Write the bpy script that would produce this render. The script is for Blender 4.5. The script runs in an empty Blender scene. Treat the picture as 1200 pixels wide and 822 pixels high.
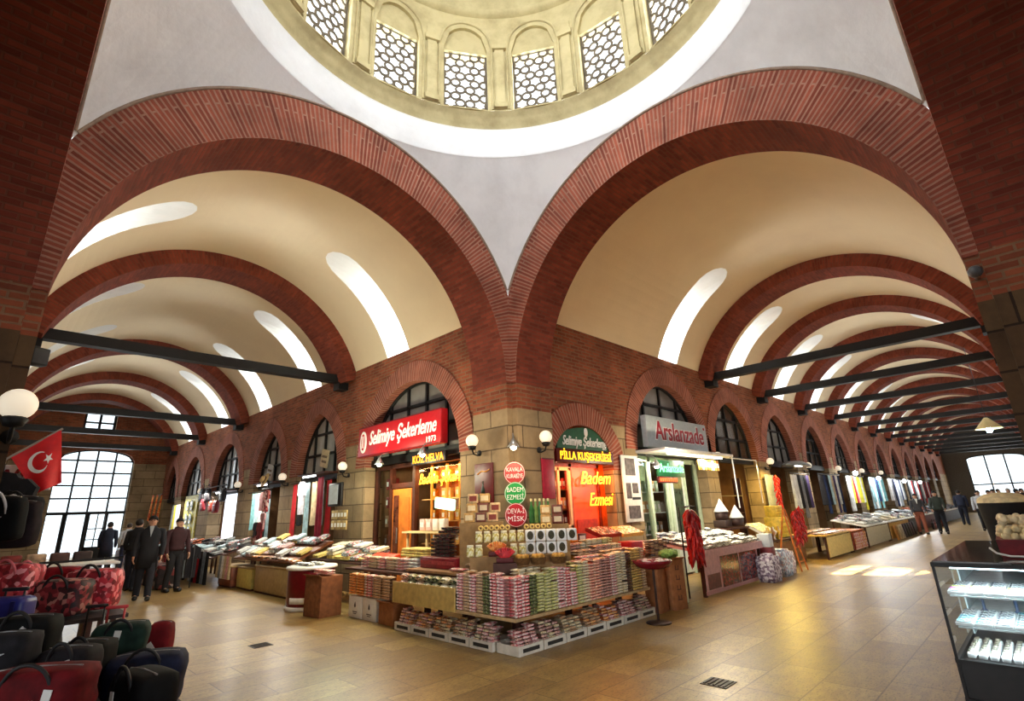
import bpy, bmesh, math, random
from mathutils import Vector, Matrix, Euler
random.seed(11)
PI = math.pi
SC = bpy.context.scene
COL = SC.collection
W = 6.03
CC = -W / 2

# ------------------------------------------------------------------ mesh builder
class MB:
    """collects polygons (with uv and material slot) and links them as ONE mesh object"""
    def __init__(s):
        s.v = []; s.f = []; s.uv = []; s.mi = []; s.sm = []
    def poly(s, pts, uv=None, m=0, smooth=False):
        b = len(s.v); s.v.extend([tuple(p) for p in pts]); s.f.append(list(range(b, b + len(pts))))
        s.uv.append(uv); s.mi.append(m); s.sm.append(smooth)
        return s
    def mesh(s, verts, faces, m=0, smooth=False, M=None):
        b = len(s.v)
        for p in verts:
            p = Vector(p)
            if M is not None: p = M @ p
            s.v.append(tuple(p))
        for f in faces:
            s.f.append([b + i for i in f]); s.uv.append(None); s.mi.append(m); s.sm.append(smooth)
        return s
    def box(s, c, d, m=0, rz=0, M=None, taper=1.0):
        x, y, z = d[0] / 2, d[1] / 2, d[2] / 2; t = taper
        vs = [(-x, -y, -z), (x, -y, -z), (x, y, -z), (-x, y, -z), (-x * t, -y * t, z), (x * t, -y * t, z), (x * t, y * t, z), (-x * t, y * t, z)]
        T = Matrix.Translation(c) @ Matrix.Rotation(rz, 4, 'Z')
        if M is not None: T = T @ M
        return s.mesh(vs, [(3, 2, 1, 0), (4, 5, 6, 7), (0, 1, 5, 4), (1, 2, 6, 5), (2, 3, 7, 6), (3, 0, 4, 7)], m, False, T)
    def bx(s, a, b, m=0):
        return s.box([(a[i] + b[i]) / 2 for i in range(3)], [abs(b[i] - a[i]) for i in range(3)], m)
    def rbox(s, c, d, r=.02, m=0, rz=0, M=None, seg=2):
        """box with rounded edges"""
        bm = bmesh.new(); bmesh.ops.create_cube(bm, size=1)
        for v in bm.verts: v.co = Vector((v.co.x * d[0], v.co.y * d[1], v.co.z * d[2]))
        r = min(r, min(d) * .48)
        bmesh.ops.bevel(bm, geom=bm.edges[:], offset=r, segments=seg, affect='EDGES', profile=.5)
        T = Matrix.Translation(c) @ Matrix.Rotation(rz, 4, 'Z')
        if M is not None: T = T @ M
        bm.verts.ensure_lookup_table()
        s.mesh([v.co.copy() for v in bm.verts], [[v.index for v in f.verts] for f in bm.faces], m, True, T); bm.free()
        return s
    def tube(s, path, r, n=8, m=0, caps=True, smooth=True):
        """swept circle; r may be a list"""
        P = [Vector(p) for p in path]; R = r if isinstance(r, (list, tuple)) else [r] * len(P)
        vs = []; fs = []; up = None
        for i, p in enumerate(P):
            t = (P[min(i + 1, len(P) - 1)] - P[max(i - 1, 0)]).normalized()
            if up is None:
                up = t.orthogonal().normalized()
            up = (up - t * up.dot(t))
            up = up.normalized() if up.length > 1e-6 else t.orthogonal().normalized()
            w = t.cross(up)
            for k in range(n):
                a = 2 * PI * k / n; vs.append(p + (up * math.cos(a) + w * math.sin(a)) * R[i])
        for i in range(len(P) - 1):
            for k in range(n):
                fs.append((i * n + k, i * n + (k + 1) % n, (i + 1) * n + (k + 1) % n, (i + 1) * n + k))
        s.mesh(vs, fs, m, smooth)
        if caps:
            s.mesh(vs[:n], [list(range(n))[::-1]], m); s.mesh(vs[-n:], [list(range(n))], m)
        return s
    def lathe(s, prof, c=(0, 0, 0), n=16, m=0, smooth=True, M=None, a0=0, a1=2 * PI):
        vs = []; fs = []; full = abs(a1 - a0 - 2 * PI) < 1e-6; nn = n if full else n + 1
        for r, z in prof:
            for k in range(nn):
                a = a0 + (a1 - a0) * k / n; vs.append((r * math.cos(a), r * math.sin(a), z))
        for i in range(len(prof) - 1):
            for k in range(n):
                k2 = (k + 1) % nn
                fs.append((i * nn + k, i * nn + k2, (i + 1) * nn + k2, (i + 1) * nn + k))
        T = Matrix.Translation(c)
        if M is not None: T = T @ M
        return s.mesh(vs, fs, m, smooth, T)
    def sphere(s, c, r, m=0, sc=(1, 1, 1), n=12, k=8, M=None):
        prof = [(max(1e-4, math.sin(PI * i / k)) * r, -math.cos(PI * i / k) * r) for i in range(k + 1)]
        T = Matrix.Diagonal((sc[0], sc[1], sc[2], 1))
        if M is not None: T = M @ T
        return s.lathe(prof, c, n, m, True, T)
    def prism(s, poly, y0, y1, m=0, M=None):
        """polygon in x,z extruded along y"""
        n = len(poly); vs = [(p[0], y0, p[1]) for p in poly] + [(p[0], y1, p[1]) for p in poly]
        fs = [list(range(n)), list(range(2 * n - 1, n - 1, -1))] + [(i, i + n, (i + 1) % n + n, (i + 1) % n) for i in range(n)]
        return s.mesh(vs, fs, m, False, M)
    def data(s, name, mats):
        me = bpy.data.meshes.new(name)
        me.from_pydata(s.v, [], s.f)
        for mm in (mats if isinstance(mats, (list, tuple)) else [mats]): me.materials.append(mm)
        me.polygons.foreach_set('material_index', s.mi); me.polygons.foreach_set('use_smooth', s.sm)
        if any(u is not None for u in s.uv):
            uvl = me.uv_layers.new(name='UVMap'); k = 0
            for f, u in zip(s.f, s.uv):
                for j in range(len(f)):
                    uvl.data[k].uv = u[j] if u is not None else (s.v[f[j]][0] + s.v[f[j]][1], s.v[f[j]][2]); k += 1
        me.update()
        return me
    def build(s, name, mats, parent=None, loc=None):
        o = bpy.data.objects.new(name, s.data(name, mats)); COL.objects.link(o)
        if parent is not None: o.parent = parent
        if loc is not None: o.location = loc
        return o

def tag(o, label=None, cat=None, group=None, kind=None):
    if label: o['label'] = label
    if cat: o['category'] = cat
    if group: o['group'] = group
    if kind: o['kind'] = kind
    return o
def struct(mb, name, mats, parent=None, label=None):
    o = mb.build(name, mats, parent)
    if parent is None:
        o['kind'] = 'structure'
        o['label'] = label or STRUCT_LABEL(name); o['category'] = STRUCT_CAT(name)
    return o
def STRUCT_CAT(n): return n.split('_')[0] if not n[-1].isdigit() else n.rsplit('_', 1)[0].replace('_', ' ')
def STRUCT_LABEL(n): return n.replace('_', ' ') + ' of the market hall'
def empty(name, label, cat, loc=(0, 0, 0), rz=0, group=None):
    o = bpy.data.objects.new(name, None); COL.objects.link(o); o.empty_display_size = .05
    o.location = loc; o.rotation_euler = (0, 0, rz)
    return tag(o, label, cat, group)
def copy_tree(o, parent=None):
    c = o.copy(); COL.objects.link(c)
    if parent is not None: c.parent = parent
    for ch in list(o.children): copy_tree(ch, c)
    return c
def dup(o, loc, rz=0, label=None, group=None, rot=None, scale=None):
    c = copy_tree(o); c.location = loc; c.rotation_euler = rot if rot else (0, 0, rz)
    if scale: c.scale = scale if isinstance(scale, (tuple, list)) else (scale,) * 3
    if label: c['label'] = label
    if group: c['group'] = group
    return c
class Proto:
    """first placement uses the prototype itself, later ones copies"""
    def __init__(s, o): s.o = o; s.used = False
    def put(s, loc, rz=0, label=None, group=None, rot=None, scale=None):
        if s.used: return dup(s.o, loc, rz, label, group, rot, scale)
        s.used = True; o = s.o; o.location = loc; o.rotation_euler = rot if rot else (0, 0, rz)
        if scale: o.scale = scale if isinstance(scale, (tuple, list)) else (scale,) * 3
        if label: o['label'] = label
        if group: o['group'] = group
        return o

# ------------------------------------------------------------------ materials
def _new(name):
    m = bpy.data.materials.new(name); m.use_nodes = True; nt = m.node_tree
    return m, nt, nt.nodes['Principled BSDF']
def lin(c):
    """sRGB 0-255 to linear"""
    return tuple(((x / 255) / 12.92 if x / 255 <= .04045 else ((x / 255 + .055) / 1.055) ** 2.4) for x in c) + (1,)
_MC = {}
def M(c, rough=.6, var=.12, metal=0., scale=14, name=None, spec=.4):
    """plain coloured material with a little procedural variation (sRGB 0-255 colour)"""
    k = (tuple(c), rough, var, metal, scale, spec)
    if k in _MC: return _MC[k]
    m, nt, b = _new(name or 'mat_%d_%d_%d' % tuple(c))
    b.inputs['Roughness'].default_value = rough; b.inputs['Metallic'].default_value = metal
    b.inputs['Specular IOR Level'].default_value = spec
    base = lin(c)
    if var:
        t = nt.nodes.new('ShaderNodeTexCoord'); n = nt.nodes.new('ShaderNodeTexNoise'); r = nt.nodes.new('ShaderNodeValToRGB')
        n.inputs['Scale'].default_value = scale; n.inputs['Detail'].default_value = 3
        nt.links.new(t.outputs['Object'], n.inputs['Vector']); nt.links.new(n.outputs['Fac'], r.inputs['Fac'])
        r.color_ramp.elements[0].position = .3; r.color_ramp.elements[1].position = .7
        r.color_ramp.elements[0].color = tuple(x * (1 - var * 2) for x in base[:3]) + (1,)
        r.color_ramp.elements[1].color = tuple(min(1, x * (1 + var * 1.5)) for x in base[:3]) + (1,)
        nt.links.new(r.outputs['Color'], b.inputs['Base Color'])
    else: b.inputs['Base Color'].default_value = base
    _MC[k] = m
    return m
def emis(c, strength, name='glow'):
    k = (tuple(c), strength, 'e')
    if k in _MC: return _MC[k]
    m, nt, b = _new(name); b.inputs['Base Color'].default_value = lin(c)
    b.inputs['Emission Color'].default_value = lin(c); b.inputs['Emission Strength'].default_value = strength
    _MC[k] = m
    return m
def speckle(cols, scale=30, rough=.5, name='mix', detail=1.5, vor=True):
    """patterned goods: voronoi cells coloured from a list of sRGB colours"""
    m, nt, b = _new(name); b.inputs['Roughness'].default_value = rough
    t = nt.nodes.new('ShaderNodeTexCoord'); v = nt.nodes.new('ShaderNodeTexVoronoi'); v.inputs['Scale'].default_value = scale
    sp = nt.nodes.new('ShaderNodeSeparateColor'); r = nt.nodes.new('ShaderNodeValToRGB'); r.color_ramp.interpolation = 'CONSTANT'
    nt.links.new(t.outputs['Object'], v.inputs['Vector']); nt.links.new(v.outputs['Color'], sp.inputs[0]); nt.links.new(sp.outputs[0], r.inputs['Fac'])
    e = r.color_ramp.elements
    while len(e) < len(cols): e.new(.5)
    for i, c in enumerate(cols): e[i].position = i / len(cols); e[i].color = lin(c)
    nt.links.new(r.outputs['Color'], b.inputs['Base Color'])
    return m
def glass(name='glass', tint=(235, 240, 240), alpha=.25, rough=.03):
    m, nt, b = _new(name)
    g = nt.nodes.new('ShaderNodeBsdfGlossy'); g.inputs['Roughness'].default_value = rough
    tr = nt.nodes.new('ShaderNodeBsdfTransparent'); tr.inputs['Color'].default_value = lin(tint)
    fr = nt.nodes.new('ShaderNodeFresnel'); fr.inputs['IOR'].default_value = 1.45
    mx = nt.nodes.new('ShaderNodeMixShader'); nt.links.new(fr.outputs[0], mx.inputs[0]); nt.links.new(tr.outputs[0], mx.inputs[1]); nt.links.new(g.outputs[0], mx.inputs[2])
    nt.links.new(mx.outputs[0], nt.nodes['Material Output'].inputs['Surface'])
    return m
def brick_mat(name, c1, c2, mort, bw=.24, rh=.07, ms=.012, dirt=.5, bump=.5):
    m, nt, b = _new(name); L = nt.links
    t = nt.nodes.new('ShaderNodeTexCoord'); br = nt.nodes.new('ShaderNodeTexBrick')
    br.inputs['Scale'].default_value = 1; br.inputs['Brick Width'].default_value = bw; br.inputs['Row Height'].default_value = rh
    br.inputs['Mortar Size'].default_value = ms; br.inputs['Mortar Smooth'].default_value = .3
    br.inputs['Color1'].default_value = lin(c1); br.inputs['Color2'].default_value = lin(c2); br.inputs['Mortar'].default_value = lin(mort)
    nz = nt.nodes.new('ShaderNodeTexNoise'); nz.inputs['Scale'].default_value = 40; nz.inputs['Detail'].default_value = 2
    wv = nt.nodes.new('ShaderNodeMix'); wv.data_type = 'VECTOR'; wv.inputs['Factor'].default_value = .006
    L.new(t.outputs['UV'], wv.inputs[4]); L.new(nz.outputs['Color'], wv.inputs[5]); L.new(t.outputs['UV'], nz.inputs['Vector'])
    L.new(wv.outputs[1], br.inputs['Vector'])
    n2 = nt.nodes.new('ShaderNodeTexNoise'); n2.inputs['Scale'].default_value = 1.3; n2.inputs['Detail'].default_value = 6; n2.inputs['Roughness'].default_value = .7
    L.new(t.outputs['Object'], n2.inputs['Vector'])
    r2 = nt.nodes.new('ShaderNodeMapRange'); r2.inputs[1].default_value = .3; r2.inputs[2].default_value = .7; r2.inputs[3].default_value = 1 - dirt; r2.inputs[4].default_value = 1.1
    L.new(n2.outputs['Fac'], r2.inputs[0])
    mu = nt.nodes.new('ShaderNodeMix'); mu.data_type = 'RGBA'; mu.blend_type = 'MULTIPLY'; mu.inputs[0].default_value = 1
    L.new(br.outputs['Color'], mu.inputs[6]); L.new(r2.outputs[0], mu.inputs[7]); L.new(mu.outputs[2], b.inputs['Base Color'])
    bp = nt.nodes.new('ShaderNodeBump'); bp.inputs['Strength'].default_value = bump; bp.inputs['Distance'].default_value = .012; bp.invert = True
    L.new(br.outputs['Fac'], bp.inputs['Height']); L.new(bp.outputs[0], b.inputs['Normal'])
    b.inputs['Roughness'].default_value = .8; b.inputs['Specular IOR Level'].default_value = .25
    return m
def plaster(name, c, stain, amt=.35, rough=.75, scale=1.2):
    m, nt, b = _new(name); L = nt.links
    t = nt.nodes.new('ShaderNodeTexCoord'); n = nt.nodes.new('ShaderNodeTexNoise'); n.inputs['Scale'].default_value = scale; n.inputs['Detail'].default_value = 8; n.inputs['Roughness'].default_value = .65
    r = nt.nodes.new('ShaderNodeMapRange'); r.inputs[1].default_value = .42; r.inputs[2].default_value = .75; r.inputs[3].default_value = 0; r.inputs[4].default_value = amt
    mx = nt.nodes.new('ShaderNodeMix'); mx.data_type = 'RGBA'; mx.inputs[6].default_value = lin(c); mx.inputs[7].default_value = lin(stain)
    L.new(t.outputs['Object'], n.inputs['Vector']); L.new(n.outputs['Fac'], r.inputs[0]); L.new(r.outputs[0], mx.inputs[0]); L.new(mx.outputs[2], b.inputs['Base Color'])
    b.inputs['Roughness'].default_value = rough; b.inputs['Specular IOR Level'].default_value = .2
    n3 = nt.nodes.new('ShaderNodeTexNoise'); n3.inputs['Scale'].default_value = 18; L.new(t.outputs['Object'], n3.inputs['Vector'])
    bp = nt.nodes.new('ShaderNodeBump'); bp.inputs['Strength'].default_value = .12; bp.inputs['Distance'].default_value = .02; L.new(n3.outputs['Fac'], bp.inputs['Height']); L.new(bp.outputs[0], b.inputs['Normal'])
    return m
BRICK = brick_mat('red brick', (172, 92, 60), (128, 64, 42), (146, 108, 80))
BRICK_ARCH = brick_mat('arch brick', (172, 92, 70), (128, 62, 46), (176, 128, 108), bw=.9, rh=.058, ms=.013)
BRICK_RIB = brick_mat('rib brick', (146, 66, 46), (110, 46, 32), (118, 66, 48), bw=.22, rh=.065, ms=.01, dirt=.35)
STONE = brick_mat('pier stone', (176, 152, 116), (150, 128, 96), (98, 80, 60), bw=.8, rh=.36, ms=.012, dirt=.45, bump=.4)
STONE_SHADE = brick_mat('shaded pier stone', (112, 86, 58), (84, 60, 40), (54, 38, 26), bw=.8, rh=.36, ms=.012, dirt=.6, bump=.4)  # same pier stone, darkened to paint in the shade on the two side piers
WHITE = plaster('white plaster', (238, 238, 240), (186, 184, 186), .4)
CREAM = plaster('cream vault plaster', (234, 214, 178), (204, 178, 148), .3, scale=.6)
REVEAL = plaster('slot plaster', (240, 238, 232), (214, 208, 198), .3)
DRUM = plaster('drum stone', (196, 182, 138), (136, 118, 82), .7, scale=2.2)
LATT = plaster('lattice stone', (112, 102, 88), (70, 62, 52), .5, scale=4)
BLACK = M((20, 18, 18), .5)
IRON = M((17, 15, 15), .55, metal=.1)
def floor_mat():
    m, nt, b = _new('floor stone slabs'); L = nt.links
    t = nt.nodes.new('ShaderNodeTexCoord'); br = nt.nodes.new('ShaderNodeTexBrick')
    br.inputs['Scale'].default_value = 1; br.inputs['Brick Width'].default_value = .92; br.inputs['Row Height'].default_value = .46; br.inputs['Mortar Size'].default_value = .008; br.inputs['Mortar Smooth'].default_value = .4
    br.inputs['Color1'].default_value = lin((178, 153, 96)); br.inputs['Color2'].default_value = lin((148, 121, 72)); br.inputs['Mortar'].default_value = lin((120, 96, 58)); br.offset = .37
    L.new(t.outputs['Object'], br.inputs['Vector'])
    mp = nt.nodes.new('ShaderNodeMapping'); mp.inputs['Scale'].default_value = (1.5, 4, 1); L.new(t.outputs['Object'], mp.inputs['Vector'])
    n = nt.nodes.new('ShaderNodeTexNoise'); n.inputs['Scale'].default_value = 2.6; n.inputs['Detail'].default_value = 9; n.inputs['Roughness'].default_value = .75; L.new(mp.outputs[0], n.inputs['Vector'])
    r = nt.nodes.new('ShaderNodeValToRGB'); r.color_ramp.elements[0].position = .33; r.color_ramp.elements[1].position = .6
    r.color_ramp.elements[0].color = lin((176, 150, 112)); r.color_ramp.elements[1].color = lin((255, 250, 238)); L.new(n.outputs['Fac'], r.inputs['Fac'])
    mu = nt.nodes.new('ShaderNodeMix'); mu.data_type = 'RGBA'; mu.blend_type = 'MULTIPLY'; mu.inputs[0].default_value = .8
    L.new(br.outputs['Color'], mu.inputs[6]); L.new(r.outputs[0], mu.inputs[7])
    # dark pits and streaks of the travertine
    mp2 = nt.nodes.new('ShaderNodeMapping'); mp2.inputs['Scale'].default_value = (2.2, 6, 1); L.new(t.outputs['Object'], mp2.inputs['Vector'])
    n2 = nt.nodes.new('ShaderNodeTexNoise'); n2.inputs['Scale'].default_value = 11; n2.inputs['Detail'].default_value = 7; n2.inputs['Roughness'].default_value = .7; L.new(mp2.outputs[0], n2.inputs['Vector'])
    r2 = nt.nodes.new('ShaderNodeMapRange'); r2.inputs[1].default_value = .54; r2.inputs[2].default_value = .6; r2.inputs[3].default_value = 1; r2.inputs[4].default_value = .38; L.new(n2.outputs['Fac'], r2.inputs[0])
    m2 = nt.nodes.new('ShaderNodeMix'); m2.data_type = 'RGBA'; m2.blend_type = 'MULTIPLY'; m2.inputs[0].default_value = 1
    L.new(mu.outputs[2], m2.inputs[6]); L.new(r2.outputs[0], m2.inputs[7]); L.new(m2.outputs[2], b.inputs['Base Color'])
    rr = nt.nodes.new('ShaderNodeMapRange'); rr.inputs[3].default_value = .22; rr.inputs[4].default_value = .5; L.new(n.outputs['Fac'], rr.inputs[0]); L.new(rr.outputs[0], b.inputs['Roughness'])
    bp = nt.nodes.new('ShaderNodeBump'); bp.inputs['Strength'].default_value = .2; bp.inputs['Distance'].default_value = .004; bp.invert = True
    L.new(br.outputs['Fac'], bp.inputs['Height']); L.new(bp.outputs[0], b.inputs['Normal'])
    return m
FLOOR = floor_mat()
DRUM_W, DRUM_SUN, SLOT_W, SLOT_FAR, GATE_W, END_W = 85, 2.6, 130, 1.0, 180, 300
SPOT_W, SHOP_W, CANOPY_W, AISLE_W, YEL_W = 95, 28, 90, 62, 28
BACK_W, CASE_W, SIDE_W, SUN_W = 32, 16, 110, 420000
# ------------------------------------------------------------------ camera and world
cam = bpy.data.objects.new('camera', bpy.data.cameras.new('camera')); COL.objects.link(cam)
_y, _p, _r = 0.78118, 0.30263, -0.0379
_F = Vector((math.cos(_p) * math.cos(_y), math.cos(_p) * math.sin(_y), math.sin(_p)))
_R = Vector((math.sin(_y), -math.cos(_y), 0)); _U = _R.cross(_F)
_R2 = _R * math.cos(_r) + _U * math.sin(_r); _U2 = -_R * math.sin(_r) + _U * math.cos(_r)
cam.matrix_world = Matrix(((_R2.x, _U2.x, -_F.x, -5.974), (_R2.y, _U2.y, -_F.y, -5.9735), (_R2.z, _U2.z, -_F.z, 1.56), (0, 0, 0, 1)))
cam.data.sensor_width = 36; cam.data.lens = 599.82 / 1200 * 36; cam.data.clip_start = .02; cam.data.clip_end = 300
SC.camera = cam
SC.view_settings.view_transform = 'Standard'; SC.view_settings.look = 'None'; SC.view_settings.gamma = 1; SC.view_settings.use_curve_mapping = False
SC.view_settings.exposure = EXPOSURE = -0.02
wd = bpy.data.worlds.new('sky'); SC.world = wd; wd.use_nodes = True
wd.node_tree.nodes['Background'].inputs['Color'].default_value = (.86, .93, 1, 1); wd.node_tree.nodes['Background'].inputs['Strength'].default_value = 2.2
SC.cycles.use_denoising = True
SC.cycles.max_bounces = 7; SC.cycles.diffuse_bounces = 4; SC.cycles.glossy_bounces = 3; SC.cycles.transparent_max_bounces = 12
SC.cycles.sample_clamp_indirect = 6

def area(name, loc, target, sx, sy, power, col=(1, 1, 1), spread=PI):
    l = bpy.data.lights.new(name, 'AREA'); l.shape = 'RECTANGLE'; l.size = sx; l.size_y = sy; l.energy = power; l.color = col; l.spread = spread
    o = bpy.data.objects.new(name, l); COL.objects.link(o); o.location = loc
    d = (Vector(target) - Vector(loc)).normalized(); o.rotation_euler = d.to_track_quat('-Z', 'Y').to_euler()
    return o
def point(name, loc, power, col=(1, .85, .6), r=.05):
    l = bpy.data.lights.new(name, 'POINT'); l.energy = power; l.color = col; l.shadow_soft_size = r
    o = bpy.data.objects.new(name, l); COL.objects.link(o); o.location = loc
    return o
WARM = (1, .72, .42); DAY = (.9, .96, 1)

# ------------------------------------------------------------------ the hall
XE, YE = 53.0, 24.0                     # end walls of the two aisles
VZ, VR = 3.93, 3.2                      # vault circle
T = .865                                # crossing arch thickness
fl = MB(); fl.poly([(-16, -16, 0), (XE + 6, -16, 0), (XE + 6, YE + 8, 0), (-16, YE + 8, 0)]); struct(fl, 'floor', FLOOR, label='glossy tan stone slab floor of the market hall')

def mapx(s, d, z): return (s, d, z)                 # wall along the right aisle, y = 0
def mapy(s, d, z): return (d, s, z)                 # wall along the left aisle, x = 0
def mapx2(s, d, z): return (s, -W - d, z)
def mapy2(s, d, z): return (-W - d, s, z)
def arch_z(u, a, zs, zc):
    """pointed arch height at offset u from the middle (half width a)"""
    h = zc - zs; u = min(abs(u), a)
    if h >= a:
        e = (h * h - a * a) / (2 * a); return zs + math.sqrt(max(0, (a + e) ** 2 - (u + e) ** 2))
    return zs + h * math.sqrt(max(0, 1 - (u / a) ** 2))
def arcade(name, mp, s0, s1, openings, top=5.0, stone_z=3.15, label=None):
    """brick wall with arched openings (c, a, zs, zc); stone below stone_z on the piers; voussoir ring and reveal on each opening"""
    mb = MB(); D = .45
    cuts = {s0, s1}
    for c, a, zs, zc in openings:
        for k in range(25): cuts.add(c - a * math.cos(PI * k / 24))
    cuts = sorted(cuts)
    def opn(s):
        for c, a, zs, zc in openings:
            if c - a < s < c + a: return (c, a, zs, zc)
    for sa, sb in zip(cuts, cuts[1:]):
        if sb - sa < 1e-5: continue
        o = opn((sa + sb) / 2)
        za = zb = 0
        if o: za, zb = arch_z(sa - o[0], *o[1:]), arch_z(sb - o[0], *o[1:])
        def q(z0a, z0b, z1, m):
            mb.poly([mp(sa, 0, z0a), mp(sb, 0, z0b), mp(sb, 0, z1), mp(sa, 0, z1)], [(sa, z0a), (sb, z0b), (sb, z1), (sa, z1)], m)
        if max(za, zb) < stone_z and not o: q(0, 0, stone_z, 1); q(stone_z, stone_z, top, 0)
        else: q(za, zb, top, 0)
    for c, a, zs, zc in openings:
        pts = [(c - a * math.cos(PI * k / 24), arch_z(a * math.cos(PI * k / 24), a, zs, zc)) for k in range(25)]
        ring = .42; L = 0
        def outw(i):
            p, n_ = Vector(pts[max(i - 1, 0)]), Vector(pts[min(i + 1, 24)]); t = (n_ - p).normalized(); return Vector((-t.y, t.x))
        for i in range(24):
            p, q_ = Vector(pts[i]), Vector(pts[i + 1]); l = (q_ - p).length; po, qo = p + outw(i) * ring, q_ + outw(i + 1) * ring
            if i == 0: po = Vector((p.x - ring, p.y))
            if i == 23: qo = Vector((q_.x + ring, q_.y))
            mb.poly([mp(p.x, -.025, p.y), mp(q_.x, -.025, q_.y), mp(qo.x, -.025, qo.y), mp(po.x, -.025, po.y)], [(0, L), (0, L + l), (ring, L + l), (ring, L)], 2)
            mb.poly([mp(po.x, -.025, po.y), mp(qo.x, -.025, qo.y), mp(qo.x, 0, qo.y), mp(po.x, 0, po.y)], [(0, L), (0, L + l), (.03, L + l), (.03, L)], 2)
            mb.poly([mp(p.x, -.025, p.y), mp(q_.x, -.025, q_.y), mp(q_.x, D, q_.y), mp(p.x, D, p.y)], [(0, L), (0, L + l), (D, L + l), (D, L)], 2)
            L += l
        for sx in (c - a, c + a):
            mb.poly([mp(sx, -.0, 0), mp(sx, D, 0), mp(sx, D, zs), mp(sx, -.0, zs)], [(0, 0), (D, 0), (D, zs), (0, zs)], 1)
    return struct(mb, name, [BRICK, STONE, BRICK_ARCH], label=label)

# openings: centre, half width, springing height, crown height
OR = [(1.85, .92, 2.25, 3.06), (5.3, 1.58, 2.7, 4.33), (8.98, 1.45, 2.7, 4.35), (12.6, 1.35, 2.7, 4.33), (16.4, 1.3, 2.7, 4.28)]
OR += [(20.2 + 3.85 * k, 1.3, 2.7, 4.28) for k in range(8)]
OL = [(3.06, 1.69, 2.6, 4.25), (7.3, 1.2, 2.65, 4.22), (10.65, 1.1, 2.65, 4.18), (14.65, 1.5, 2.65, 4.25), (18.95, 1.4, 2.65, 4.2), (22.4, 1.0, 2.65, 4.1)]
arcade('wall_right_aisle', mapx, T, XE, OR, label='brick arcade wall with shop arches along the right aisle')
arcade('wall_left_aisle', mapy, T, YE, OL, label='brick arcade wall with shop arches along the left aisle')
arcade('wall_south', mapx2, T, XE, [(c, a, b, d) for c, a, b, d in OR if c > 4], label='far side brick wall of the right aisle')
arcade('wall_west', mapy2, T, YE, [(c, a, b, d) for c, a, b, d in OL if c > 4], label='far side brick wall of the left aisle')

# corner piers: brick legs of the crossing arches with stone below
pier = MB()
for sx, sy in ((1, 1), (1, -1), (-1, 1)):
    ox = 0 if sx > 0 else -W; oy = 0 if sy > 0 else -W
    for (ax0, ax1, ay0, ay1) in ((0, T, -.115, .0), (-.115, .0, 0, T)):
        xs = sorted((ox + sx * ax0, ox + sx * ax1)); ys = sorted((oy + sy * ay0, oy + sy * ay1))
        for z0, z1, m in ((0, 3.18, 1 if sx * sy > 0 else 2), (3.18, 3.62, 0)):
            c = [(xs[0], ys[0]), (xs[1], ys[0]), (xs[1], ys[1]), (xs[0], ys[1])]
            for i in range(4):
                a, b = c[i], c[(i + 1) % 4]; l = math.hypot(b[0] - a[0], b[1] - a[1])
                pier.poly([(a[0], a[1], z0), (b[0], b[1], z0), (b[0], b[1], z1), (a[0], a[1], z1)], [(a[0] + a[1], z0), (a[0] + a[1] + l, z0), (a[0] + a[1] + l, z1), (a[0] + a[1], z1)], m)
            if m: pier.poly([(p[0], p[1], z1) for p in c], None, m)
struct(pier, 'wall_corner_piers', [BRICK, STONE, STONE_SHADE], label='stone and brick piers carrying the crossing arches')

# four crossing arches
RI, ZI, RE, ZE = 2.9, 3.61, 3.3, 3.9
def crossing_arch(name, mp, thick, label):
    """mp(s, d, z): s along the span from -W to 0, d away from the crossing"""
    mb = MB(); N = 160; L = 0; prev = None
    for k in range(N + 1):
        a = PI * k / N; ci, si = math.cos(a), math.sin(a)
        pi_ = (CC + RI * ci, ZI + RI * si)
        # outer point: along the radius to the extrados circle, clipped at the corner of the square
        dz = ZI - ZE; bq = si * dz; cq = dz * dz - RE * RE; t = -bq + math.sqrt(bq * bq - cq)
        if abs(ci) * t > 3.015: t = 3.015 / abs(ci)
        po = (CC + t * ci, ZI + t * si)
        if prev is not None:
            p0, o0 = prev; l = PI / N * 3.1
            mb.poly([mp(p0[0], 0, p0[1]), mp(pi_[0], 0, pi_[1]), mp(po[0], 0, po[1]), mp(o0[0], 0, o0[1])], [(0, L), (0, L + l), (math.dist(pi_, po), L + l), (math.dist(p0, o0), L)], 0)
            mb.poly([mp(p0[0], 0, p0[1]), mp(pi_[0], 0, pi_[1]), mp(pi_[0], thick, pi_[1]), mp(p0[0], thick, p0[1])], [(.02, L), (.02, L + l), (thick + .02, L + l), (thick + .02, L)], 1)
            mb.poly([mp(p0[0], thick, p0[1]), mp(pi_[0], thick, pi_[1]), mp(po[0], thick, po[1]), mp(o0[0], thick, o0[1])], [(0, L), (0, L + l), (.4, L + l), (.4, L)], 0)
            # thin raised plaster line along the outer edge
            L += l
        prev = (pi_, po)
    return struct(mb, name, [BRICK_ARCH, BRICK_RIB], label=label)
crossing_arch('wall_arch_north', lambda s, d, z: (s, d, z), T, 'wide brick arch at the mouth of the left aisle')
crossing_arch('wall_arch_east', lambda s, d, z: (d, s, z), T, 'wide brick arch at the mouth of the right aisle')
crossing_arch('wall_arch_south', lambda s, d, z: (s, -W - d, z), T, 'dark brick arch at the right edge overhead')
crossing_arch('wall_arch_west', lambda s, d, z: (-W - d, s, z), T, 'dark brick arch at the left edge overhead')

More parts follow.
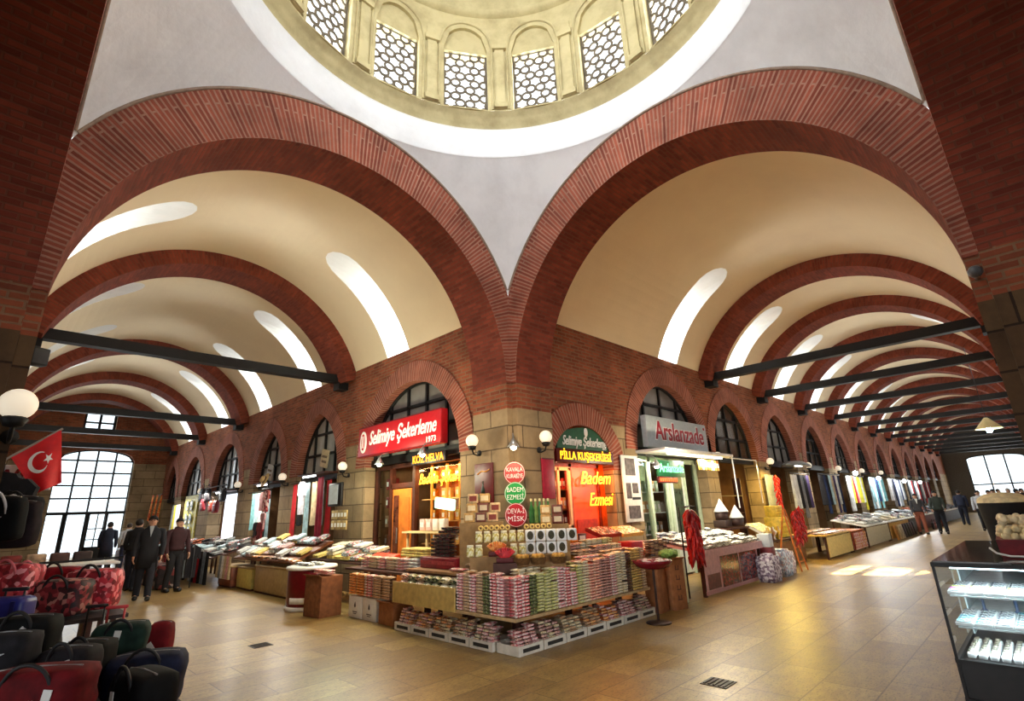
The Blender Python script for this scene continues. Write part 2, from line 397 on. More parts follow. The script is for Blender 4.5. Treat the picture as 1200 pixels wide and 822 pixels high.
# pendentives and the white ring under the drum
PR, PZ = 4.47, 3.9
pend = MB(); N = 24
for cx, cy in ((1, 1), (1, -1), (-1, 1), (-1, -1)):
    rows = []
    for i in range(2 * N + 1):
        th = PI / 2 * i / (2 * N); c, s = math.cos(th), math.sin(th); rb = 3.015 / max(c, s)
        rows.append([(CC + cx * r * c, CC + cy * r * s, PZ + math.sqrt(PR * PR - r * r)) for r in [rb + (3.015 - rb) * j / 14 for j in range(15)]])
    for i in range(2 * N):
        for j in range(14):
            pend.poly([rows[i][j], rows[i + 1][j], rows[i + 1][j + 1], rows[i][j + 1]], None, 0, True)
struct(pend, 'ceiling_pendentives', WHITE, label='white plaster pendentives between the crossing arches')
ring = MB(); zt = PZ + math.sqrt(PR * PR - 3.015 ** 2)
ring.lathe([(3.015, zt - .01), (3.0, zt + .02), (2.985, 7.6), (2.97, 7.72)], (CC, CC, 0), 120)
struct(ring, 'ceiling_ring', WHITE, label='white plaster ring below the drum')
# thin mortar strip at the extrados of each crossing arch
for nm, mp in (('trim_1', lambda s, d, z: (s, d, z)), ('trim_2', lambda s, d, z: (d, s, z)), ('trim_3', lambda s, d, z: (s, -W - d, z)), ('trim_4', lambda s, d, z: (-W - d, s, z))):
    mb = MB(); a0 = math.acos(2.98 / RE); pth = []
    for k in range(61):
        a = a0 + (PI - 2 * a0) * k / 60; pth.append(mp(CC + (RE + .005) * math.cos(a), -.006, ZE + (RE + .005) * math.sin(a)))
    mb.tube(pth, .022, 6); struct(mb, nm, M((150, 128, 112), .8), label='thin plaster edge over a crossing arch ' + nm[-1])

# ------------------------------------------------------------------ drum with pierced windows, dome
NW_ = 15; RD = 2.8
dr = MB()
dr.lathe([(2.97, 7.70), (2.99, 7.74), (2.93, 7.78), (2.90, 7.86), (2.86, 7.90), (2.82, 7.93), (2.8, 7.95)], (CC, CC, 0), 120)
Z0, Z1, ZH = 7.97, 9.2, 9.72
for k in range(NW_):
    ac = math.radians(45 + 12 + 24 * k); hw = math.radians(7.6); hp = math.radians(12)
    def P(a, z, r=RD): return (CC + r * math.cos(a), CC + r * math.sin(a), z)
    n = 8
    # pier between windows, pilaster standing forward
    for a0, a1 in ((ac - hp, ac - hw), (ac + hw, ac + hp)):
        dr.poly([P(a0, 7.95), P(a1, 7.95), P(a1, 10.0), P(a0, 10.0)])
    dr.poly([P(ac - hw, 7.95), P(ac + hw, 7.95), P(ac + hw, Z0), P(ac - hw, Z0)])
    for i in range(2):   # jambs
        a = ac + (hw if i else -hw); dr.poly([P(a, Z0), P(a, Z0, RD + .3), P(a, ZH, RD + .3), P(a, ZH)])
    dr.poly([P(ac - hw, Z0), P(ac + hw, Z0), P(ac + hw, Z0, RD + .3), P(ac - hw, Z0, RD + .3)])
    # wall above with arched blind niche set back
    for i in range(n):
        u0, u1 = -1 + 2 * i / n, -1 + 2 * (i + 1) / n; a0, a1 = ac + hw * u0, ac + hw * u1
        z0, z1 = arch_z(u0, 1, Z1 + .02, ZH), arch_z(u1, 1, Z1 + .02, ZH)
        dr.poly([P(a0, z0), P(a1, z1), P(a1, 10.0), P(a0, 10.0)])
        dr.poly([P(a0, z0), P(a1, z1), P(a1, z1, RD + .06), P(a0, z0, RD + .06)])
        dr.poly([P(a0, Z1, RD + .06), P(a1, Z1, RD + .06), P(a1, z1, RD + .06), P(a0, z0, RD + .06)])
    dr.poly([P(ac - hw, Z1, RD + .06), P(ac + hw, Z1, RD + .06), P(ac + hw, Z1, RD + .3), P(ac - hw, Z1, RD + .3)])
    # moulding round the niche and the pilaster shaft
    pth = [P(ac - hw * 1.22, 7.97, RD - .01)] + [P(ac + hw * 1.22 * u, arch_z(u, 1, Z1 + .05, ZH + .1), RD - .01) for u in [-1 + 2 * i / 16 for i in range(17)]] + [P(ac + hw * 1.22, 7.97, RD - .01)]
    dr.tube(pth, .022, 5)
    ap = ac + hp
    dr.box(P(ap, 8.6, RD - .005), (.07, .16, 1.25), rz=ap); dr.box(P(ap, 9.27, RD - .02), (.12, .24, .1), rz=ap); dr.box(P(ap, 9.42, RD - .0), (.05, .18, .22), rz=ap); dr.box(P(ap, 8.03, RD - .02), (.1, .22, .1), rz=ap)
dr.lathe([(2.8, 9.98), (2.74, 10.0), (2.70, 10.06), (2.72, 10.12), (2.62, 10.2), (2.62, 10.26), (2.55, 10.3)], (CC, CC, 0), 120)
struct(dr, 'ceiling_drum', DRUM, label='weathered stone drum with niches below the dome')
dm = MB(); dm.lathe([(2.62 * math.cos(PI / 2 * i / 14) if i < 14 else .001, 10.28 + 2.3 * math.sin(PI / 2 * i / 14)) for i in range(15)], (CC, CC, 0), 60)
struct(dm, 'ceiling_dome', WHITE, label='white plaster dome')

def lattice_bm():
    mb = MB(); hw, hh = .365, .625; st = .0
    R = .078; tr = .021; dx = .165; dy = dx * math.sqrt(3) / 2
    def ring2(cx, cz, r):
        pts = [(cx + r * math.cos(2 * PI * i / 10), 0, cz + r * math.sin(2 * PI * i / 10)) for i in range(11)]
        seg = []
        for p in pts:
            inside = abs(p[0]) <= hw and abs(p[2]) <= hh
            if inside: seg.append(p)
            else:
                if len(seg) > 1: mb.tube(seg, tr, 5, caps=False)
                seg = []
        if len(seg) > 1: mb.tube(seg, tr, 5, caps=False)
    for j in range(-5, 6):
        for i in range(-4, 5):
            x = i * dx + (dx / 2 if j % 2 else 0); z = j * dy
            if abs(x) > hw + .08 or abs(z) > hh + .08: continue
            # leave out the sites of a sqrt(3) sublattice: six rings round a star hole
            q = i - (j - (j & 1)) // 2
            if (q - j) % 3 == 0: continue
            ring2(x, z, R)
    for a, b in (((-hw, -hh), (hw, -hh)), ((hw, -hh), (hw, hh)), ((hw, hh), (-hw, hh)), ((-hw, hh), (-hw, -hh))):
        mb.tube([(a[0], 0, a[1]), (b[0], 0, b[1])], .022, 5)
    return mb
lat = lattice_bm().data('window', [LATT])
wn = 0
for k in range(NW_):
    a = math.radians(45 + 12 + 24 * k); wn += 1
    o = bpy.data.objects.new('window_%d' % wn, lat); COL.objects.link(o)
    o.location = (CC + (RD + .1) * math.cos(a), CC + (RD + .1) * math.sin(a), (Z0 + Z1) / 2); o.rotation_euler = (0, 0, a - PI / 2)
    tag(o, 'pierced stone lattice window number %d round the drum' % wn, 'window', 'pierced windows of the drum', 'structure')
    rr = RD + .45
    area('drum_daylight', (CC + rr * math.cos(a), CC + rr * math.sin(a), 8.75), (CC, CC, 7.8), .85, 1.4, DRUM_W * (DRUM_SUN if 140 < math.degrees(a) % 360 < 250 else 1.0), DAY)

# ------------------------------------------------------------------ barrel vaults with light slots, ribs and tie beams
TH0, TH1, THT = math.radians(19.3), math.radians(58.5), math.radians(67.5)
def vault(name, mp, s0, s1, slots, label):
    """mp(s, y, z) with y from -W to 0 across the aisle"""
    mb = MB(); cols = []; N0 = name.endswith('right_aisle')
    def col(s, lo, key): cols.append((s, lo, key))
    edges = sorted(slots)
    col(s0, TH0, 'a'); last = 'a'
    n = 0
    for c, hw in edges:
        n += 1
        col(c - hw, TH0, 'a%d' % (n - 1) if n > 1 else 'a')
        for i in range(9):
            u = math.cos(PI * (1 - i / 8)); col(c + hw * u, TH1 + (THT - TH1) * math.sqrt(max(0, 1 - u * u)), 's%d' % n)
        col(c + hw, TH0, 'a%d' % n)
    col(s1, TH0, 'a%d' % n if n else 'a')
    NA = 16; GA = [THT + .02 + (PI - 2 * THT - .04) * i / NA for i in range(NA + 1)]
    def closed(key): return N0 and int(key[1:]) <= 2
    def pt(s, th): return mp(s, CC + VR * math.cos(th), VZ + VR * math.sin(th))
    for (sa, la, ka), (sb, lb, kb) in zip(cols, cols[1:]):
        if ka != kb or sb - sa < 1e-6: continue
        for i in range(NA):
            ta0, ta1 = GA[i], GA[i + 1]
            mb.poly([pt(sa, ta0), pt(sb, ta0), pt(sb, ta1), pt(sa, ta1)], None, 0, True)
        for sg in (1, -1):
            fa = lambda l: ([l + (TH1 - l) * i / 10 for i in range(10)] if l < TH1 - 1e-6 else []) + [max(l, TH1) + (THT + .02 - max(l, TH1)) * i / 4 for i in range(5)]
            A_, B_ = fa(la), fa(lb)
            if sg < 0 and ka[0] == 's' and closed(ka): A_ = fa(TH0); B_ = fa(TH0)
            for i in range(len(A_) - 1):
                q_ = [pt(sa, A_[i]), pt(sb, B_[i]), pt(sb, B_[i + 1]), pt(sa, A_[i + 1])] if sg > 0 else [pt(sa, PI - A_[i]), pt(sb, PI - B_[i]), pt(sb, PI - B_[i + 1]), pt(sa, PI - A_[i + 1])]
                mb.poly(q_, None, 0, True)
        if ka[0] == 's':     # slot ceilings on both sides
            for sgn in (1, -1) if not closed(ka) else (1,):
                f = lambda s, th: pt(s, th if sgn > 0 else PI - th)
                def endp(s, th): return mp(s, (1.15 if sgn > 0 else -W - 1.15), 5.95 + .3 * (th - TH1) / (THT - TH1))
                mb.poly([f(sa, la), f(sb, lb), endp(sb, lb), endp(sa, la)], None, 1, True)
    for ne, (c, hw) in enumerate(edges):
        for sgn in ((1, -1) if not closed('s%d' % (ne + 1)) else (1,)):
            for s in (c - hw, c + hw):
                ths = [TH0 + (TH1 - TH0) * i / 12 for i in range(13)]
                prof = [pt(s, th if sgn > 0 else PI - th) for th in ths]
                ye = 1.15 if sgn > 0 else -W - 1.15
                mb.poly(prof + [mp(s, ye, 5.95), mp(s, ye, 4.97)], None, 1)
            ye = 1.15 if sgn > 0 else -W - 1.15; yi = .02 if sgn > 0 else -W - .02
            mb.poly([mp(c - hw, yi, 4.985), mp(c + hw, yi, 4.985), mp(c + hw, ye, 4.985), mp(c - hw, ye, 4.985)], None, 1)
            area('slot_daylight', mp(c, ye + .02 * sgn, 5.5), mp(c, CC, 5.35), 2 * hw - .04, .96, SLOT_W * (1.0 if sgn > 0 else (SLOT_FAR if N0 or ne == 0 or ne > 2 else .06)), (.84, .93, 1))
    return struct(mb, name, [CREAM, REVEAL], label=label)
XM = lambda s, y, z: (s, y, z)
YM = lambda s, x, z: (x, s, z)
SR = [(5.6, .46), (9.35, .5), (13.3, .5)] + [(17.1 + 3.85 * k, .5) for k in range(9)]
SL = [(3.55, .43), (7.8, .46), (11.35, .48), (15.4, .48), (20.0, .48)]
vault('ceiling_right_aisle', XM, 0.01, XE, SR, 'cream barrel vault over the right aisle')
vault('ceiling_left_aisle', YM, 0.01, YE, SL, 'cream barrel vault over the left aisle')
def ribs(mp, feet, width, ri, first, side):
    n = first
    for f in feet:
        mb = MB(); N = 48; a0 = math.radians(16); L = 0; prev = None
        for k in range(N + 1):
            a = a0 + (PI - 2 * a0) * k / N; ci, si = math.cos(a), math.sin(a)
            row = [mp(f, CC + (VR + .02) * ci, VZ + (VR + .02) * si), mp(f, CC + ri * ci, VZ + ri * si), mp(f + width, CC + ri * ci, VZ + ri * si), mp(f + width, CC + (VR + .02) * ci, VZ + (VR + .02) * si)]
            if prev:
                l = PI / N * 3; 
                for i, (u0, u1, m) in enumerate(((0, .34, 0), (0, width, 0), (0, .34, 0))):
                    mb.poly([prev[i], row[i], row[i + 1], prev[i + 1]], [(u0, L), (u0, L + l), (u1, L + l), (u1, L)], m)
                L += l
            if k in (0, N): mb.poly(row, None, 0)
            prev = row
        struct(mb, 'trim_%d' % n, [BRICK_RIB], label='brick rib under the vault, number %d from the crossing in the %s aisle' % (n - first + 1, side)); n += 1
    return n
RR = [7.25, 10.95, 14.95] + [18.8 + 3.85 * k for k in range(9)]
RL = [5.45, 12.9, 17.75, 22.2]
nt_ = ribs(XM, RR, .8, 2.9, 5, 'right'); nt_ = ribs(YM, RL, .85, 2.9, nt_, 'left')
def beams(mp, pos, side):
    for i, f in enumerate(pos):
        mb = MB(); c = mp(f, CC, 4.86); d = mp(.2, W - .1, .2); mb.box(c, [abs(x) for x in d])
        for y in (-.12, -W + .12):
            p = mp(f, y, 4.68); q = mp(.3, .26, .18); mb.box(p, [abs(x) for x in q])
        o = mb.build('tie_beam', IRON); tag(o, 'black tie beam across the %s aisle, %s from the crossing' % (side, ['first', 'second', 'third', 'fourth', 'fifth', 'sixth', 'seventh', 'eighth', 'ninth', 'tenth', 'eleventh', 'twelfth'][i]), 'beam', 'black tie beams of the %s aisle' % side); o['kind'] = 'structure'
beams(XM, [r + .42 for r in RR], 'right'); beams(YM, [5.95, 13.5, 17.95, 22.35], 'left')

# ------------------------------------------------------------------ end walls
def gate_wall(name, mp, s0, s1, dz, label):
    """wall at the end with arched gate opening: g0, g1 edges; crown; and a little window above"""
    pass
mb = MB()
G0, G1, GS, GC = -4.05, -1.3, 4.4, 4.88; gy = YE
def gz(x): return arch_z(x - (G0 + G1) / 2, (G1 - G0) / 2, GS, GC)
xs = sorted({-W, 0, G0, G1, -3.45, -2.25} | {G0 + (G1 - G0) * i / 16 for i in range(17)})
for a, b in zip(xs, xs[1:]):
    m_ = (a + b) / 2
    za, zb = (gz(a), gz(b)) if G0 < m_ < G1 else (0, 0)
    spans = [(za, zb, 5.65), (6.6, 6.6, 7.2)] if -3.45 < m_ < -2.25 else [(za, zb, 7.2)]
    for z0, z1, z2 in spans:
        if z0 < 4.3 and not G0 < m_ < G1:
            mb.poly([(a, gy, z0), (b, gy, z1), (b, gy, 4.3), (a, gy, 4.3)], [(a, z0), (b, z1), (b, 4.3), (a, 4.3)], 1); z0 = z1 = 4.3
        mb.poly([(a, gy, z0), (b, gy, z1), (b, gy, z2), (a, gy, z2)], [(a, z0), (b, z1), (b, z2), (a, z2)], 0)
    if G0 < m_ < G1: mb.poly([(a, gy, za), (b, gy, zb), (b, gy + .5, zb), (a, gy + .5, za)], [(a, 0), (b, 0), (b, .5), (a, .5)], 0)
for x in (G0, G1): mb.poly([(x, gy, 0), (x, gy + .5, 0), (x, gy + .5, GS), (x, gy, GS)], [(0, 0), (.5, 0), (.5, GS), (0, GS)], 1)
for x in (-3.45, -2.25): mb.poly([(x, gy, 5.65), (x, gy + .5, 5.65), (x, gy + .5, 6.6), (x, gy, 6.6)], None, 1)
for z in (5.65, 6.6): mb.poly([(-3.45, gy, z), (-2.25, gy, z), (-2.25, gy + .5, z), (-3.45, gy + .5, z)], None, 1)
struct(mb, 'wall_gate', [BRICK, STONE], label='brick end wall with the glazed gate at the end of the left aisle')
mb = MB(); xe = XE; H0, H1, HS, HC = -5.2, -1.55, 4.35, 4.6
ys = sorted({-W, 0.0, H0, H1} | {H0 + (H1 - H0) * i / 12 for i in range(13)})
for a, b in zip(ys, ys[1:]):
    m_ = (a + b) / 2; f = lambda y: arch_z(y - (H0 + H1) / 2, (H1 - H0) / 2, HS, HC)
    za, zb = (f(a), f(b)) if H0 < m_ < H1 else (0, 0)
    mb.poly([(xe, a, za), (xe, b, zb), (xe, b, 7.2), (xe, a, 7.2)], [(a, za), (b, zb), (b, 7.2), (a, 7.2)], 0)
struct(mb, 'wall_end', [M((96, 92, 88), .8)], label='grey end wall of the right aisle around the bright gateway')
def glazed(name, x0, x1, z1f, cols, rows, mp, bar, label, extra=None):
    fr = MB()
    for i in range(cols + 1):
        x = x0 + (x1 - x0) * i / cols; fr.bx(mp(x - bar, -.03, 0), mp(x + bar, .03, z1f(x)))
    for z in rows: fr.bx(mp(x0, -.025, z - bar), mp(x1, .025, z + bar))
    pts = [mp(x0 + (x1 - x0) * i / 16, 0, z1f(x0 + (x1 - x0) * i / 16)) for i in range(17)]; fr.tube(pts, bar * 1.6, 6)
    if extra: extra(fr)
    o = struct(fr, name, IRON, label=label)
    g = MB(); pp = [mp(x0, .01, 0)] + [mp(x0 + (x1 - x0) * i / 16, .01, z1f(x0 + (x1 - x0) * i / 16)) for i in range(17)] + [mp(x1, .01, 0)]
    g.poly(pp); g.build('glass_pane', GLASS, o)
    return o
GLASS = glass()
def leafs(fr):
    for x in (-3.45, -3.38, -2.6, -1.95):
        fr.bx((x - .05, gy + .1, 0), (x + .05, gy + .16, 2.1))
    fr.bx((-2.6, gy + .1, .05), (-1.95, gy + .16, .7)); fr.bx((-4.05, gy + .1, 2.06), (-1.3, gy + .16, 2.16))
    for z in (1.0, 1.45): fr.bx((-2.6, gy + .1, z - .02), (-1.95, gy + .16, z + .02))
    fr.bx((-2.29, gy + .1, .7), (-2.25, gy + .16, 2.1))
glazed('door_1', G0, G1, gz, 4, (2.15, 2.75, 3.3, 3.85, 4.4), lambda s, d, z: (s, gy + .25 + d, z), .035, 'black framed glazed gate at the end of the left aisle', leafs)
glazed('door_2', H0, H1, lambda y: arch_z(y - (H0 + H1) / 2, (H1 - H0) / 2, HS, HC), 3, (2.2,), lambda s, d, z: (xe + .2 + d, s, z), .05, 'bright glazed gateway at the far end of the right aisle')
wn += 1
mb = MB()
for x in (-3.4, -2.85, -2.3): mb.bx((x - .05, gy + .2, 5.65), (x + .05, gy + .26, 6.6))
for z in (5.7, 6.12, 6.55): mb.bx((-3.45, gy + .2, z - .04), (-2.25, gy + .26, z + .04))
wo = struct(mb, 'window_%d' % wn, IRON, label='small square window above the gate'); g = MB(); g.poly([(-3.45, gy + .22, 5.65), (-2.25, gy + .22, 5.65), (-2.25, gy + .22, 6.6), (-3.45, gy + .22, 6.6)]); g.build('glass_pane', GLASS, wo)
area('gate_daylight', (-2.67, gy + .8, 2.4), (-2.8, 10, 1.0), 2.7, 4.6, GATE_W, (.94, .97, 1))
area('gate_window_daylight', (-2.85, gy + .7, 6.12), (-2.85, 10, 4), 1.3, 1.0, GATE_W * .12, DAY)
area('back_arm_fill', (-13.6, -3.0, 1.5), (0, -2.5, .7), 3.4, 2.4, BACK_W, DAY, .8); area('back_arm_fill', (-3.0, -13.6, 1.5), (-2.5, 0, .7), 3.4, 2.4, BACK_W, DAY, .8)  # added fill lamps behind the viewer; the back arms have no gate
area('end_daylight', (xe + .8, -3.4, 2.3), (20, -3, 1), 3.6, 4.4, END_W, (.95, .97, 1))
# arms behind the crossing, closed off
mb = MB()
for k in range(24):
    a0, a1 = PI * k / 24, PI * (k + 1) / 24
    for mpp in (lambda s, y, z: (s, y, z), lambda s, y, z: (y, s, z)):
        mb.poly([mpp(-W - T, CC + 3.2 * math.cos(a0), VZ + 3.2 * math.sin(a0)), mpp(-W - T, CC + 3.2 * math.cos(a1), VZ + 3.2 * math.sin(a1)), mpp(-14, CC + 3.2 * math.cos(a1), VZ + 3.2 * math.sin(a1)), mpp(-14, CC + 3.2 * math.cos(a0), VZ + 3.2 * math.sin(a0))], None, 0, True)
struct(mb, 'ceiling_back_arms', CREAM, label='cream vaults of the arms behind the viewer')
mb = MB()
for mpp in (lambda s, y, z: (s, y, z), lambda s, y, z: (y, s, z)):
    for y in (.15, -W - .15): mb.poly([mpp(-W - T, y, 0), mpp(-14, y, 0), mpp(-14, y, 5), mpp(-W - T, y, 5)], [(0, 0), (8, 0), (8, 5), (0, 5)])
    mb.poly([mpp(-14, .2, 0), mpp(-14, -W - .2, 0), mpp(-14, -W - .2, 7.2), mpp(-14, .2, 7.2)], [(0, 0), (6, 0), (6, 7), (0, 7)])
struct(mb, 'wall_back_arms', BRICK, label='brick walls of the arms behind the viewer')
# ------------------------------------------------------------------ frames along the two walls, lettering
def F(side, s, d, z): return (s, d, z) if side == 'R' else (d, s, z)
def RZ(side): return 0 if side == 'R' else -PI / 2
def lx(side, s0, s): return s - s0 if side == 'R' else s0 - s      # local x (to the viewer's right) of wall position s for a root at s0
FACE = {'R': (PI / 2, 0, 0), 'L': (PI / 2, 0, -PI / 2)}
_TX = {}
def text_data(body, size, ext=.006, shear=0, off=0., space=1.0, width=None):
    k = (body, size, ext, shear, off, space, width)
    if k in _TX: return _TX[k]
    cu = bpy.data.curves.new('lettering', 'FONT'); cu.body = body; cu.size = size; cu.extrude = ext; cu.shear = shear; cu.offset = off; cu.space_character = space
    cu.align_x = 'CENTER'; cu.align_y = 'CENTER'; cu.resolution_u = 3
    o = bpy.data.objects.new('lettering', cu); COL.objects.link(o)
    dg = bpy.context.evaluated_depsgraph_get(); me = bpy.data.meshes.new_from_object(o.evaluated_get(dg)); bpy.data.objects.remove(o)
    if width and len(me.vertices):
        xs = [v.co.x for v in me.vertices]; f = width / (max(xs) - min(xs))
        for v in me.vertices: v.co.x *= f
    me.materials.clear(); _TX[k] = me
    return me
def text(body, size, mat, parent, loc, rot=(PI / 2, 0, 0), name='lettering', **kw):
    me = text_data(body, size, **kw).copy(); me.materials.append(mat)
    for p in me.polygons: p.material_index = 0
    o = bpy.data.objects.new(name, me); COL.objects.link(o); o.parent = parent; o.location = loc; o.rotation_euler = rot
    return o

WOOD = M((120, 66, 34), .5, .25, scale=6); DWOOD = M((70, 34, 22), .5, .25, scale=6); ORW = M((196, 106, 36), .5, .2, scale=5)
CARD = M((158, 100, 58), .8, .12); GOLD = M((196, 164, 92), .55, .1); STEEL = M((170, 172, 175), .3, .05, metal=.8)
WHITEP = M((236, 234, 228), .5, .04); RED = M((176, 22, 28), .45, .08); DRED = M((110, 18, 26), .5, .12); PINK = M((214, 170, 168), .7, .08)
GLASSC = glass('clear glass', (245, 250, 250))

# ------------------------------------------------------------------ shop rooms behind the arches
def rooms(name, mp, ops, label, depth=2.4):
    mb = MB()
    for i, (c, a, zs, zc) in enumerate(ops):
        d0, d1, h = .42, depth, 4.6
        if i == 0: d1 = 2.0
        x0, x1 = c - a - .1, c + a + .1
        P = lambda s, d, z: mp(s, d, z)
        mb.poly([P(x0, d1, 0), P(x1, d1, 0), P(x1, d1, h), P(x0, d1, h)]); mb.poly([P(x0, d0, h), P(x1, d0, h), P(x1, d1, h), P(x0, d1, h)])
        for x in (x0, x1): mb.poly([P(x, d0, 0), P(x, d1, 0), P(x, d1, h), P(x, d0, h)])
        mb.poly([P(x0, .2, .005), P(x1, .2, .005), P(x1, d1, .005), P(x0, d1, .005)])
    return struct(mb, name, [M((150, 112, 76), .7, .15, scale=3)], label=label)
rooms('wall_shops_right', mapx, OR, 'plain inner walls of the shops along the right aisle')
rooms('wall_shops_left', mapy, OL, 'plain inner walls of the shops along the left aisle')
rooms('wall_shops_south', mapx2, [o for o in OR if o[0] > 4 and abs(o[0] - 8.98) > .1], 'inner walls of the shops on the far side of the right aisle')
rooms('wall_shops_west', mapy2, [o for o in OL if o[0] > 4], 'inner walls of the shops on the far side of the left aisle')

# ------------------------------------------------------------------ lunette windows over the shop fronts
def lunette(mp, c, a, zs, zc, zb, pane, label, nx=4, bar=.03, depth=.22):
    global wn
    wn += 1; mb = MB(); zf = lambda s: arch_z(s - c, a, zs, zc)
    for i in range(1, nx):
        s = c - a + 2 * a * i / nx; p, q = mp(s - bar, depth - .03, zb), mp(s + bar, depth + .03, zf(s)); mb.bx(p, q)
    for z in [zb + .02] + [zb + (zc - zb) * f for f in (.34, .68)]:
        b = a
        while zf(c + b) < z and b > .05: b -= .03
        mb.bx(mp(c - b, depth - .03, z - bar), mp(c + b, depth + .03, z + bar))
    mb.bx(mp(c - a, depth - .08, zb - .14), mp(c + a, depth + .08, zb))
    pts = [mp(c - a + 2 * a * i / 20, depth, zf(c - a + 2 * a * i / 20)) for i in range(21)]; mb.tube(pts, .05, 5)
    o = struct(mb, 'window_%d' % wn, IRON, label=label)
    g = MB(); g.poly([mp(c - a, depth + .02, zb)] + [mp(c - a + 2 * a * i / 20, depth + .02, zf(c - a + 2 * a * i / 20)) for i in range(21)] + [mp(c + a, depth + .02, zb)])
    g.build('glass_pane', pane, o)
    return o
PALE = M((176, 176, 170), .25, .12, scale=2, spec=.6); DARKP = M((66, 58, 50), .2, .15, scale=2, spec=.6); GREYP = M((120, 116, 110), .25, .12, scale=2, spec=.6)
ORD = ['first', 'second', 'third', 'fourth', 'fifth', 'sixth', 'seventh', 'eighth', 'ninth', 'tenth', 'eleventh', 'twelfth', 'thirteenth', 'fourteenth']
for i, (c, a, zs, zc) in enumerate(OL): lunette(mapy, c, a, zs, zc, 2.62 if i else 2.75, PALE if i else GREYP, 'arched shop window over the %s shop of the left aisle' % ORD[i], 5 if a > 1.4 else 4)
for i, (c, a, zs, zc) in enumerate(OR):
    if i == 0: continue
    lunette(mapx, c, a, zs, zc, 2.75, [None, GREYP, DARKP, GREYP, DARKP][i] if i < 5 else (GREYP if i % 2 else DARKP), 'arched shop window over the %s shop of the right aisle' % ORD[i])
# side doorway of the right aisle, open to the daylight
mb = MB(); c_, a_ = 8.98, 1.45
for sx in (c_ - a_ - .1, c_ + a_ + .1): mb.poly([(sx, -W - .42, 0), (sx, -W - 1.2, 0), (sx, -W - 1.2, 4.6), (sx, -W - .42, 4.6)], [(0, 0), (.8, 0), (.8, 4.6), (0, 4.6)])
mb.poly([(c_ - a_ - .1, -W - .42, 4.6), (c_ + a_ + .1, -W - .42, 4.6), (c_ + a_ + .1, -W - 1.2, 4.6), (c_ - a_ - .1, -W - 1.2, 4.6)])
struct(mb, 'wall_side_doorway', BRICK, label='brick reveal of the sunlit side doorway of the right aisle')
mb = MB()
for k in range(6): x_ = c_ - a_ + 2 * a_ * k / 5; mb.bx((x_ - .04, -W - .3, 0), (x_ + .04, -W - .24, 4.0 if 0 < k < 5 else 2.7))  # out of view; bars added to break the sunbeam into streaks
for z_ in (1.0, 2.1, 2.75, 3.4): mb.bx((c_ - a_, -W - .3, z_ - .04), (c_ + a_, -W - .24, z_ + .04))
struct(mb, 'door_3', IRON, label='unseen side door with bars added to streak the sunbeam, far side of the right aisle')
area('side_door_daylight', (8.98, -W - 1.1, 2.2), (8.5, -2, 1.0), 2.7, 3.8, SIDE_W, DAY)
def sunbeam(target, cone, pw):
    l = bpy.data.lights.new('sunbeam', 'SPOT'); l.energy = pw; l.spot_size = cone; l.spot_blend = .15; l.shadow_soft_size = .03; l.color = (1, .95, .84)
    o = bpy.data.objects.new('sunbeam', l); COL.objects.link(o); d = Vector((.6, -3.6, 3.35)).normalized(); p = Vector(target) + d * 22; o.location = p; o.rotation_euler = (-d).to_track_quat('-Z', 'Y').to_euler()
sunbeam((8.2, -2.45, 0), math.radians(5.2), SUN_W)
for i, (c, a, zs, zc) in enumerate([o for o in OR if o[0] > 4 and abs(o[0] - 8.98) > .1]): lunette(mapx2, c, a, zs, zc, 2.75, DARKP, 'arched window on the far side of the right aisle, number %d' % (i + 1))
for i, (c, a, zs, zc) in enumerate([o for o in OL if o[0] > 4]): lunette(mapy2, c, a, zs, zc, 2.65, GREYP, 'arched window on the far side of the left aisle, number %d' % (i + 1))

# ------------------------------------------------------------------ signs
def oval(mb, c, rx, rz, y0, y1, m=0, n=24):
    mb.prism([(c[0] + rx * math.cos(2 * PI * k / n), c[1] + rz * math.sin(2 * PI * k / n)) for k in range(n)], y0, y1, m)
REDB = M((186, 20, 30), .35, .05); GREENB = M((10, 84, 48), .4, .06); WHT = M((244, 242, 238), .4, 0)
# red sign over the first shop on the left
r = empty('shop_sign', 'red sign board with white script lettering over the lit sweet shop', 'sign', F('L', 3.19, -.14, 2.8), RZ('L'))
mb = MB(); mb.rbox((0, 0, .325), (3.06, .16, .65), .012); mb.build('sign_board', REDB, r)
mb = MB()
for z in (.01, .64): mb.box((0, -.083, z), (3.06, .012, .02))
mb.build('sign_edge', DRED, r)
mb = MB(); oval(mb, (-1.3, .32), .13, .24, -.095, -.08); em = mb.build('emblem', WHT, r)
mb = MB(); oval(mb, (-1.3, .32), .075, .18, -.102, -.09)
for k in range(3): mb.box((-1.3 + (k - 1) * .035, -.104, .32), (.012, .006, .26), 1)
mb.build('emblem_drop', [REDB, WHT], em)
text('Selimiye Şekerleme', .42, WHT, r, (.16, -.084, .36), shear=.32, off=.006, width=2.45)
text('1973', .15, WHT, r, (1.22, -.084, .1), off=.003, space=1.15, name='year_lettering')
# green arched sign over the small shop on the right
r = empty('shop_sign', 'green arched sign board with white script in the small shop arch', 'sign', F('R', 1.9, .04, 2.6), RZ('R'))
mb = MB(); pts = [(-.8, 0), (.86, 0)] + [(.86 - 1.66 * i / 16, .12 + .30 * math.sin(PI * (.12 + .76 * i / 16))) for i in range(17)]
mb.prism(pts, -.04, .04); mb.build('sign_board', GREENB, r)
mb = MB(); oval(mb, (.06, .33), .05, .085, -.055, -.04); mb.build('emblem', WHT, r)
text('Selimiye Şekerleme', .24, WHT, r, (.02, -.045, .14), shear=.32, off=.004, width=1.35)
text('1973', .06, WHT, r, (.62, -.045, .04), name='year_lettering')
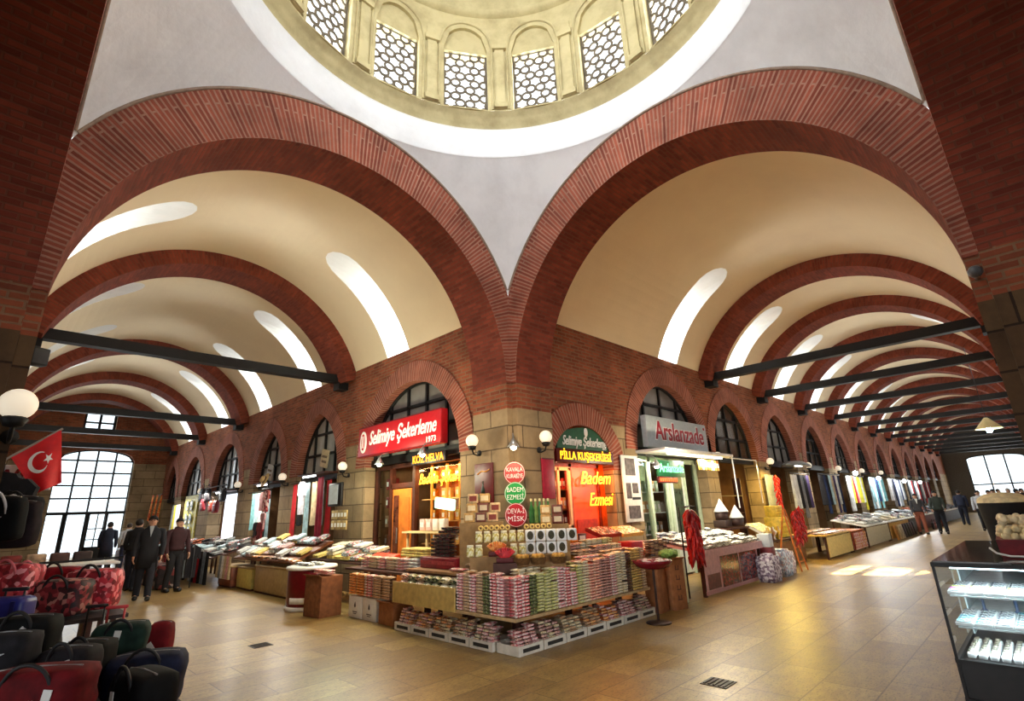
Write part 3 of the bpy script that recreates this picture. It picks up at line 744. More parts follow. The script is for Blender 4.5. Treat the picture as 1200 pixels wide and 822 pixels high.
# grey sign
r = empty('shop_sign', 'light grey sign board with red lettering over the white sweet shop', 'sign', F('R', 5.32, -.12, 2.76), RZ('R'))
mb = MB(); mb.rbox((0, 0, .345), (2.84, .14, .69), .012); mb.build('sign_board', M((176, 186, 190), .4, .05), r)
text('Arslanzade', .58, WHT, r, (.06, -.072, .36), off=.026, width=2.36, name='lettering_outline', ext=.004)
text('Arslanzade', .58, M((160, 12, 34), .4, 0), r, (.06, -.08, .36), off=.006, width=2.3)
mb = MB(); oval(mb, (1.3, .58), .035, .035, -.078, -.068); mb.build('emblem', M((160, 12, 34), .4, 0), r)
# LED message boards
def led(label, side, s, d, z, w, h, body, col, size, strength=1.8, back=(20, 8, 6)):
    r = empty('led_sign', label, 'sign', F(side, s, d, z), RZ(side))
    mb = MB(); mb.rbox((0, 0, 0), (w, .06, h), .01); mb.build('casing', M(back, .4, 0), r)
    text(body, size, emis(col, strength), r, (0, -.034, 0), off=.003, width=w * .9)
    return r
led('black lit message board with orange letters under the green arched sign', 'R', 1.88, -.02, 2.46, 1.72, .24, 'PİLLA KUŞEKERİESİ', (255, 190, 30),   .2, 1.8, (90, 10, 8))
led('dark lit message board with orange letters under the red sign board', 'L', 2.25, -.06, 2.57, 1.1, .2, 'KOZ HELVA', (255, 150, 20), .2, 1.8)
led('green lit name board hanging under the grey sign board', 'R', 4.5, -.3, 2.3, 1.15, .34, 'Arslanzade', (120, 255, 170),   .26, 1.6, (6, 90, 50))
led('small red lit strip under the green lit name board', 'R', 4.35, -.28, 2.06, .8, .13, 'IIIIIIIII', (255, 90, 40), .1, 1.8, (90, 20, 10))
def neon(label, side, s, d, z, lines, col, size, w, strength=2.4):
    r = empty('neon_sign', label, 'sign', F(side, s, d, z), RZ(side))
    for i, b in enumerate(lines): text(b, size, emis(col, strength), r, ((i % 2) * .12, 0, -i * size * 1.15), shear=.35, off=.0, width=w * (1 if i == 0 else .8), name='neon_tube')
    return r
neon('yellow neon script in the window of the red sign shop', 'L', 2.12, .07, 2.2, ['Badem Şekeri'], (255, 176, 30), .3, 1.3)
neon('large yellow neon script on the orange door of the small arch', 'R', 2.24, .06, 2.08, ['Badem', 'Ezmesi'], (255, 196, 40), .34, .95, 2)
# round and square hanging signs on the corner pier
def round_sign(label, loc, r_, col, lines, size):
    r = empty('round_sign', label, 'sign', loc, -PI / 4)
    mb = MB(); oval(mb, (0, 0), r_, r_ * 1.05, -.02, .02, n=32); mb.build('disc', M(col, .4, .03), r)
    mb = MB(); pts = [(r_ * .93 * math.cos(2 * PI * k / 32), -.022, r_ * .98 * math.sin(2 * PI * k / 32)) for k in range(33)]; mb.tube(pts, .004, 5); mb.build('rim', WHT, r)
    for i, b in enumerate(lines): text(b, size, WHT, r, (0, -.024, (len(lines) - 1) * size * .55 - i * size * 1.1), off=0, width=min(r_ * 1.5, size * len(b) * .7))
    return r
PD = -.27
round_sign('round green sign on the corner pier above the round red one', (PD, PD, 1.8), .165, (22, 150, 66), ['BADEM', 'EZMESİ'], .1)
round_sign('round red sign at the foot of the corner pier below the green one', (PD - .05, PD - .05, 1.49), .165, (176, 26, 40), ['DEVA-İ', 'MİSK'], .1)
round_sign('round red sign just under the spot lamp, topmost of the three discs', (PD + .05, PD + .05, 2.11), .165, (176, 26, 34), ['KAVALA', 'KURABİYE'], .09)
mb = MB(); mb.tube([(PD + .1, PD + .1, .9), (PD + .1, PD + .1, 2.3)], .016, 8); o = mb.build('sign_post', IRON); tag(o, 'thin dark post behind the round signs on the corner pier', 'post')
# poster with a bottle on the stone pier
r = empty('poster', 'dark red poster with a bottle on the pale corner pier', 'poster', F('L', .585, -.135, 2.0), RZ('L'))
mb = MB(); mb.rbox((0, 0, 0), (.46, .02, .66), .006); mb.build('sheet', M((98, 24, 26), .4, .12, scale=5), r)
mb = MB(); mb.lathe([(.001, -.26), (.05, -.26), (.05, -.1), (.02, -.04), (.02, .04), (.001, .04)], (-.02, -.012, 0), 10, M=Matrix.Diagonal((1, .12, 1, 1))); mb.build('printed_bottle', M((16, 30, 18), .3, 0), r)
for x_, r_ in ((.1, .07), (-.12, .06)): mb = MB(); mb.sphere((x_, -.012, -.21), r_, sc=(1, .1, .8)); mb.build('printed_fruit', M((70, 96, 50), .4), r)
mb = MB(); mb.tube([(-.15, -.013, .16), (-.05, -.013, .2), (.06, -.013, .19), (.16, -.013, .22)], .012, 5); mb.build('printed_script', M((226, 150, 40), .4, 0), r)
# posters on the pier between green sign and grey sign
r = empty('poster', 'white poster sheet with dark picture between green and grey signs', 'poster', F('R', 3.28, -.06, 1.9), RZ('R'))
mb = MB(); mb.rbox((0, 0, 0), (.62, .03, 1.3), .008); mb.build('sheet', WHITEP, r)
for c_, d_ in (((-.02, -.02, .42), (.34, .01, .34)), ((.1, -.02, .0), (.2, .01, .2)), ((-.14, -.02, -.05), (.16, .01, .3)), ((.0, -.02, -.46), (.4, .01, .24))): mb = MB(); mb.box(c_, d_); mb.build('printed_picture', M((96, 84, 84), .5, .3, scale=12), r)
mb = MB(); mb.box((.1, -.026, -.2), (.3, .006, .05)); mb.build('printed_band', M((40, 36, 40), .5, 0), r)

# ------------------------------------------------------------------ globe wall lamps, bulbs, pendant
GLOBE = emis((255, 240, 214), .55, 'globe'); BULB = emis((255, 240, 190), 25, 'bulb'); BULBG = emis((214, 255, 190), 25, 'bulb green')
def globe_lamp():
    r = empty('globe_lamp', 'x', 'lamp')
    mb = MB(); mb.sphere((0, 0, 0), .105, n=16, k=12); mb.build('globe', GLOBE, r)
    mb = MB(); mb.lathe([(.001, -.16), (.05, -.15), (.075, -.1), (.06, -.085), (.001, -.085)], n=12); mb.tube([(0, 0, -.15), (0, .03, -.22), (0, .12, -.24), (0, .17, -.2)], .014, 6); mb.lathe([(.001, 0), (.05, 0), (.05, .02), (.001, .02)], (0, .17, -.2), 10, M=Matrix.Rotation(PI / 2, 4, 'X')); mb.build('bracket', IRON, r)
    return r
gl = Proto(globe_lamp())
gl.put(F('L', .64, -.34, 2.7), RZ('L'), 'white globe lamp on the left face of the corner pier')
gl.put(F('R', .42, -.34, 2.7), RZ('R'), 'white globe lamp on the right face of the corner pier')
for i, s in enumerate((5.45, 8.95, 12.6, 16.75)): gl.put(F('L', s, -.2, 2.68), RZ('L'), 'white globe lamp on the %s pier of the left aisle' % ORD[i + 1])
for i, s in enumerate((7.2, 10.85, 14.5, 18.3, 22.1, 26.0)): gl.put(F('R', s, -.2, 2.7), RZ('R'), 'white globe lamp on the %s pier of the right aisle' % ORD[i + 1])
gl.put((-5.93, -.24, 2.53), 0, 'large white globe lamp on the dark pier at the left picture edge', scale=1.2)
def spot(label, loc, mat=BULB, pw=12, col=WARM, rz=0):
    r = empty('spot_lamp', label, 'lamp', loc, rz)
    mb = MB(); mb.sphere((0, 0, 0), .05, n=12, k=8); mb.build('bulb', mat, r)
    mb = MB(); mb.lathe([(.03, .03), (.09, -.005), (.095, -.0), (.04, .09), (.02, .13), (.001, .13)], n=14); mb.tube([(0, 0, .12), (0, .05, .2), (0, .22, .24)], .01, 6); mb.build('reflector', STEEL, r)
    point('spot_light', tuple(Vector(loc) + Euler((0, 0, rz)).to_matrix() @ Vector((0, -.8, -.1))), pw, col, .06)
spot('bright spot lamp clipped to the corner pier above the red plate', (-.28, -.28, 2.5), BULB, SPOT_W * .5, WARM, -PI / 4)
spot('greenish white bulb hanging under the middle of the red sign', F('L', 3.45, -.42, 2.55), BULBG, SPOT_W, (.9, 1, .7), RZ('L'))
spot('bright bulb hanging under the right end of the red sign', F('L', 1.95, -.42, 2.6), BULB, SPOT_W, (1, .85, .6), RZ('L'))
spot('bright bulb beside the green lit name board', F('R', 3.72, -.42, 2.32), BULB, SPOT_W, (1, .85, .6))
def pendant(label, loc, g=None):
    r = empty('pendant_lamp', label, 'lamp', loc)
    mb = MB(); mb.lathe([(.04, .3), (.07, .27), (.3, 0), (.305, -.01), (.29, 0), (.06, .25)], n=18); mb.build('shade', M((226, 206, 150), .5, .05), r)
    mb = MB(); mb.sphere((0, 0, -.03), .08, n=10, k=8); mb.build('bulb', emis((190, 245, 255), 30), r)
    mb = MB(); mb.tube([(0, 0, .3), (0, 0, 5.6 - loc[2])], .008, 5); mb.build('cord', BLACK, r)
    point('pendant_light', (loc[0], loc[1], loc[2] - .15), 40, (.8, .95, 1), .08)
pendant('cone pendant lamp with glowing bulb hanging over the right aisle', (13.5, -5.2, 3.25))

# ------------------------------------------------------------------ first shop on the left (under the red sign)
def boxes_on(label, group, cat, name, mats, pts, side, size, rz=0):
    """individual boxes at wall positions (s, d, z)"""
    ps = []
    for m in mats:
        mb = MB(); mb.rbox((0, 0, size[2] / 2), size, .008); mb.box((0, -size[1] / 2 - .001, size[2] * .5), (size[0] * .7, .004, size[2] * .42), 1)
        ps.append(Proto(tag(mb.build(name, [m, WHITEP]), label, cat, group)))
    for s, d, z in pts: random.choice(ps).put(F(side, s, d, z + .004), RZ(side) + random.uniform(-.06, .06), label, group)
r = empty('shopfront', 'wooden shop front with orange door and window under the red sign', 'shop front', F('L', 3.06, .3, 0), RZ('L'))
X = lambda s: lx('L', 3.06, s)
mb = MB()
for s in (4.72, 4.07, 3.2, 1.42): mb.bx((X(s) - .045, -.05, 0), (X(s) + .045, .05, 2.6))
mb.bx((-1.69, -.05, 2.52), (1.69, .05, 2.62)); mb.bx((-1.69, -.05, 0), (X(4.07), .05, .7)); mb.bx((X(3.2), -.05, 0), (1.69, .05, .75)); mb.bx((X(4.07), -.05, 2.1), (X(3.2), .05, 2.2))
mb.build('frame', DWOOD, r)
dr_ = MB(); dr_.bx((X(4.0), -.03, .05), (X(3.3), .03, 2.08)); d_ = dr_.build('door', M((206, 116, 44), .45, .12, scale=4), r)
mb = MB(); mb.bx((X(3.72), -.045, .3), (X(3.36), -.03, 1.9)); mb.build('door_panel', ORW, d_)
mb = MB(); mb.bx((X(3.95), -.045, .3), (X(3.76), -.03, 1.95)); mb.build('door_glass', M((90, 50, 36), .15, .3, scale=8), d_)
mb = MB(); mb.tube([(X(3.74), -.08, 1.0), (X(3.74), -.08, 1.3)], .014, 6); mb.build('handle', STEEL, d_)
for a_, b_, c_ in ((4.68, 4.1, .7), (3.16, 1.46, .75)): mb = MB(); mb.poly([(X(a_), 0, c_), (X(b_), 0, c_), (X(b_), 0, 2.52), (X(a_), 0, 2.52)]); mb.build('glass_pane', GLASSC, r)
mb = MB(); mb.bx((X(3.16), .5, .3), (X(1.44), .56, 2.5)); mb.build('back_board', M((226, 120, 40), .5, .2, scale=9), r)
for z in (1.0, 1.42, 1.84, 2.2):
    mb = MB(); mb.bx((X(3.14), .12, z - .02), (X(1.46), .5, z)); mb.build('shelf', M((236, 190, 120), .5, .05), r)
for s in (2.8, 2.3, 1.9):
    mb = MB(); mb.bx((X(s) - .02, .1, .75), (X(s) + .02, .14, 2.5)); mb.build('upright', M((230, 160, 70), .5, .05), r)
boxes_on('orange gift box on the shelves behind the window of the red sign shop', 'gift boxes in the red sign shop window', 'box', 'gift_box', [M((232, 150, 40), .4, .2, scale=18), M((196, 70, 30), .4, .2, scale=18), M((240, 200, 110), .4, .1)],
    [(s, .62, z) for z in (1.0, 1.42, 1.84, 2.2) for s in (1.58, 1.75, 2.05, 2.18, 2.45, 2.62, 2.95, 3.06)], 'L', (.12, .1, .2))
boxes_on('white carton on the bright shelf of the red sign shop window', 'white cartons on the bright shelf', 'box', 'carton', [M((236, 226, 214), .4, .06), M((226, 190, 180), .4, .1)], [(s, -.1, 1.26) for s in (1.72, 1.92, 2.12, 2.32)], 'L', (.15, .1, .2))
mb = MB(); mb.bx(F('L', 1.5, -.2, 1.22), F('L', 2.9, .05, 1.25)); mb.bx(F('L', 2.2, -.12, 0), F('L', 2.24, -.08, 1.22)); mb.bx(F('L', 1.55, -.12, 0), F('L', 1.59, -.08, 1.22)); mb.bx(F('L', 2.82, -.12, 0), F('L', 2.86, -.08, 1.22)); tag(mb.build('display_shelf', M((238, 214, 160), .4, .05)), 'pale narrow shelf standing before the red sign shop window', 'shelf')
mb = MB(); mb.rbox((0, 0, 0), (.55, .08, .2), .02); o = mb.build('light_box', emis((190, 255, 214), 1.6)); o.location = F('L', 1.95, .1, 1.72); o.rotation_euler = (0, .12, RZ('L')); tag(o, 'small green white glowing plate in the red sign shop window', 'sign')
boxes_on('small jar seen in the side window left of the orange door', 'goods in the side window', 'jar', 'storage_jar', [M((176, 140, 110), .3, .2), M((120, 40, 40), .3, .2)], [(4.25 + .14 * i, .5, z) for z in (.9, 1.3, 1.7, 2.1) for i in range(3)], 'L', (.1, .1, .24))
area('shop_lamp_left', F('L', 2.3, .35, 2.45), F('L', 2.3, .6, 1), 1.5, .2, SHOP_W * 1.6, (1, .55, .2)); area('shop_lamp_door', F('L', 3.7, -.05, 2.45), F('L', 3.7, 0.6, .5), .6, .1, SHOP_W * .4, (1, .65, .3))

# ------------------------------------------------------------------ small shop under the green sign
r = empty('shopfront', 'orange lit shop front in the small arch under the green sign', 'shop front', F('R', 1.85, .3, 0), RZ('R'))
mb = MB(); X = lambda s: s - 1.85
for s in (.97, 1.72, 2.6): mb.bx((X(s) - .04, -.05, 0), (X(s) + .04, .05, 2.36))
mb.bx((-.92, -.05, 2.3), (.92, .05, 2.38)); mb.bx((-.92, -.05, 0), (X(1.72), .05, 1.22)); mb.build('frame', M((150, 44, 24), .5, .15), r)
mb = MB()
for s in (1.02, 1.34, 1.66): mb.bx((X(s) - .03, -.08, 1.22), (X(s) + .03, -.04, 2.28))
for z in (1.24, 2.26): mb.bx((X(.99), -.08, z - .03), (X(1.69), -.04, z + .03))
mb.build('window_frame', M((226, 190, 150), .5, .05), r)
mb = MB(); mb.bx((X(1.0), .3, 1.2), (X(1.7), .36, 2.3)); mb.build('back_board', M((160, 40, 26), .6, .2, scale=8), r)
for z in (1.26, 1.55, 1.9):
    mb = MB(); mb.bx((X(1.0), .02, z - .02), (X(1.7), .3, z)); mb.build('shelf', WOOD, r)
mb = MB(); mb.bx((X(1.77), -.02, .05), (X(2.56), .03, 2.3)); d_ = mb.build('door', M((232, 84, 26), .4, .12, scale=5), r)
mb = MB(); mb.bx((X(1.86), -.04, 1.0), (X(2.47), -.02, 1.35)); mb.bx((X(1.86), -.04, .2), (X(2.47), -.02, .85)); mb.build('door_panel', M((190, 50, 22), .4, .15), d_)
mb = MB(); mb.bx((X(2.62), -.06, 0), (X(2.77), .05, 2.4)); mb.build('side_panel', M((240, 96, 30), .45, .1), r)
boxes_on('small red and cream packet on the shelves in the orange shop window', 'packets in the orange shop window', 'packet', 'gift_packet', [M((206, 60, 44), .4, .15), M((230, 180, 120), .4, .15), M((110, 26, 24), .4, .15)], [(1.07 + .1 * i, .42, z) for z in (1.26, 1.55, 1.9) for i in range(7)], 'R', (.08, .08, .2))
area('shop_lamp_right', F('R', 2.0, -.12, 2.28), F('R', 2.05, .3, .8), 1.4, .1, SHOP_W * 1.0, (1, .36, .1)); point('shop_glow_right', F('R', 1.35, .35, 2.15), SHOP_W * .25, (1, .5, .25), .05)

# ------------------------------------------------------------------ white sweet shop under the grey sign
r = empty('shopfront', 'pale green framed shop front under the grey sign board', 'shop front', F('R', 5.3, .3, 0), RZ('R'))
mb = MB(); X = lambda s: s - 5.3
for s in (3.8, 4.55, 5.3, 5.42, 6.15, 6.8): mb.bx((X(s) - .045, -.05, 0), (X(s) + .045, .05, 2.62))
mb.bx((-1.58, -.05, 2.5), (1.58, .05, 2.64)); mb.bx((-1.58, -.05, 0), (X(5.3), .05, .5)); mb.build('frame', M((190, 206, 176), .45, .05), r)
mb = MB(); mb.bx((X(5.46), -.03, .05), (X(6.1), .03, 2.45)); d_ = mb.build('door', M((206, 216, 204), .45, .05), r)
mb = MB(); mb.bx((X(5.58), -.045, .9), (X(5.98), -.03, 2.3)); mb.build('door_glass', M((60, 70, 56), .12, .3, scale=6), d_)
mb = MB(); mb.bx((X(3.85), .35, .5), (X(5.25), .4, 2.5)); mb.build('back_board', M((150, 170, 130), .5, .15, scale=5), r)
for a_, b_, c_ in ((3.84, 5.26, .5), (6.2, 6.76, .1)): mb = MB(); mb.poly([(X(a_), 0, c_), (X(b_), 0, c_), (X(b_), 0, 2.5), (X(a_), 0, 2.5)]); mb.build('glass_pane', GLASSC, r)
for z in (.95, 1.4, 1.85):
    mb = MB(); mb.bx((X(3.86), .05, z - .02), (X(5.24), .34, z)); mb.build('shelf', WHITEP, r)
boxes_on('green and white tin on the shelves behind the pale green frame', 'tins behind the pale green frame', 'tin', 'sweet_tin', [M((196, 206, 176), .4, .1), M((80, 110, 70), .4, .1), M((210, 160, 110), .4, .1)], [(3.95 + .165 * i, .48, z) for z in (.95, 1.4, 1.85) for i in range(8)], 'R', (.12, .1, .24))
r = empty('awning_shelf', 'white lit canopy shelf running under the grey sign board', 'canopy', F('R', 5.3, -.35, 2.62), 0)
mb = MB(); mb.rbox((0, 0, .03), (3.3, .7, .06), .01); mb.build('canopy_board', WHITEP, r)
mb = MB(); mb.box((.2, -.1, -.02), (2.6, .06, .04)); mb.build('tube_light', emis((255, 244, 220), 7), r)
mb = MB(); mb.tube([(1.6, -.33, .0), (1.6, -.33, -1.2)], .016, 6); mb.build('support_rod', WHITEP, r)
area('canopy_light', F('R', 5.3, -.4, 2.56), F('R', 5.2, -.6, 0), 2.8, .1, CANOPY_W, (1, .9, .72))
boxes_on('colourful candy bag hanging in the row under the white canopy shelf', 'candy bags under the canopy', 'bag', 'candy_bag', [M((230, 200, 90), .4, .2), M((240, 236, 226), .4, .1), M((196, 130, 50), .4, .2)], [(5.5 + .13 * i, -.5, 2.28) for i in range(8)], 'R', (.1, .04, .24))

r = empty('wall_panel', 'magenta red panel on the right face of the corner pier', 'panel', F('R', .66, -.135, 2.05), RZ('R')); mb = MB(); mb.rbox((0, 0, 0), (.3, .03, .66), .008); mb.build('sheet', M((176, 30, 60), .45, .1), r); mb = MB(); mb.box((0, -.018, .32), (.3, .01, .02)); mb.build('top_edge', M((90, 20, 40), .5, 0), r)
def bottle(label, loc, c1):
    r = empty('glass_bottle', label, 'bottle', loc); mb = MB(); mb.lathe([(.001, 0), (.04, 0), (.042, .02), (.042, .2), (.016, .27), (.016, .33), (.001, .33)], n=12); mb.build('bottle_body', M(c1, .12, .15), r); mb = MB(); mb.lathe([(.018, .32), (.019, .36), (.001, .362)], n=10); mb.build('cap', M((210, 200, 150), .4, 0), r)
# ------------------------------------------------------------------ the corner sweets stall
def mats_for(cols, label=(238, 232, 220), sc=46, rough=.28):
    return [speckle(cols, sc, rough, 'sweets'), M(label, .35, .03), M(cols[-1], .3, .1)]
def packet_mesh(cols, size=(.118, .15, .034), label=(238, 232, 220), name='sweet_packet'):
    """pillow bag of sweets: bulging body, crimped ends, paper label"""
    mb = MB(); w, d, h = size
    bm = bmesh.new(); bmesh.ops.create_grid(bm, x_segments=4, y_segments=4, size=.5)
    top = [(v.co.x, v.co.y) for v in bm.verts]; fs = [[v.index for v in f.verts] for f in bm.faces]; bm.free()
    def zz(x, y, s): return s * h / 2 * (1 - (abs(2 * x)) ** 4 * .85) * (1 - (abs(2 * y)) ** 8 * .45)
    mb.mesh([(x * w, y * d, h / 2 + zz(x, y, 1)) for x, y in top], fs, 0, True)
    mb.mesh([(x * w, y * d, h / 2 + zz(x, y, -1)) for x, y in top], [f[::-1] for f in fs], 0, True)
    mb.box((0, -d / 2 + .002, h / 2), (w * .96, .006, h * .7), 0); mb.box((0, -d / 2 - .002, h * .5), (w * .96, .004, h * .1), 2)
    mb.box((.01, .02, h * .99), (w * .4, d * .3, .002), 1)
    return mb.data(name, mats_for(cols, label))
PAL = {
 'pink and white': [(236, 160, 164), (250, 240, 230), (220, 104, 116), (246, 216, 208)],
 'red and white': [(214, 54, 66), (250, 238, 228), (232, 130, 134), (248, 222, 212)],
 'dark green': [(76, 90, 56), (140, 150, 90), (224, 214, 176), (60, 56, 44)],
 'pale yellow green': [(230, 228, 170), (206, 206, 124), (246, 242, 212), (170, 164, 92)],
 'salmon pink': [(238, 146, 124), (248, 200, 172), (220, 100, 88), (250, 228, 206)],
 'cream': [(246, 236, 206), (234, 218, 176), (250, 246, 230), (206, 182, 132)],
 'dark brown': [(70, 42, 34), (130, 80, 54), (176, 122, 84), (40, 28, 26)],
 'brown and rose': [(160, 98, 86), (216, 160, 146), (96, 56, 50), (240, 208, 194)],
 'golden yellow': [(224, 176, 70), (240, 206, 116), (170, 120, 50), (248, 228, 166)],
 'orange': [(236, 132, 46), (244, 172, 92), (204, 90, 36), (248, 212, 156)],
 'beige': [(228, 196, 156), (206, 166, 124), (242, 222, 194), (166, 122, 88)],
}
PK = {k: packet_mesh(v) for k, v in PAL.items()}
KINDN = {'pink and white': 'nougat_packet', 'red and white': 'candy_packet', 'dark green': 'pistachio_packet', 'pale yellow green': 'almond_packet', 'salmon pink': 'delight_packet', 'cream': 'sugar_packet', 'dark brown': 'chocolate_packet', 'brown and rose': 'caramel_packet', 'golden yellow': 'honey_packet', 'orange': 'fruit_packet', 'beige': 'halva_packet'}
NAMEK = {}
def put_packet(me, loc, rz, label, group, name=None, tilt=0):
    name = name or KINDN[[k for k in KINDN if k in label][0] if any(k in label for k in KINDN) else 'beige']
    o = bpy.data.objects.new(name, me); COL.objects.link(o); o.location = loc; o.rotation_euler = (tilt, 0, rz)
    return tag(o, label, 'sweets', group)
CX0, CY0 = -1.52, -1.45          # front corner of the stall
r = empty('market_stall', 'wooden corner stall of two decks piled with sweet packets', 'stall', (0, 0, 0))
mb = MB(); mb.bx((CX0, CY0, .36), (1.32, -.2, .395)); mb.bx((CX0, -.2, .36), (-.2, 1.02, .395)); mb.build('lower_deck', M((188, 156, 112), .5, .12), r)
mb = MB(); mb.bx((CX0 + .17, CY0 + .17, .76), (1.3, -.2, .79)); mb.bx((CX0 + .17, -.2, .76), (-.2, 1.0, .79)); mb.build('upper_deck', M((150, 110, 70), .6, .12), r)
mb = MB(); mb.bx((CX0 + .2, CY0 + .2, .395), (1.28, CY0 + .23, .76)); mb.bx((CX0 + .2, CY0 + .2, .395), (CX0 + .23, .98, .76)); mb.build('inner_board', DWOOD, r)
for x, y in ((CX0 + .5, CY0 + .5), (1.2, CY0 + .5), (1.2, -.3), (CX0 + .5, .9), (-.3, .9), (-.3, -.3), (0, CY0 + .5), (CX0 + .5, -.1)):
    mb = MB(); mb.bx((x - .035, y - .035, 0), (x + .035, y + .035, .76)); mb.build('leg', DWOOD, r)
mb = MB(); mb.bx((CX0 - .035, -.40, .37), (CX0 - .01, 1.02, .64)); mb.build('front_panel', GOLD, r, )
mb = MB(); mb.bx((CX0 - .005, -.38, .397), (CX0 + .165, 1.0, .568)); mb.build('packet_ledge', DWOOD, r)
rng = random.Random(5)
# front wall of packets on the right face and on the left face of the corner
seqR = ['red and white', 'red and white', 'dark green', 'pale yellow green', 'pale yellow green', 'pale yellow green', 'pink and white', 'red and white', 'pink and white', 'pale yellow green', 'cream', 'salmon pink', 'salmon pink', 'brown and rose', 'brown and rose', 'pink and white', 'cream', 'cream', 'dark brown', 'golden yellow', 'golden yellow', 'beige']
LH, PWD = .034, .125
def stack(kind, x, y, n, rz, where, ordn):
    lab = '%s sweet packet in the %s stack %s' % (kind, ordn, where)
    for k in range(n):
        put_packet(PK[kind], (x + rng.uniform(-.006, .006), y + rng.uniform(-.006, .006), .398 + k * (LH + .0008)), rz + rng.uniform(-.03, .03), lab, 'sweet packets in the %s stack %s' % (ordn, where))
N2 = ['first', 'second', 'third', 'fourth', 'fifth', 'sixth', 'seventh', 'eighth', 'ninth', 'tenth', 'eleventh', 'twelfth', 'thirteenth', 'fourteenth', 'fifteenth', 'sixteenth', 'seventeenth', 'eighteenth', 'nineteenth', 'twentieth', 'twenty-first', 'twenty-second', 'twenty-third', 'twenty-fourth']
for i, k in enumerate(seqR):
    stack(k, CX0 + .065 + .126 * i, CY0 + .08, 12 + int(4.2 * i / 21), 0, 'right of the stall corner', N2[i])
seqL = ['pink and white', 'red and white', 'dark green', 'beige', 'pink and white', 'beige', 'pink and white']
for i, k in enumerate(seqL):
    stack(k, CX0 + .08, CY0 + .235 + .126 * i, 12 + (i % 2), -PI / 2, 'left of the stall corner', N2[i])
# loose packets lying on the upper deck behind the front stacks
flat = ['cream', 'pale yellow green', 'pink and white', 'beige', 'brown and rose']
for j in range(3):
    for i in range(19):
        x = CX0 + .36 + .138 * i; y = CY0 + .3 + .165 * j
        if x > 1.2: continue
        for l in range(-1, 1 + j + (1 if i > 12 else 0)):
            k = flat[(i // 4 + j) % 5]
            put_packet(PK[k], (x, y, .80 + (l + 1) * .037 + .02 * j + .045 * (i > 8)), rng.uniform(-.08, .08), '%s sweet packet lying flat on the deck behind the front stacks' % k, 'flat %s packets on the upper deck' % k)
for j in range(2):
    for i in range(9):
        k = flat[(i // 2 + j) % 5]
        put_packet(PK[k], (CX0 + .3 + .165 * j, CY0 + .75 + .138 * i, .80 + .05 * j), PI / 2 + rng.uniform(-.08, .08), '%s sweet packet lying flat near the gold panel of the stall' % k, 'flat %s packets near the gold panel' % k)
# green and brown packs standing along the gold panel
PK2 = {k: packet_mesh(PAL[k], (.17, .1, .085), name='sweet_pouch') for k in ('dark green', 'brown and rose', 'beige', 'cream')}
for i in range(7):
    k = ['dark green', 'cream', 'dark green', 'dark green', 'beige', 'dark green', 'brown and rose'][i]
    for l in range(2): put_packet(PK2[k], (CX0 + .07 + .02 * l, -.27 + .19 * i, .572 + .088 * l), PI / 2, '%s pouch in the row along the gold panel of the stall' % k, '%s pouches along the gold panel' % k, 'sweet_pouch')
# cartons with labels on the floor along both faces, filled with packets
def tray_carton():
    r = empty('tray_carton', 'x', 'carton'); w, d, h = .4, .36, .1; t = .008
    mb = MB(); mb.bx((-w / 2, -d / 2, 0), (w / 2, d / 2, t))
    for y in (-d / 2, d / 2 - t): mb.bx((-w / 2, y, t), (w / 2, y + t, h))
    for x in (-w / 2, w / 2 - t): mb.bx((x, -d / 2 + t, t), (x + t, d / 2 - t, h))
    mb.build('tray', M((222, 214, 198), .6, .06), r)
    mb = MB(); mb.bx((-w * .34, -d / 2 - .002, .03), (w * .34, -d / 2, .07)); lb = mb.build('printed_label', M((48, 46, 44), .5, .1), r)
    return r
tc = Proto(tray_carton())
SMALL = {k: packet_mesh(PAL[k], (.1, .13, .03), name='candy_packet') for k in ('pink and white', 'brown and rose', 'cream', 'beige', 'orange')}
def carton(x, y, rz, lab, grp, kinds):
    tc.put((x, y, .004), rz, lab, grp)
    c, s = math.cos(rz), math.sin(rz)
    for layer in range(8):
        for i in range(3):
            lx_, ly_ = -.12 + .12 * i + rng.uniform(-.008, .008), -.1 + .014 * layer
            if layer == 7 and rng.random() < .5: continue
            k = kinds[(i + layer) % len(kinds)] if layer > 2 else kinds[i % len(kinds)]
            o = put_packet(SMALL[k], (x + c * lx_ - s * ly_, y + s * lx_ + c * ly_, .016 + .0325 * layer + rng.uniform(0, .002)), rz + rng.uniform(-.05, .05), '%s sweet packet heaped in the floor cartons under the stall' % k, '%s packets in the floor cartons' % k, 'candy_packet')
kk = list(SMALL)
for i in range(7): carton(CX0 + .26 + .415 * i, CY0 + .2, 0, 'low open carton on the floor, %s along the right side of the stall' % N2[i], 'floor cartons right of the stall corner', [kk[i % 5], kk[(i + 1) % 5], kk[i % 5]])
for i in range(5): carton(CX0 + .2, CY0 + .62 + .415 * i, -PI / 2, 'low open carton on the floor, %s along the left side of the stall' % N2[i], 'floor cartons left of the stall corner', [kk[(i + 2) % 5], kk[(i + 1) % 5], kk[i % 5]])

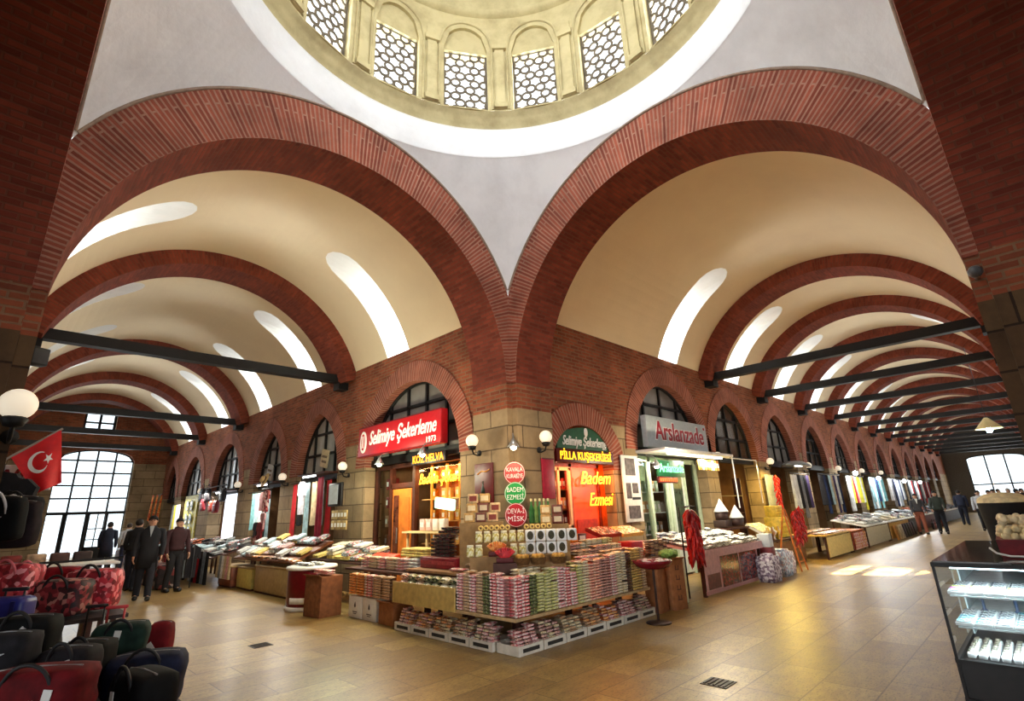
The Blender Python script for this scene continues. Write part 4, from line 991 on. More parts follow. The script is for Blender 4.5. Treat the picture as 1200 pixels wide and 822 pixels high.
# ---------------- tiered display on the deck towards the pier
def diag(u, v):        # u along the corner diagonal towards the pier, v across it (to the viewer's right)
    return (-1.0 + u / math.sqrt(2) + v / math.sqrt(2), -1.0 + u / math.sqrt(2) - v / math.sqrt(2))
r = empty('display_steps', 'wooden stepped riser on the stall carrying gift packs and jars', 'display stand')
for i, (u, v_, w, h) in enumerate(((.28, 0, 1.25, .2), (.43, 0, 1.1, .36), (.57, 0, 1.05, .5), (.8, -.5, .62, .62), (.78, .5, .5, .56))):
    c = diag(u, v_); mb = MB(); mb.box((c[0], c[1], .79 + h / 2 + .001), (w, .26 if i in (0, 3) else .13, h), 0, -PI / 4); mb.build('step', M((150, 118, 74), .6, .1), r)
def P_box(name, size, m, front=None, lid=None):
    mb = MB(); mb.rbox((0, 0, size[2] / 2), size, .01); ms = [m]
    if front: mb.box((0, -size[1] / 2 - .001, size[2] * .5), (size[0] * .7, .004, size[2] * .55), 1); ms.append(front)
    return mb, ms
def window_box():
    r = empty('window_box', 'x', 'box'); mb = MB(); mb.rbox((0, 0, .075), (.13, .1, .15), .012); mb.build('carton', WHITEP, r)
    mb = MB(); oval(mb, (0, .078), .042, .055, -.053, -.049, n=18); mb.build('window', M((70, 64, 40), .3, .3, scale=40), r); return r
wb = Proto(window_box())
for i in range(4):
    c = diag(.30, .18 + .14 * i); wb.put((c[0], c[1], .996), -PI / 4, 'white box with dark oval window, lower row right of the round signs', 'white window boxes, lower row')
for i in range(5):
    c = diag(.32, .18 + .14 * i); wb.put((c[0] - .02, c[1] - .02, 1.152), -PI / 4, 'white box with dark oval window, upper row right of the round signs', 'white window boxes, upper row')
def ring_roll():
    r = empty('sweet_roll', 'x', 'sweets'); mb = MB(); mb.lathe([(.014, -.05), (.03, -.055), (.037, -.04), (.037, .04), (.03, .055), (.014, .05), (.014, -.05)], n=14, M=Matrix.Rotation(PI / 2, 4, 'X')); mb.build('roll', M((222, 190, 110), .5, .2, scale=40), r)
    mb = MB(); mb.lathe([(.001, 0), (.016, 0)], (0, -.046, 0), 12, M=Matrix.Rotation(PI / 2, 4, 'X')); mb.build('filling', M((96, 60, 30), .6, .2), r); return r
rr_ = Proto(ring_roll())
for i in range(6):
    c = diag(.57, -.5 + .075 * i * 1.0 - .0); rr_.put((c[0], c[1], 1.295 + .04), -PI / 4, 'golden ring shaped sweet roll in the row left of the round red sign', 'sweet rolls left of the red sign')
for i in range(5):
    c = diag(.57, .14 + .08 * i); rr_.put((c[0], c[1], 1.295 + .04), -PI / 4, 'golden ring shaped sweet roll in the row right of the round red sign', 'sweet rolls right of the red sign')
def jar():
    r = empty('sweet_jar', 'x', 'jar'); mb = MB(); mb.lathe([(.001, 0), (.045, 0), (.05, .01), (.05, .1), (.035, .12)], n=14); mb.build('glass_body', speckle([(214, 206, 130), (190, 176, 90), (236, 230, 190)], 60, .15, 'jar sweets'), r)
    mb = MB(); mb.lathe([(.04, .118), (.042, .122), (.042, .145), (.001, .147)], n=14); mb.build('lid', M((226, 220, 190), .35, .05), r); return r
jr = Proto(jar())
for row, (u, z, n, v0) in enumerate(((.2, .993, 10, -.62), (.43, 1.153, 10, -.52))):
    for i in range(n):
        c = diag(u, v0 + .115 * i)
        if row == 0 and -.42 < v0 + .115 * i < -.1: continue
        if v0 + .115 * i > .12 and row == 0: continue
        jr.put((c[0], c[1], z), -PI / 4, 'small jar of pale yellow sweets in the %s jar row of the stepped stand' % N2[row], 'yellow sweet jars, %s row' % N2[row])
mb, ms = P_box('gift_box', (.15, .1, .13), M((190, 150, 90), .45, .2, scale=20), M((232, 214, 170), .4, .1)); gb = [Proto(mb.build('gift_box', ms))]
mb, ms = P_box('gift_box', (.15, .1, .13), M((110, 60, 50), .45, .2, scale=20), M((206, 190, 160), .4, .1)); gb.append(Proto(mb.build('gift_box', ms)))
mb, ms = P_box('gift_box', (.15, .1, .13), M((206, 176, 130), .45, .2, scale=20), M((130, 60, 50), .4, .1)); gb.append(Proto(mb.build('gift_box', ms)))
for z_, n, v0 in ((1.414, 3, -.5), (1.547, 3, -.46), (1.68, 2, -.44)):
    for i in range(n):
        c = diag(.79, v0 + .17 * i - .18); tag(gb[(i + n) % 3].put((c[0], c[1], z_), -PI / 4), 'brown and gold gift box stacked on the top step by the pier', 'box', 'gift boxes on the top step')
for z_, n, v0 in ((1.354, 2, .46), (1.487, 2, .46)):
    for i in range(n):
        c = diag(.78, v0 + .17 * i - .03); tag(gb[i % 3].put((c[0], c[1], z_), -PI / 4), 'gift box on the top step at the right end by the red window', 'box', 'gift boxes at the right end of the top step')
# dark pyramid of packs on the left, dark red crate below it
pm = packet_mesh([(40, 40, 36), (86, 84, 76), (120, 40, 50), (30, 30, 34)], (.14, .15, .05), (190, 186, 176), 'dark_packet')
for l in range(8):
    n = 4 if l < 5 else (3 if l < 7 else 2)
    for i in range(n):
        put_packet(pm, (-.98 + .08 * (l > 5), .02 + .15 * (i - (n - 1) / 2) + .47, .945 + .052 * l), -PI / 2 + rng.uniform(-.1, .1), 'dark wrapped packet in the tall dark pile left of the stepped stand', 'dark packets in the tall pile', 'dark_packet')
r = empty('crate', 'dark red low crate under the tall dark pile of packets', 'crate', (-.98, .5, .793), -PI / 2)
mb = MB(); mb.rbox((0, 0, .075), (.86, .34, .15), .01); mb.build('crate_body', M((124, 18, 30), .45, .15), r)
mb = MB(); mb.box((.0, -.172, .08), (.8, .006, .05)); mb.build('crate_band', M((160, 60, 60), .5, .2, scale=30), r)
# red fan packs, orange packs, baskets on the front of the steps
def fan_pack(cols):
    r = empty('fan_pack', 'x', 'sweets'); mb = MB()
    for k in range(9):
        a = -.9 + 1.8 * k / 8; mb.rbox((.09 * math.sin(a), 0, .06 + .05 * math.cos(a)), (.03, .1, .14), .01, 0, 0, Matrix.Rotation(a, 4, 'Y'))
    mb.build('fan', speckle(cols, 30, .3, 'fan pack'), r); mb = MB(); mb.rbox((0, 0, .03), (.22, .12, .06), .01); mb.build('base_box', M((90, 30, 30), .5, .1), r); return r
fr_ = fan_pack([(196, 24, 34), (150, 14, 26), (220, 60, 60)]); c = diag(-.03, -.16); fr_.location = (c[0], c[1], .93); fr_.rotation_euler = (0, 0, -PI / 4); fr_['label'] = 'red fan of packed sweets at the middle of the stall'
mb = MB(); c = diag(-.03, -.16); mb.box((c[0], c[1], .86), (.3, .18, .135), 0, -PI / 4); tag(mb.build('pack_stand', M((80, 50, 40), .6)), 'small dark box holding up the red fan of sweets', 'box')
fo = fan_pack([(230, 130, 40), (240, 170, 90), (200, 90, 30)]); c = diag(.14, -.28); fo.location = (c[0] - .03, c[1] + .03, .996 - .0); fo.rotation_euler = (0, 0, -PI / 4); fo['label'] = 'orange fan of packed sweets just behind the red fan'
c = diag(.2, -.27); fo.location = (c[0], c[1], .993)
def basket():
    r = empty('wicker_basket', 'x', 'basket'); mb = MB(); mb.lathe([(.001, 0), (.08, 0), (.11, .08), (.115, .085), (.1, .075), (.001, .05)], n=16); mb.build('bowl', M((110, 76, 40), .7, .25, scale=50), r)
    for k in range(7):
        a = 2 * PI * k / 6; rad = .055 if k < 6 else 0; mb = MB(); mb.sphere((rad * math.cos(a), rad * math.sin(a), .095), .032, n=8, k=6); mb.build('sweet_ball', M((206, 150, 60), .4, .15), r)
    return r
bk = Proto(basket())
for i, (u, v) in enumerate(((.0, .2), (.02, .46), (-.02, -.0))):
    c = diag(u - .06, v + .06); bk.put((c[0], c[1], .90), 0, ['small wicker basket of golden sweet balls left of the white window boxes', 'small wicker basket of golden sweet balls before the white window boxes', 'small wicker basket of golden sweet balls beside the red fan'][i])
mb = MB(); 
for i, v in enumerate((.26, .52, .06)):
    c = diag([-.06, -.04, -.08][i], v); m2 = MB(); m2.rbox((c[0], c[1], .85), (.24, .2, .09), .01, 0, -PI / 4); tag(m2.build('carton', [M((206, 200, 200), .5, .1), M((170, 40, 44), .5)][0]), ['pale carton under the basket left of the white window boxes', 'pale carton under the basket before the white window boxes', 'pale carton under the basket beside the red fan'][i], 'carton')
# piles on the right part of the deck under the orange shop: orange and red boxes, trays
mb = MB(); mb.rbox((0, 0, .06), (.2, .16, .12), .01); mb.box((0, -.082, .06), (.14, .004, .06), 1); ob = [Proto(mb.build('sweet_box', [m_, WHITEP])) for m_ in (M((232, 120, 36), .4, .15), M((206, 40, 34), .4, .15), M((240, 170, 70), .4, .12), M((90, 24, 30), .4, .12))]
for row, (y, z, n) in enumerate(((-.85, .793, 6), (-.62, .793, 6), (-.62, .916, 6), (-.4, .793, 6), (-.4, .916, 6), (-.4, 1.039, 5))):
    for i in range(n):
        x = .12 + .215 * i + (.05 if row % 2 else 0)
        if x < .1 or x > 1.25: continue
        tag(ob[rng.choice((0, 0, 1, 2, 3))].put((x, y, z), rng.uniform(-.05, .05)), 'orange or red sweet box stacked before the orange lit shop', 'box', 'sweet boxes before the orange shop')
# second table to the right: orange tray, yellow tray, red box, nougat stacks
r = empty('side_table', 'plain wooden table carrying sweet boxes between stall and pink stall', 'table', (2.05, -.7, 0))
mb = MB(); mb.rbox((0, 0, .73), (1.36, .9, .04), .008); mb.build('table_top', WOOD, r)
for x in (-.62, .62):
    for y in (-.4, .4): mb = MB(); mb.bx((x - .025, y - .025, 0), (x + .025, y + .025, .71)); mb.build('leg', DWOOD, r)
def tray_of(label, loc, size, col, cols, rz=0, tilt=.35, n=(6, 4)):
    r = empty('sweet_tray', label, 'tray', loc, rz); r.rotation_euler = (tilt, 0, rz); w, d = size
    mb = MB(); mb.bx((-w / 2, -d / 2, 0), (w / 2, d / 2, .012))
    for y in (-d / 2, d / 2 - .012): mb.bx((-w / 2, y, .012), (w / 2, y + .012, .06))
    for x in (-w / 2, w / 2 - .012): mb.bx((x, -d / 2 + .012, .012), (x + .012, d / 2 - .012, .06))
    mb.build('tray_frame', M(col, .45, .08), r)
    mb = MB(); bm = bmesh.new(); bmesh.ops.create_grid(bm, x_segments=14, y_segments=10, size=.5)
    mb.mesh([(v.co.x * (w - .03), v.co.y * (d - .03), .045 + rng.uniform(0, .03)) for v in bm.verts], [[v.index for v in f.verts] for f in bm.faces], 0, True); bm.free()
    o = mb.build('loose_sweets', speckle(cols, 34, .4, 'loose sweets'), r); o['kind'] = 'stuff'
    return r
tray_of('tilted tray of orange sweets on the side table', (2.32, -.72, .84), (.7, .36), (190, 60, 30), PAL['orange'])
tray_of('tilted tray of yellow sweets above the tray of orange sweets', (2.36, -.42, 1.1), (.66, .34), (230, 200, 110), [(236, 214, 130), (226, 180, 60), (200, 60, 40), (240, 230, 200)])
tray_of('tilted tray of dark and white sweets beside the yellow tray', (1.68, -.42, 1.12), (.6, .34), (150, 30, 26), [(60, 20, 24), (236, 220, 214), (196, 60, 40), (90, 30, 30)])
for l in range(6):
    for i in range(3): put_packet(PK['red and white' if i else 'brown and rose'], (1.5 + .16 * i, -.72, .753 + .036 * l), rng.uniform(-.05, .05), 'red packet in the low stacks left of the orange tray', 'low red stacks by the orange tray', 'candy_packet')
mb = MB(); mb.rbox((0, 0, .13), (.34, .26, .26), .012); o = mb.build('carton', M((206, 16, 24), .35, .06)); o.location = (1.6, -1.0, .753); tag(o, 'bright red box on the side table behind the bowl stand', 'box')
for l in range(7):
    for i in range(4): put_packet(PK['beige' if (i + l) % 3 else 'dark brown'], (2.02 + .14 * i, -1.06, .753 + .036 * l), rng.uniform(-.05, .05), 'beige packet in the stacks above the green topped carton', 'beige stacks above the green topped carton', 'halva_packet')
# bowl on a stand
r = empty('bowl_stand', 'red bowl of sweets on a thin metal stand with round foot', 'stand', (.95, -1.76, 0))
mb = MB(); mb.lathe([(.001, .0), (.17, .0), (.175, .012), (.16, .02), (.03, .035), (.001, .035)], n=28); mb.build('foot', M((70, 52, 48), .3, .1, metal=.6), r)
mb = MB(); mb.tube([(0, 0, .03), (0, 0, .7)], .017, 10); mb.build('pole', M((60, 40, 36), .3, .1, metal=.6), r)
mb = MB(); mb.lathe([(.001, .69), (.1, .69), (.22, .72), (.27, .78), (.275, .81), (.255, .81), (.2, .75), (.001, .72)], n=28); mb.build('bowl', M((120, 16, 28), .2, .12), r)
mb = MB()
for k in range(26):
    a = k * 2.4; q = .22 * math.sqrt(k / 26); mb.sphere((q * math.cos(a), q * math.sin(a), .80 + rng.uniform(-.01, .012)), .038, k % 2, (1, 1, .6), 7, 5)
o = mb.build('sweets', [M((150, 24, 40), .3, .1), M((220, 190, 190), .3, .1)], r); o['kind'] = 'stuff'
# tall cartons with symbols, green netting on top
def tall_carton(label, loc, rz, size, marks, col=CARD, flaps=True):
    r = empty('cardboard_carton', label, 'carton', loc, rz); w, d, h = size
    mb = MB(); mb.rbox((0, 0, h / 2), (w, d, h), .006); mb.build('carton_body', col, r)
    if flaps:
        mb = MB(); mb.box((0, -d / 2 - .02, h + .012), (w, .1, .006), M=Matrix.Rotation(-.5, 4, 'X')); mb.build('flap', col, r)
    if marks:
        mb = MB()
        for i in range(marks):
            z = h * (.2 + .6 * i / max(1, marks - 1)); mb.box((0, -d / 2 - .001, z), (w * .3, .003, .014)); mb.box((-w * .1, -d / 2 - .001, z + .03), (.014, .003, .06)); mb.box((w * .1, -d / 2 - .001, z + .03), (.014, .003, .06))
        mb.build('printed_marks', M((90, 50, 34), .7, 0), r)
    return r
tall_carton('tall brown carton with printed marks beside the bowl stand', (2.02, -1.42, 0), -.25, (.3, .28, .72), 4)
tall_carton('tall brown carton standing just behind the bowl stand', (1.66, -1.34, 0), .1, (.28, .24, .66), 0)
mb = MB(); bm = bmesh.new(); bmesh.ops.create_icosphere(bm, subdivisions=3, radius=1)
mb.mesh([(v.co.x * .17 * (1 + .12 * math.sin(9 * v.co.y)), v.co.y * .15, v.co.z * .06 + .02 * math.sin(11 * v.co.x)) for v in bm.verts], [[v.index for v in f.verts] for f in bm.faces], 0, True); bm.free()
o = mb.build('netting_bundle', M((126, 168, 84), .7, .25, scale=30)); o.location = (2.02, -1.42, .80); tag(o, 'crumpled light green bundle lying on top of the tall brown carton', 'bundle')
mb = MB(); mb.rbox((2.5, -1.3, .35), (.24, .12, .7), .008); tag(mb.build('flat_carton', M((222, 214, 170), .6, .06)), 'narrow cream flat carton leaning by the string of red peppers', 'carton')
# string of dried peppers
def pepper_string(label, loc, n, hgt, seed, big=1):
    g = random.Random(seed); r = empty('hanging_peppers', label, 'peppers', loc)
    mb = MB(); mb.tube([(0, 0, 0), (0, 0, hgt)], .008, 5); mb.build('string', M((150, 120, 70), .8), r)
    pb = MB(); pb.tube([(0, 0, 0), (.03, 0, -.012), (.075, 0, -.05), (.09, 0, -.11)], [.012, .022, .016, .004], 6); pm_ = pb.data('pepper', [M((186, 26, 20), .28, .2, scale=8)])
    pb2 = MB(); pb2.tube([(0, 0, 0), (.03, 0, -.012), (.075, 0, -.05), (.09, 0, -.11)], [.012, .022, .016, .004], 6); pm2 = pb2.data('pepper', [M((140, 14, 16), .28, .2, scale=8)])
    for k in range(n):
        o = bpy.data.objects.new('pepper', pm_ if g.random() < .6 else pm2); COL.objects.link(o); o.parent = r
        a = k * 2.4; z = hgt * (.1 + .9 * k / n); o.location = (.01 * math.cos(a), .01 * math.sin(a), z); o.rotation_euler = (g.uniform(-.25, .25), g.uniform(.1, .6), a); o.scale = (1.15 * big,) * 3
    return r
pepper_string('thick bunch of dried red peppers hanging beside the pink stall', (2.95, -1.42, .62), 96, .84, 1, 1.5)
mb = MB(); mb.tube([(2.95, -1.2, 0), (2.95, -1.2, 1.5), (2.95, -1.42, 1.52)], .014, 6); mb.tube([(2.85, -1.38, 1.5), (2.95, -1.42, 1.52), (3.05, -1.46, 1.5)], .012, 6); tag(mb.build('hanging_stand', IRON), 'thin black stand that holds the strings of red peppers', 'stand')

for i in range(7):
    c = diag(.3 if i < 4 else .36, -.36 + .085 * (i % 4) - (.3 if i > 3 else 0))
for i in range(5):
    bottle('%s green glass bottle in the row right of the round signs' % N2[i], (.02 + .1 * i * .75, -.32 - .07 * i * .0 - .02 * i, 1.36), [(60, 120, 70), (120, 160, 90), (70, 130, 90), (150, 170, 110), (60, 110, 60)][i])
mb = MB(); mb.bx((-.05, -.5, 1.33), (.42, -.26, 1.355)); mb.bx((-.04, -.29, .792), (.0, -.26, 1.33)); mb.bx((.37, -.29, .792), (.41, -.26, 1.33)); tag(mb.build('bottle_shelf', M((150, 118, 74), .6, .1)), 'small wooden shelf carrying the green bottles by the pier', 'shelf')
# ------------------------------------------------------------------ generic goods
g5 = random.Random(17)
def tablet(side, s0, s1, d0, d1, h, label, top=WOOD, panel=None, leg=DWOOD, slope=0):
    """long market table against the wall: top (sloping up to the wall), front panel, legs"""
    L = s1 - s0; r = empty('market_table', label, 'table', F(side, (s0 + s1) / 2, (d0 + d1) / 2, 0), RZ(side)); D = abs(d1 - d0)
    mb = MB(); M_ = Matrix.Rotation(math.atan2(slope, D), 4, 'X'); mb.box((0, 0, h - .02 + slope / 2), (L, math.hypot(D, slope), .035), M=M_); mb.build('table_top', top, r)
    for x in (-L / 2 + .05, L / 2 - .05):
        for y, hh in ((-D / 2 + (.06 if panel else .5 if D > .75 else .06), h - .05), (D / 2 - .06, h - .07 + slope)):
            mb = MB(); mb.bx((x - .025, y - .025, 0), (x + .025, y + .025, hh)); mb.build('leg', leg, r)
    if panel:
        mb = MB(); mb.bx((-L / 2 + .02, -D / 2 + .005, .06), (L / 2 - .02, -D / 2 + .02, h - .06)); mb.build('front_panel', panel, r)
    return r
def folded_mesh(col, size=(.3, .26, .05), name='folded_cloth'):
    """soft folded cloth: rounded, slightly crumpled slab with fold lips at the front"""
    mb = MB(); w, d, h = size; g = random.Random(sum(col[0]) if isinstance(col[0], (tuple, list)) else sum(col)); ph = [g.uniform(0, 6) for _ in range(4)]
    for l in range(3):
        z0, hh = h * l / 3, h / 3; N_ = 7; ww, dd = w * (1 - .05 * l * g.random()), d * (1 - .05 * l * g.random())
        def zz(u, v, top): 
            e_ = (1 - abs(2 * u - 1) ** 6 * .7) * (1 - abs(2 * v - 1) ** 6 * .7); b_ = .18 * math.sin(5 * u + ph[0] + l) * math.sin(4 * v + ph[1])
            return z0 + hh * (.5 + (.5 if top else -.5) * e_ * (1 + (b_ if top and l == 2 else 0)))
        for top in (0, 1):
            vs = [((i / N_ - .5) * ww, (j / N_ - .5) * dd + .012 * math.sin(9 * i / N_ + ph[2]), zz(i / N_, j / N_, top)) for i in range(N_ + 1) for j in range(N_ + 1)]
            mb.mesh(vs, [(i * (N_ + 1) + j, (i + 1) * (N_ + 1) + j, (i + 1) * (N_ + 1) + j + 1, i * (N_ + 1) + j + 1) for i in range(N_) for j in range(N_)], 0, True)
        q_ = [(-.5, -.5), (.5, -.5), (.5, .5), (-.5, .5)]
        for k in range(4):
            p0, p1 = q_[k], q_[(k + 1) % 4]; mb.tube([(p0[0] * ww * .97, p0[1] * dd * .97, z0 + hh / 2), (p1[0] * ww * .97, p1[1] * dd * .97, z0 + hh / 2)], hh * .42, 6)
    return mb.data(name, [speckle(col, 22, .8, 'cloth') if isinstance(col[0], (tuple, list)) else M(col, .85, .14, scale=20)])
def strip_mesh(col, w, h, name='hanging_scarf', waves=3, amp=.03, taper=1.0):
    """hanging cloth with folds and thickness"""
    mb = MB(); nx, nz = 10, 8; g = random.Random(int(w * 1000 + h * 77)); ph = g.uniform(0, 6)
    def pt(i, j, o): 
        u = i / nx; z = -h * j / nz; ww = w * (1 + (taper - 1) * j / nz)
        return ((u - .5) * ww, o + amp * math.sin(ph + u * waves * 2 * PI) * (.4 + .6 * j / nz), z + .01 * math.sin(u * 9))
    for o in (0, .008):
        for i in range(nx):
            for j in range(nz): mb.poly([pt(i, j, o), pt(i + 1, j, o), pt(i + 1, j + 1, o), pt(i, j + 1, o)], None, 0, True)
    return mb.data(name, [speckle(col, 16, .85, 'cloth') if isinstance(col[0], (tuple, list)) else M(col, .85, .16, scale=7)])
def garment_mesh(col, w=.42, h=.62, name='hanging_shirt'):
    mb = MB(); out = [(-.16, 0), (-.5, -.1), (-.56, -.42), (-.4, -.44), (-.34, -.25), (-.33, -1), (.33, -1), (.34, -.25), (.4, -.44), (.56, -.42), (.5, -.1), (.16, 0), (.06, -.06), (-.06, -.06)]
    mb.prism([(x * w, z * h) for x, z in out], -.03, .03); return mb.data(name, [speckle(col, 14, .85, 'cloth') if isinstance(col[0], (tuple, list)) else M(col, .85, .16, scale=9)])
def put(name, me, loc, rz, label, cat, group=None, rot=None, sc=None):
    o = bpy.data.objects.new(name, me); COL.objects.link(o); o.location = loc; o.rotation_euler = rot if rot else (0, 0, rz)
    if sc: o.scale = (sc,) * 3 if not isinstance(sc, (tuple, list)) else sc
    return tag(o, label, cat, group)
def handbag_proto(col,  w=.3, h=.24, d=.12, trim=(30, 26, 26), strap=(40, 30, 28), name='handbag'):
    r = empty(name, 'x', 'bag'); cm = speckle(col, 26, .55, 'bag cloth') if isinstance(col[0], (tuple, list)) else M(col, .5, .14, scale=8)
    mb = MB(); bm = bmesh.new(); bmesh.ops.create_cube(bm, size=1); bmesh.ops.subdivide_edges(bm, edges=bm.edges[:], cuts=4, use_grid_fill=True)
    vs = []
    for v in bm.verts:
        x, y, z = v.co * 2; k = 1 - .18 * (z > 0) * z; bul = (1 - .25 * x * x) * (1 - .3 * z * z)
        vs.append((x * w / 2 * k * (1 - .1 * y * y), y * d / 2 * bul, (z + 1) / 2 * h + .012 * math.sin(5 * x + 3 * z)))
    mb.mesh(vs, [[v.index for v in f.verts] for f in bm.faces], 0, True); bm.free(); mb.build('bag_body', cm, r)
    mb = MB(); mb.tube([(w * .26 * math.cos(PI * (1 - i / 10)), 0, h * .97 + h * .5 * math.sin(PI * i / 10)) for i in range(11)], .009, 6); mb.build('handle', M(strap, .5, .05), r)
    mb = MB(); mb.box((0, -d * .5 - .001, h * .62), (w * .6, .006, .01)); mb.build('zip', STEEL, r)
    return r
# ------------------------------------------------------------------ pink stall before the white sweet shop
r = empty('market_stall', 'stall with pale pink cloth and dark glass front under the grey sign', 'stall', (4.5, -.95, 0))
mb = MB(); mb.box((0, 0, .80), (2.7, .98, .04), M=Matrix.Rotation(.16, 4, 'X')); mb.build('table_top', PINK, r)
mb = MB(); mb.bx((-1.36, -.5, .62), (1.36, -.485, .76)); mb.bx((-1.36, -.5, .1), (-.75, -.485, .62)); mb.build('pink_cloth', PINK, r)
mb = MB(); mb.bx((-.74, -.49, .1), (1.0, -.475, .62)); mb.build('glass_front', speckle([(120, 40, 40), (80, 26, 28), (150, 70, 60), (60, 20, 24)], 30, .12, 'dark goods behind glass'), r)
mb = MB(); mb.bx((-1.3, -.51, .12), (-.82, -.502, .36)); mb.build('printed_board', M((110, 50, 44), .35, .2, scale=14), r)
mb = MB(); mb.bx((-1.36, -.495, .04), (1.36, -.47, .1)); 
for x in (-.74, .1, 1.0): mb.bx((x - .012, -.5, .1), (x + .012, -.49, .62))
mb.build('front_frame', M((190, 140, 140), .5, .05), r)
for x in (-1.3, 1.3):
    for y in (-.42, .42): mb = MB(); mb.bx((x - .03, y - .03, 0), (x + .03, y + .03, .72)); mb.build('leg', DWOOD, r)
soap = [packet_mesh(c, (.15, .12, .05), name='soap_packet') for c in ([(240, 240, 236), (214, 214, 206), (250, 250, 250), (90, 90, 84)], [(236, 236, 226), (226, 230, 214), (120, 116, 100), (245, 245, 240)], [(206, 214, 226), (150, 164, 190), (236, 238, 240), (120, 130, 150)])]
for row in range(7):
    for i in range(16):
        d = -1.36 + .128 * row; z = .835 + .16 * (d + .95) + .004
        if row > 4: z += .0
        l = g5.choice((1, 1, 2)) + (row // 4)
        for k in range(l):
            put('soap_packet', soap[2 if (row > 5 and i < 6) else g5.choice((0, 0, 1))], (3.24 + .166 * i, d, z + .002 + .052 * k), 0, 'white packet in the rows spread over the pink stall', 'sweets', 'white packets on the pink stall', rot=(.16, 0, g5.uniform(-.03, .03)))
# tall stand of tins left end, grey hats (meringue cones) beyond
def cone_tent(label, loc):
    r = empty('cone_stand', label, 'stand', loc); mb = MB(); mb.lathe([(.001, .3), (.16, .02), (.17, 0), (.001, 0)], n=14); mb.build('cone', M((232, 234, 232), .4, .06), r)
    mb = MB(); mb.lathe([(.001, -.18), (.15, -.18), (.15, 0), (.001, 0)], n=14); mb.build('drum', M((60, 40, 36), .5, .1), r)
cone_tent('white cone topped dark tin standing left of the yellow lit crates', (6.75, -.62, 1.2)); cone_tent('white cone topped dark tin standing high beside the pale green shopfront', (6.35, -.45, 1.35))
tablet('R', 6.1, 7.1, -.75, -.25, 1.0, 'narrow dark table holding the two cone topped tins', DWOOD)
mb = MB(); mb.rbox((6.35, -.45, 1.09), (.34, .3, .15), .01); tag(mb.build('tin_box', M((60, 44, 38), .5)), 'dark box under the higher cone topped tin', 'box')
# yellow lit crates and dishes before the third shop
tablet('R', 7.5, 10.0, -1.0, -.25, .62, 'low table under the yellow lit crates', DWOOD, M((120, 80, 40), .6, .15))
def crate_yellow(label, s, d, z, w, h, dd):
    r = empty('crate', label, 'crate', (s, d, z)); mb = MB(); mb.rbox((0, 0, h / 2), (w, dd, h), .01); mb.build('crate_body', M((232, 196, 70), .5, .15, scale=12), r)
    for k in range(3):
        mb = MB(); mb.box((0, -dd / 2 - .004, h * (.25 + .25 * k)), (w * .94, .01, h * .1)); mb.build('slat', M((206, 160, 40), .5, .1), r)
crate_yellow('yellow crate with slats at the right end of the low table', 9.3, -.62, .63, .7, .5, .4); crate_yellow('yellow crate on top of another one by the yellow pier', 9.4, -.55, 1.14, .5, .28, .3)
tray_of('white framed tilted tray of small ornaments above the low table', (8.2, -.6, .85), (.9, .5), (236, 230, 214), [(240, 236, 224), (200, 170, 90), (120, 100, 70), (226, 220, 200)], 0, .5)
def dish(label, loc, col):
    r = empty('ornament', label, 'ornament', loc); mb = MB(); mb.lathe([(.001, 0), (.05, 0), (.02, .04), (.02, .1), (.07, .16), (.075, .2), (.03, .22), (.015, .3), (.001, .31)], n=12); mb.build('ornament_body', M(col, .3, .15, metal=.3), r)
for i in range(6): dish('%s metal ornament on the low table left of the yellow crates' % N2[i], (7.65 + .17 * i, -.93 + .03 * (i % 2), .628), [(206, 180, 120), (226, 190, 70), (150, 110, 70), (230, 226, 210), (206, 160, 50), (180, 150, 120)][i])
for i in range(16):
    put('ornament', [M_ for M_ in (None,)][0] or PK['golden yellow'], (7.75 + .15 * (i % 8), .2, 1.3 + .45 * (i // 8)), 0, 'small hanging trinket inside the dark third shop', 'trinket', 'trinkets in the dark third shop', rot=(PI / 2, 0, 0))
mb = MB(); 
for z in (1.28, 1.73): mb.bx((7.6, .1, z - .02), (9.1, .32, z))
for x in (7.6, 9.1): mb.bx((x - .02, .1, 0), (x + .02, .32, 2.2))
tag(mb.build('shelf_unit', DWOOD), 'dark shelf unit inside the third shop of the right aisle', 'shelf')
# sacks, red box, printed sacks by the stall end
def sack(label, loc, cols, w=.42, h=.5, lab=None):
    r = empty('goods_sack', label, 'sack', loc); mb = MB(); bm = bmesh.new(); bmesh.ops.create_cube(bm, size=1); bmesh.ops.subdivide_edges(bm, edges=bm.edges[:], cuts=3, use_grid_fill=True)
    mb.mesh([(v.co.x * w * (1 - .3 * v.co.z * v.co.z), v.co.y * .34 * (1 - .5 * v.co.z * v.co.z), (v.co.z + .5) * h) for v in bm.verts], [[v.index for v in f.verts] for f in bm.faces], 0, True); bm.free(); mb.build('sack_body', speckle(cols, 26, .6, 'printed sack'), r)
    mb = MB(); mb.rbox((0, 0, h + .02), (w * .5, .2, .06), .02); mb.build('rolled_top', speckle(cols, 30, .6, 'sack top'), r); return r
sack('pale lilac printed sack standing at the right end of the pink stall', (5.6, -1.6, 0), [(206, 196, 206), (150, 130, 150), (226, 220, 226), (110, 90, 110)], .42, .48)
sack('pale blue printed sack beside the wooden easel', (6.55, -1.5, 0), [(196, 206, 216), (130, 146, 164), (226, 230, 234), (180, 150, 150)], .5, .5)
sack('pale pink printed sack between blue sack and easel', (7.02, -1.42, 0), [(220, 196, 190), (170, 130, 126), (236, 224, 220), (150, 150, 156)], .46, .46)
mb = MB(); mb.rbox((5.62, -1.58, .6), (.4, .3, .13), .03); tag(mb.build('red_packet', M((196, 20, 26), .3, .08)), 'shiny red packet lying on the lilac printed sack', 'packet')
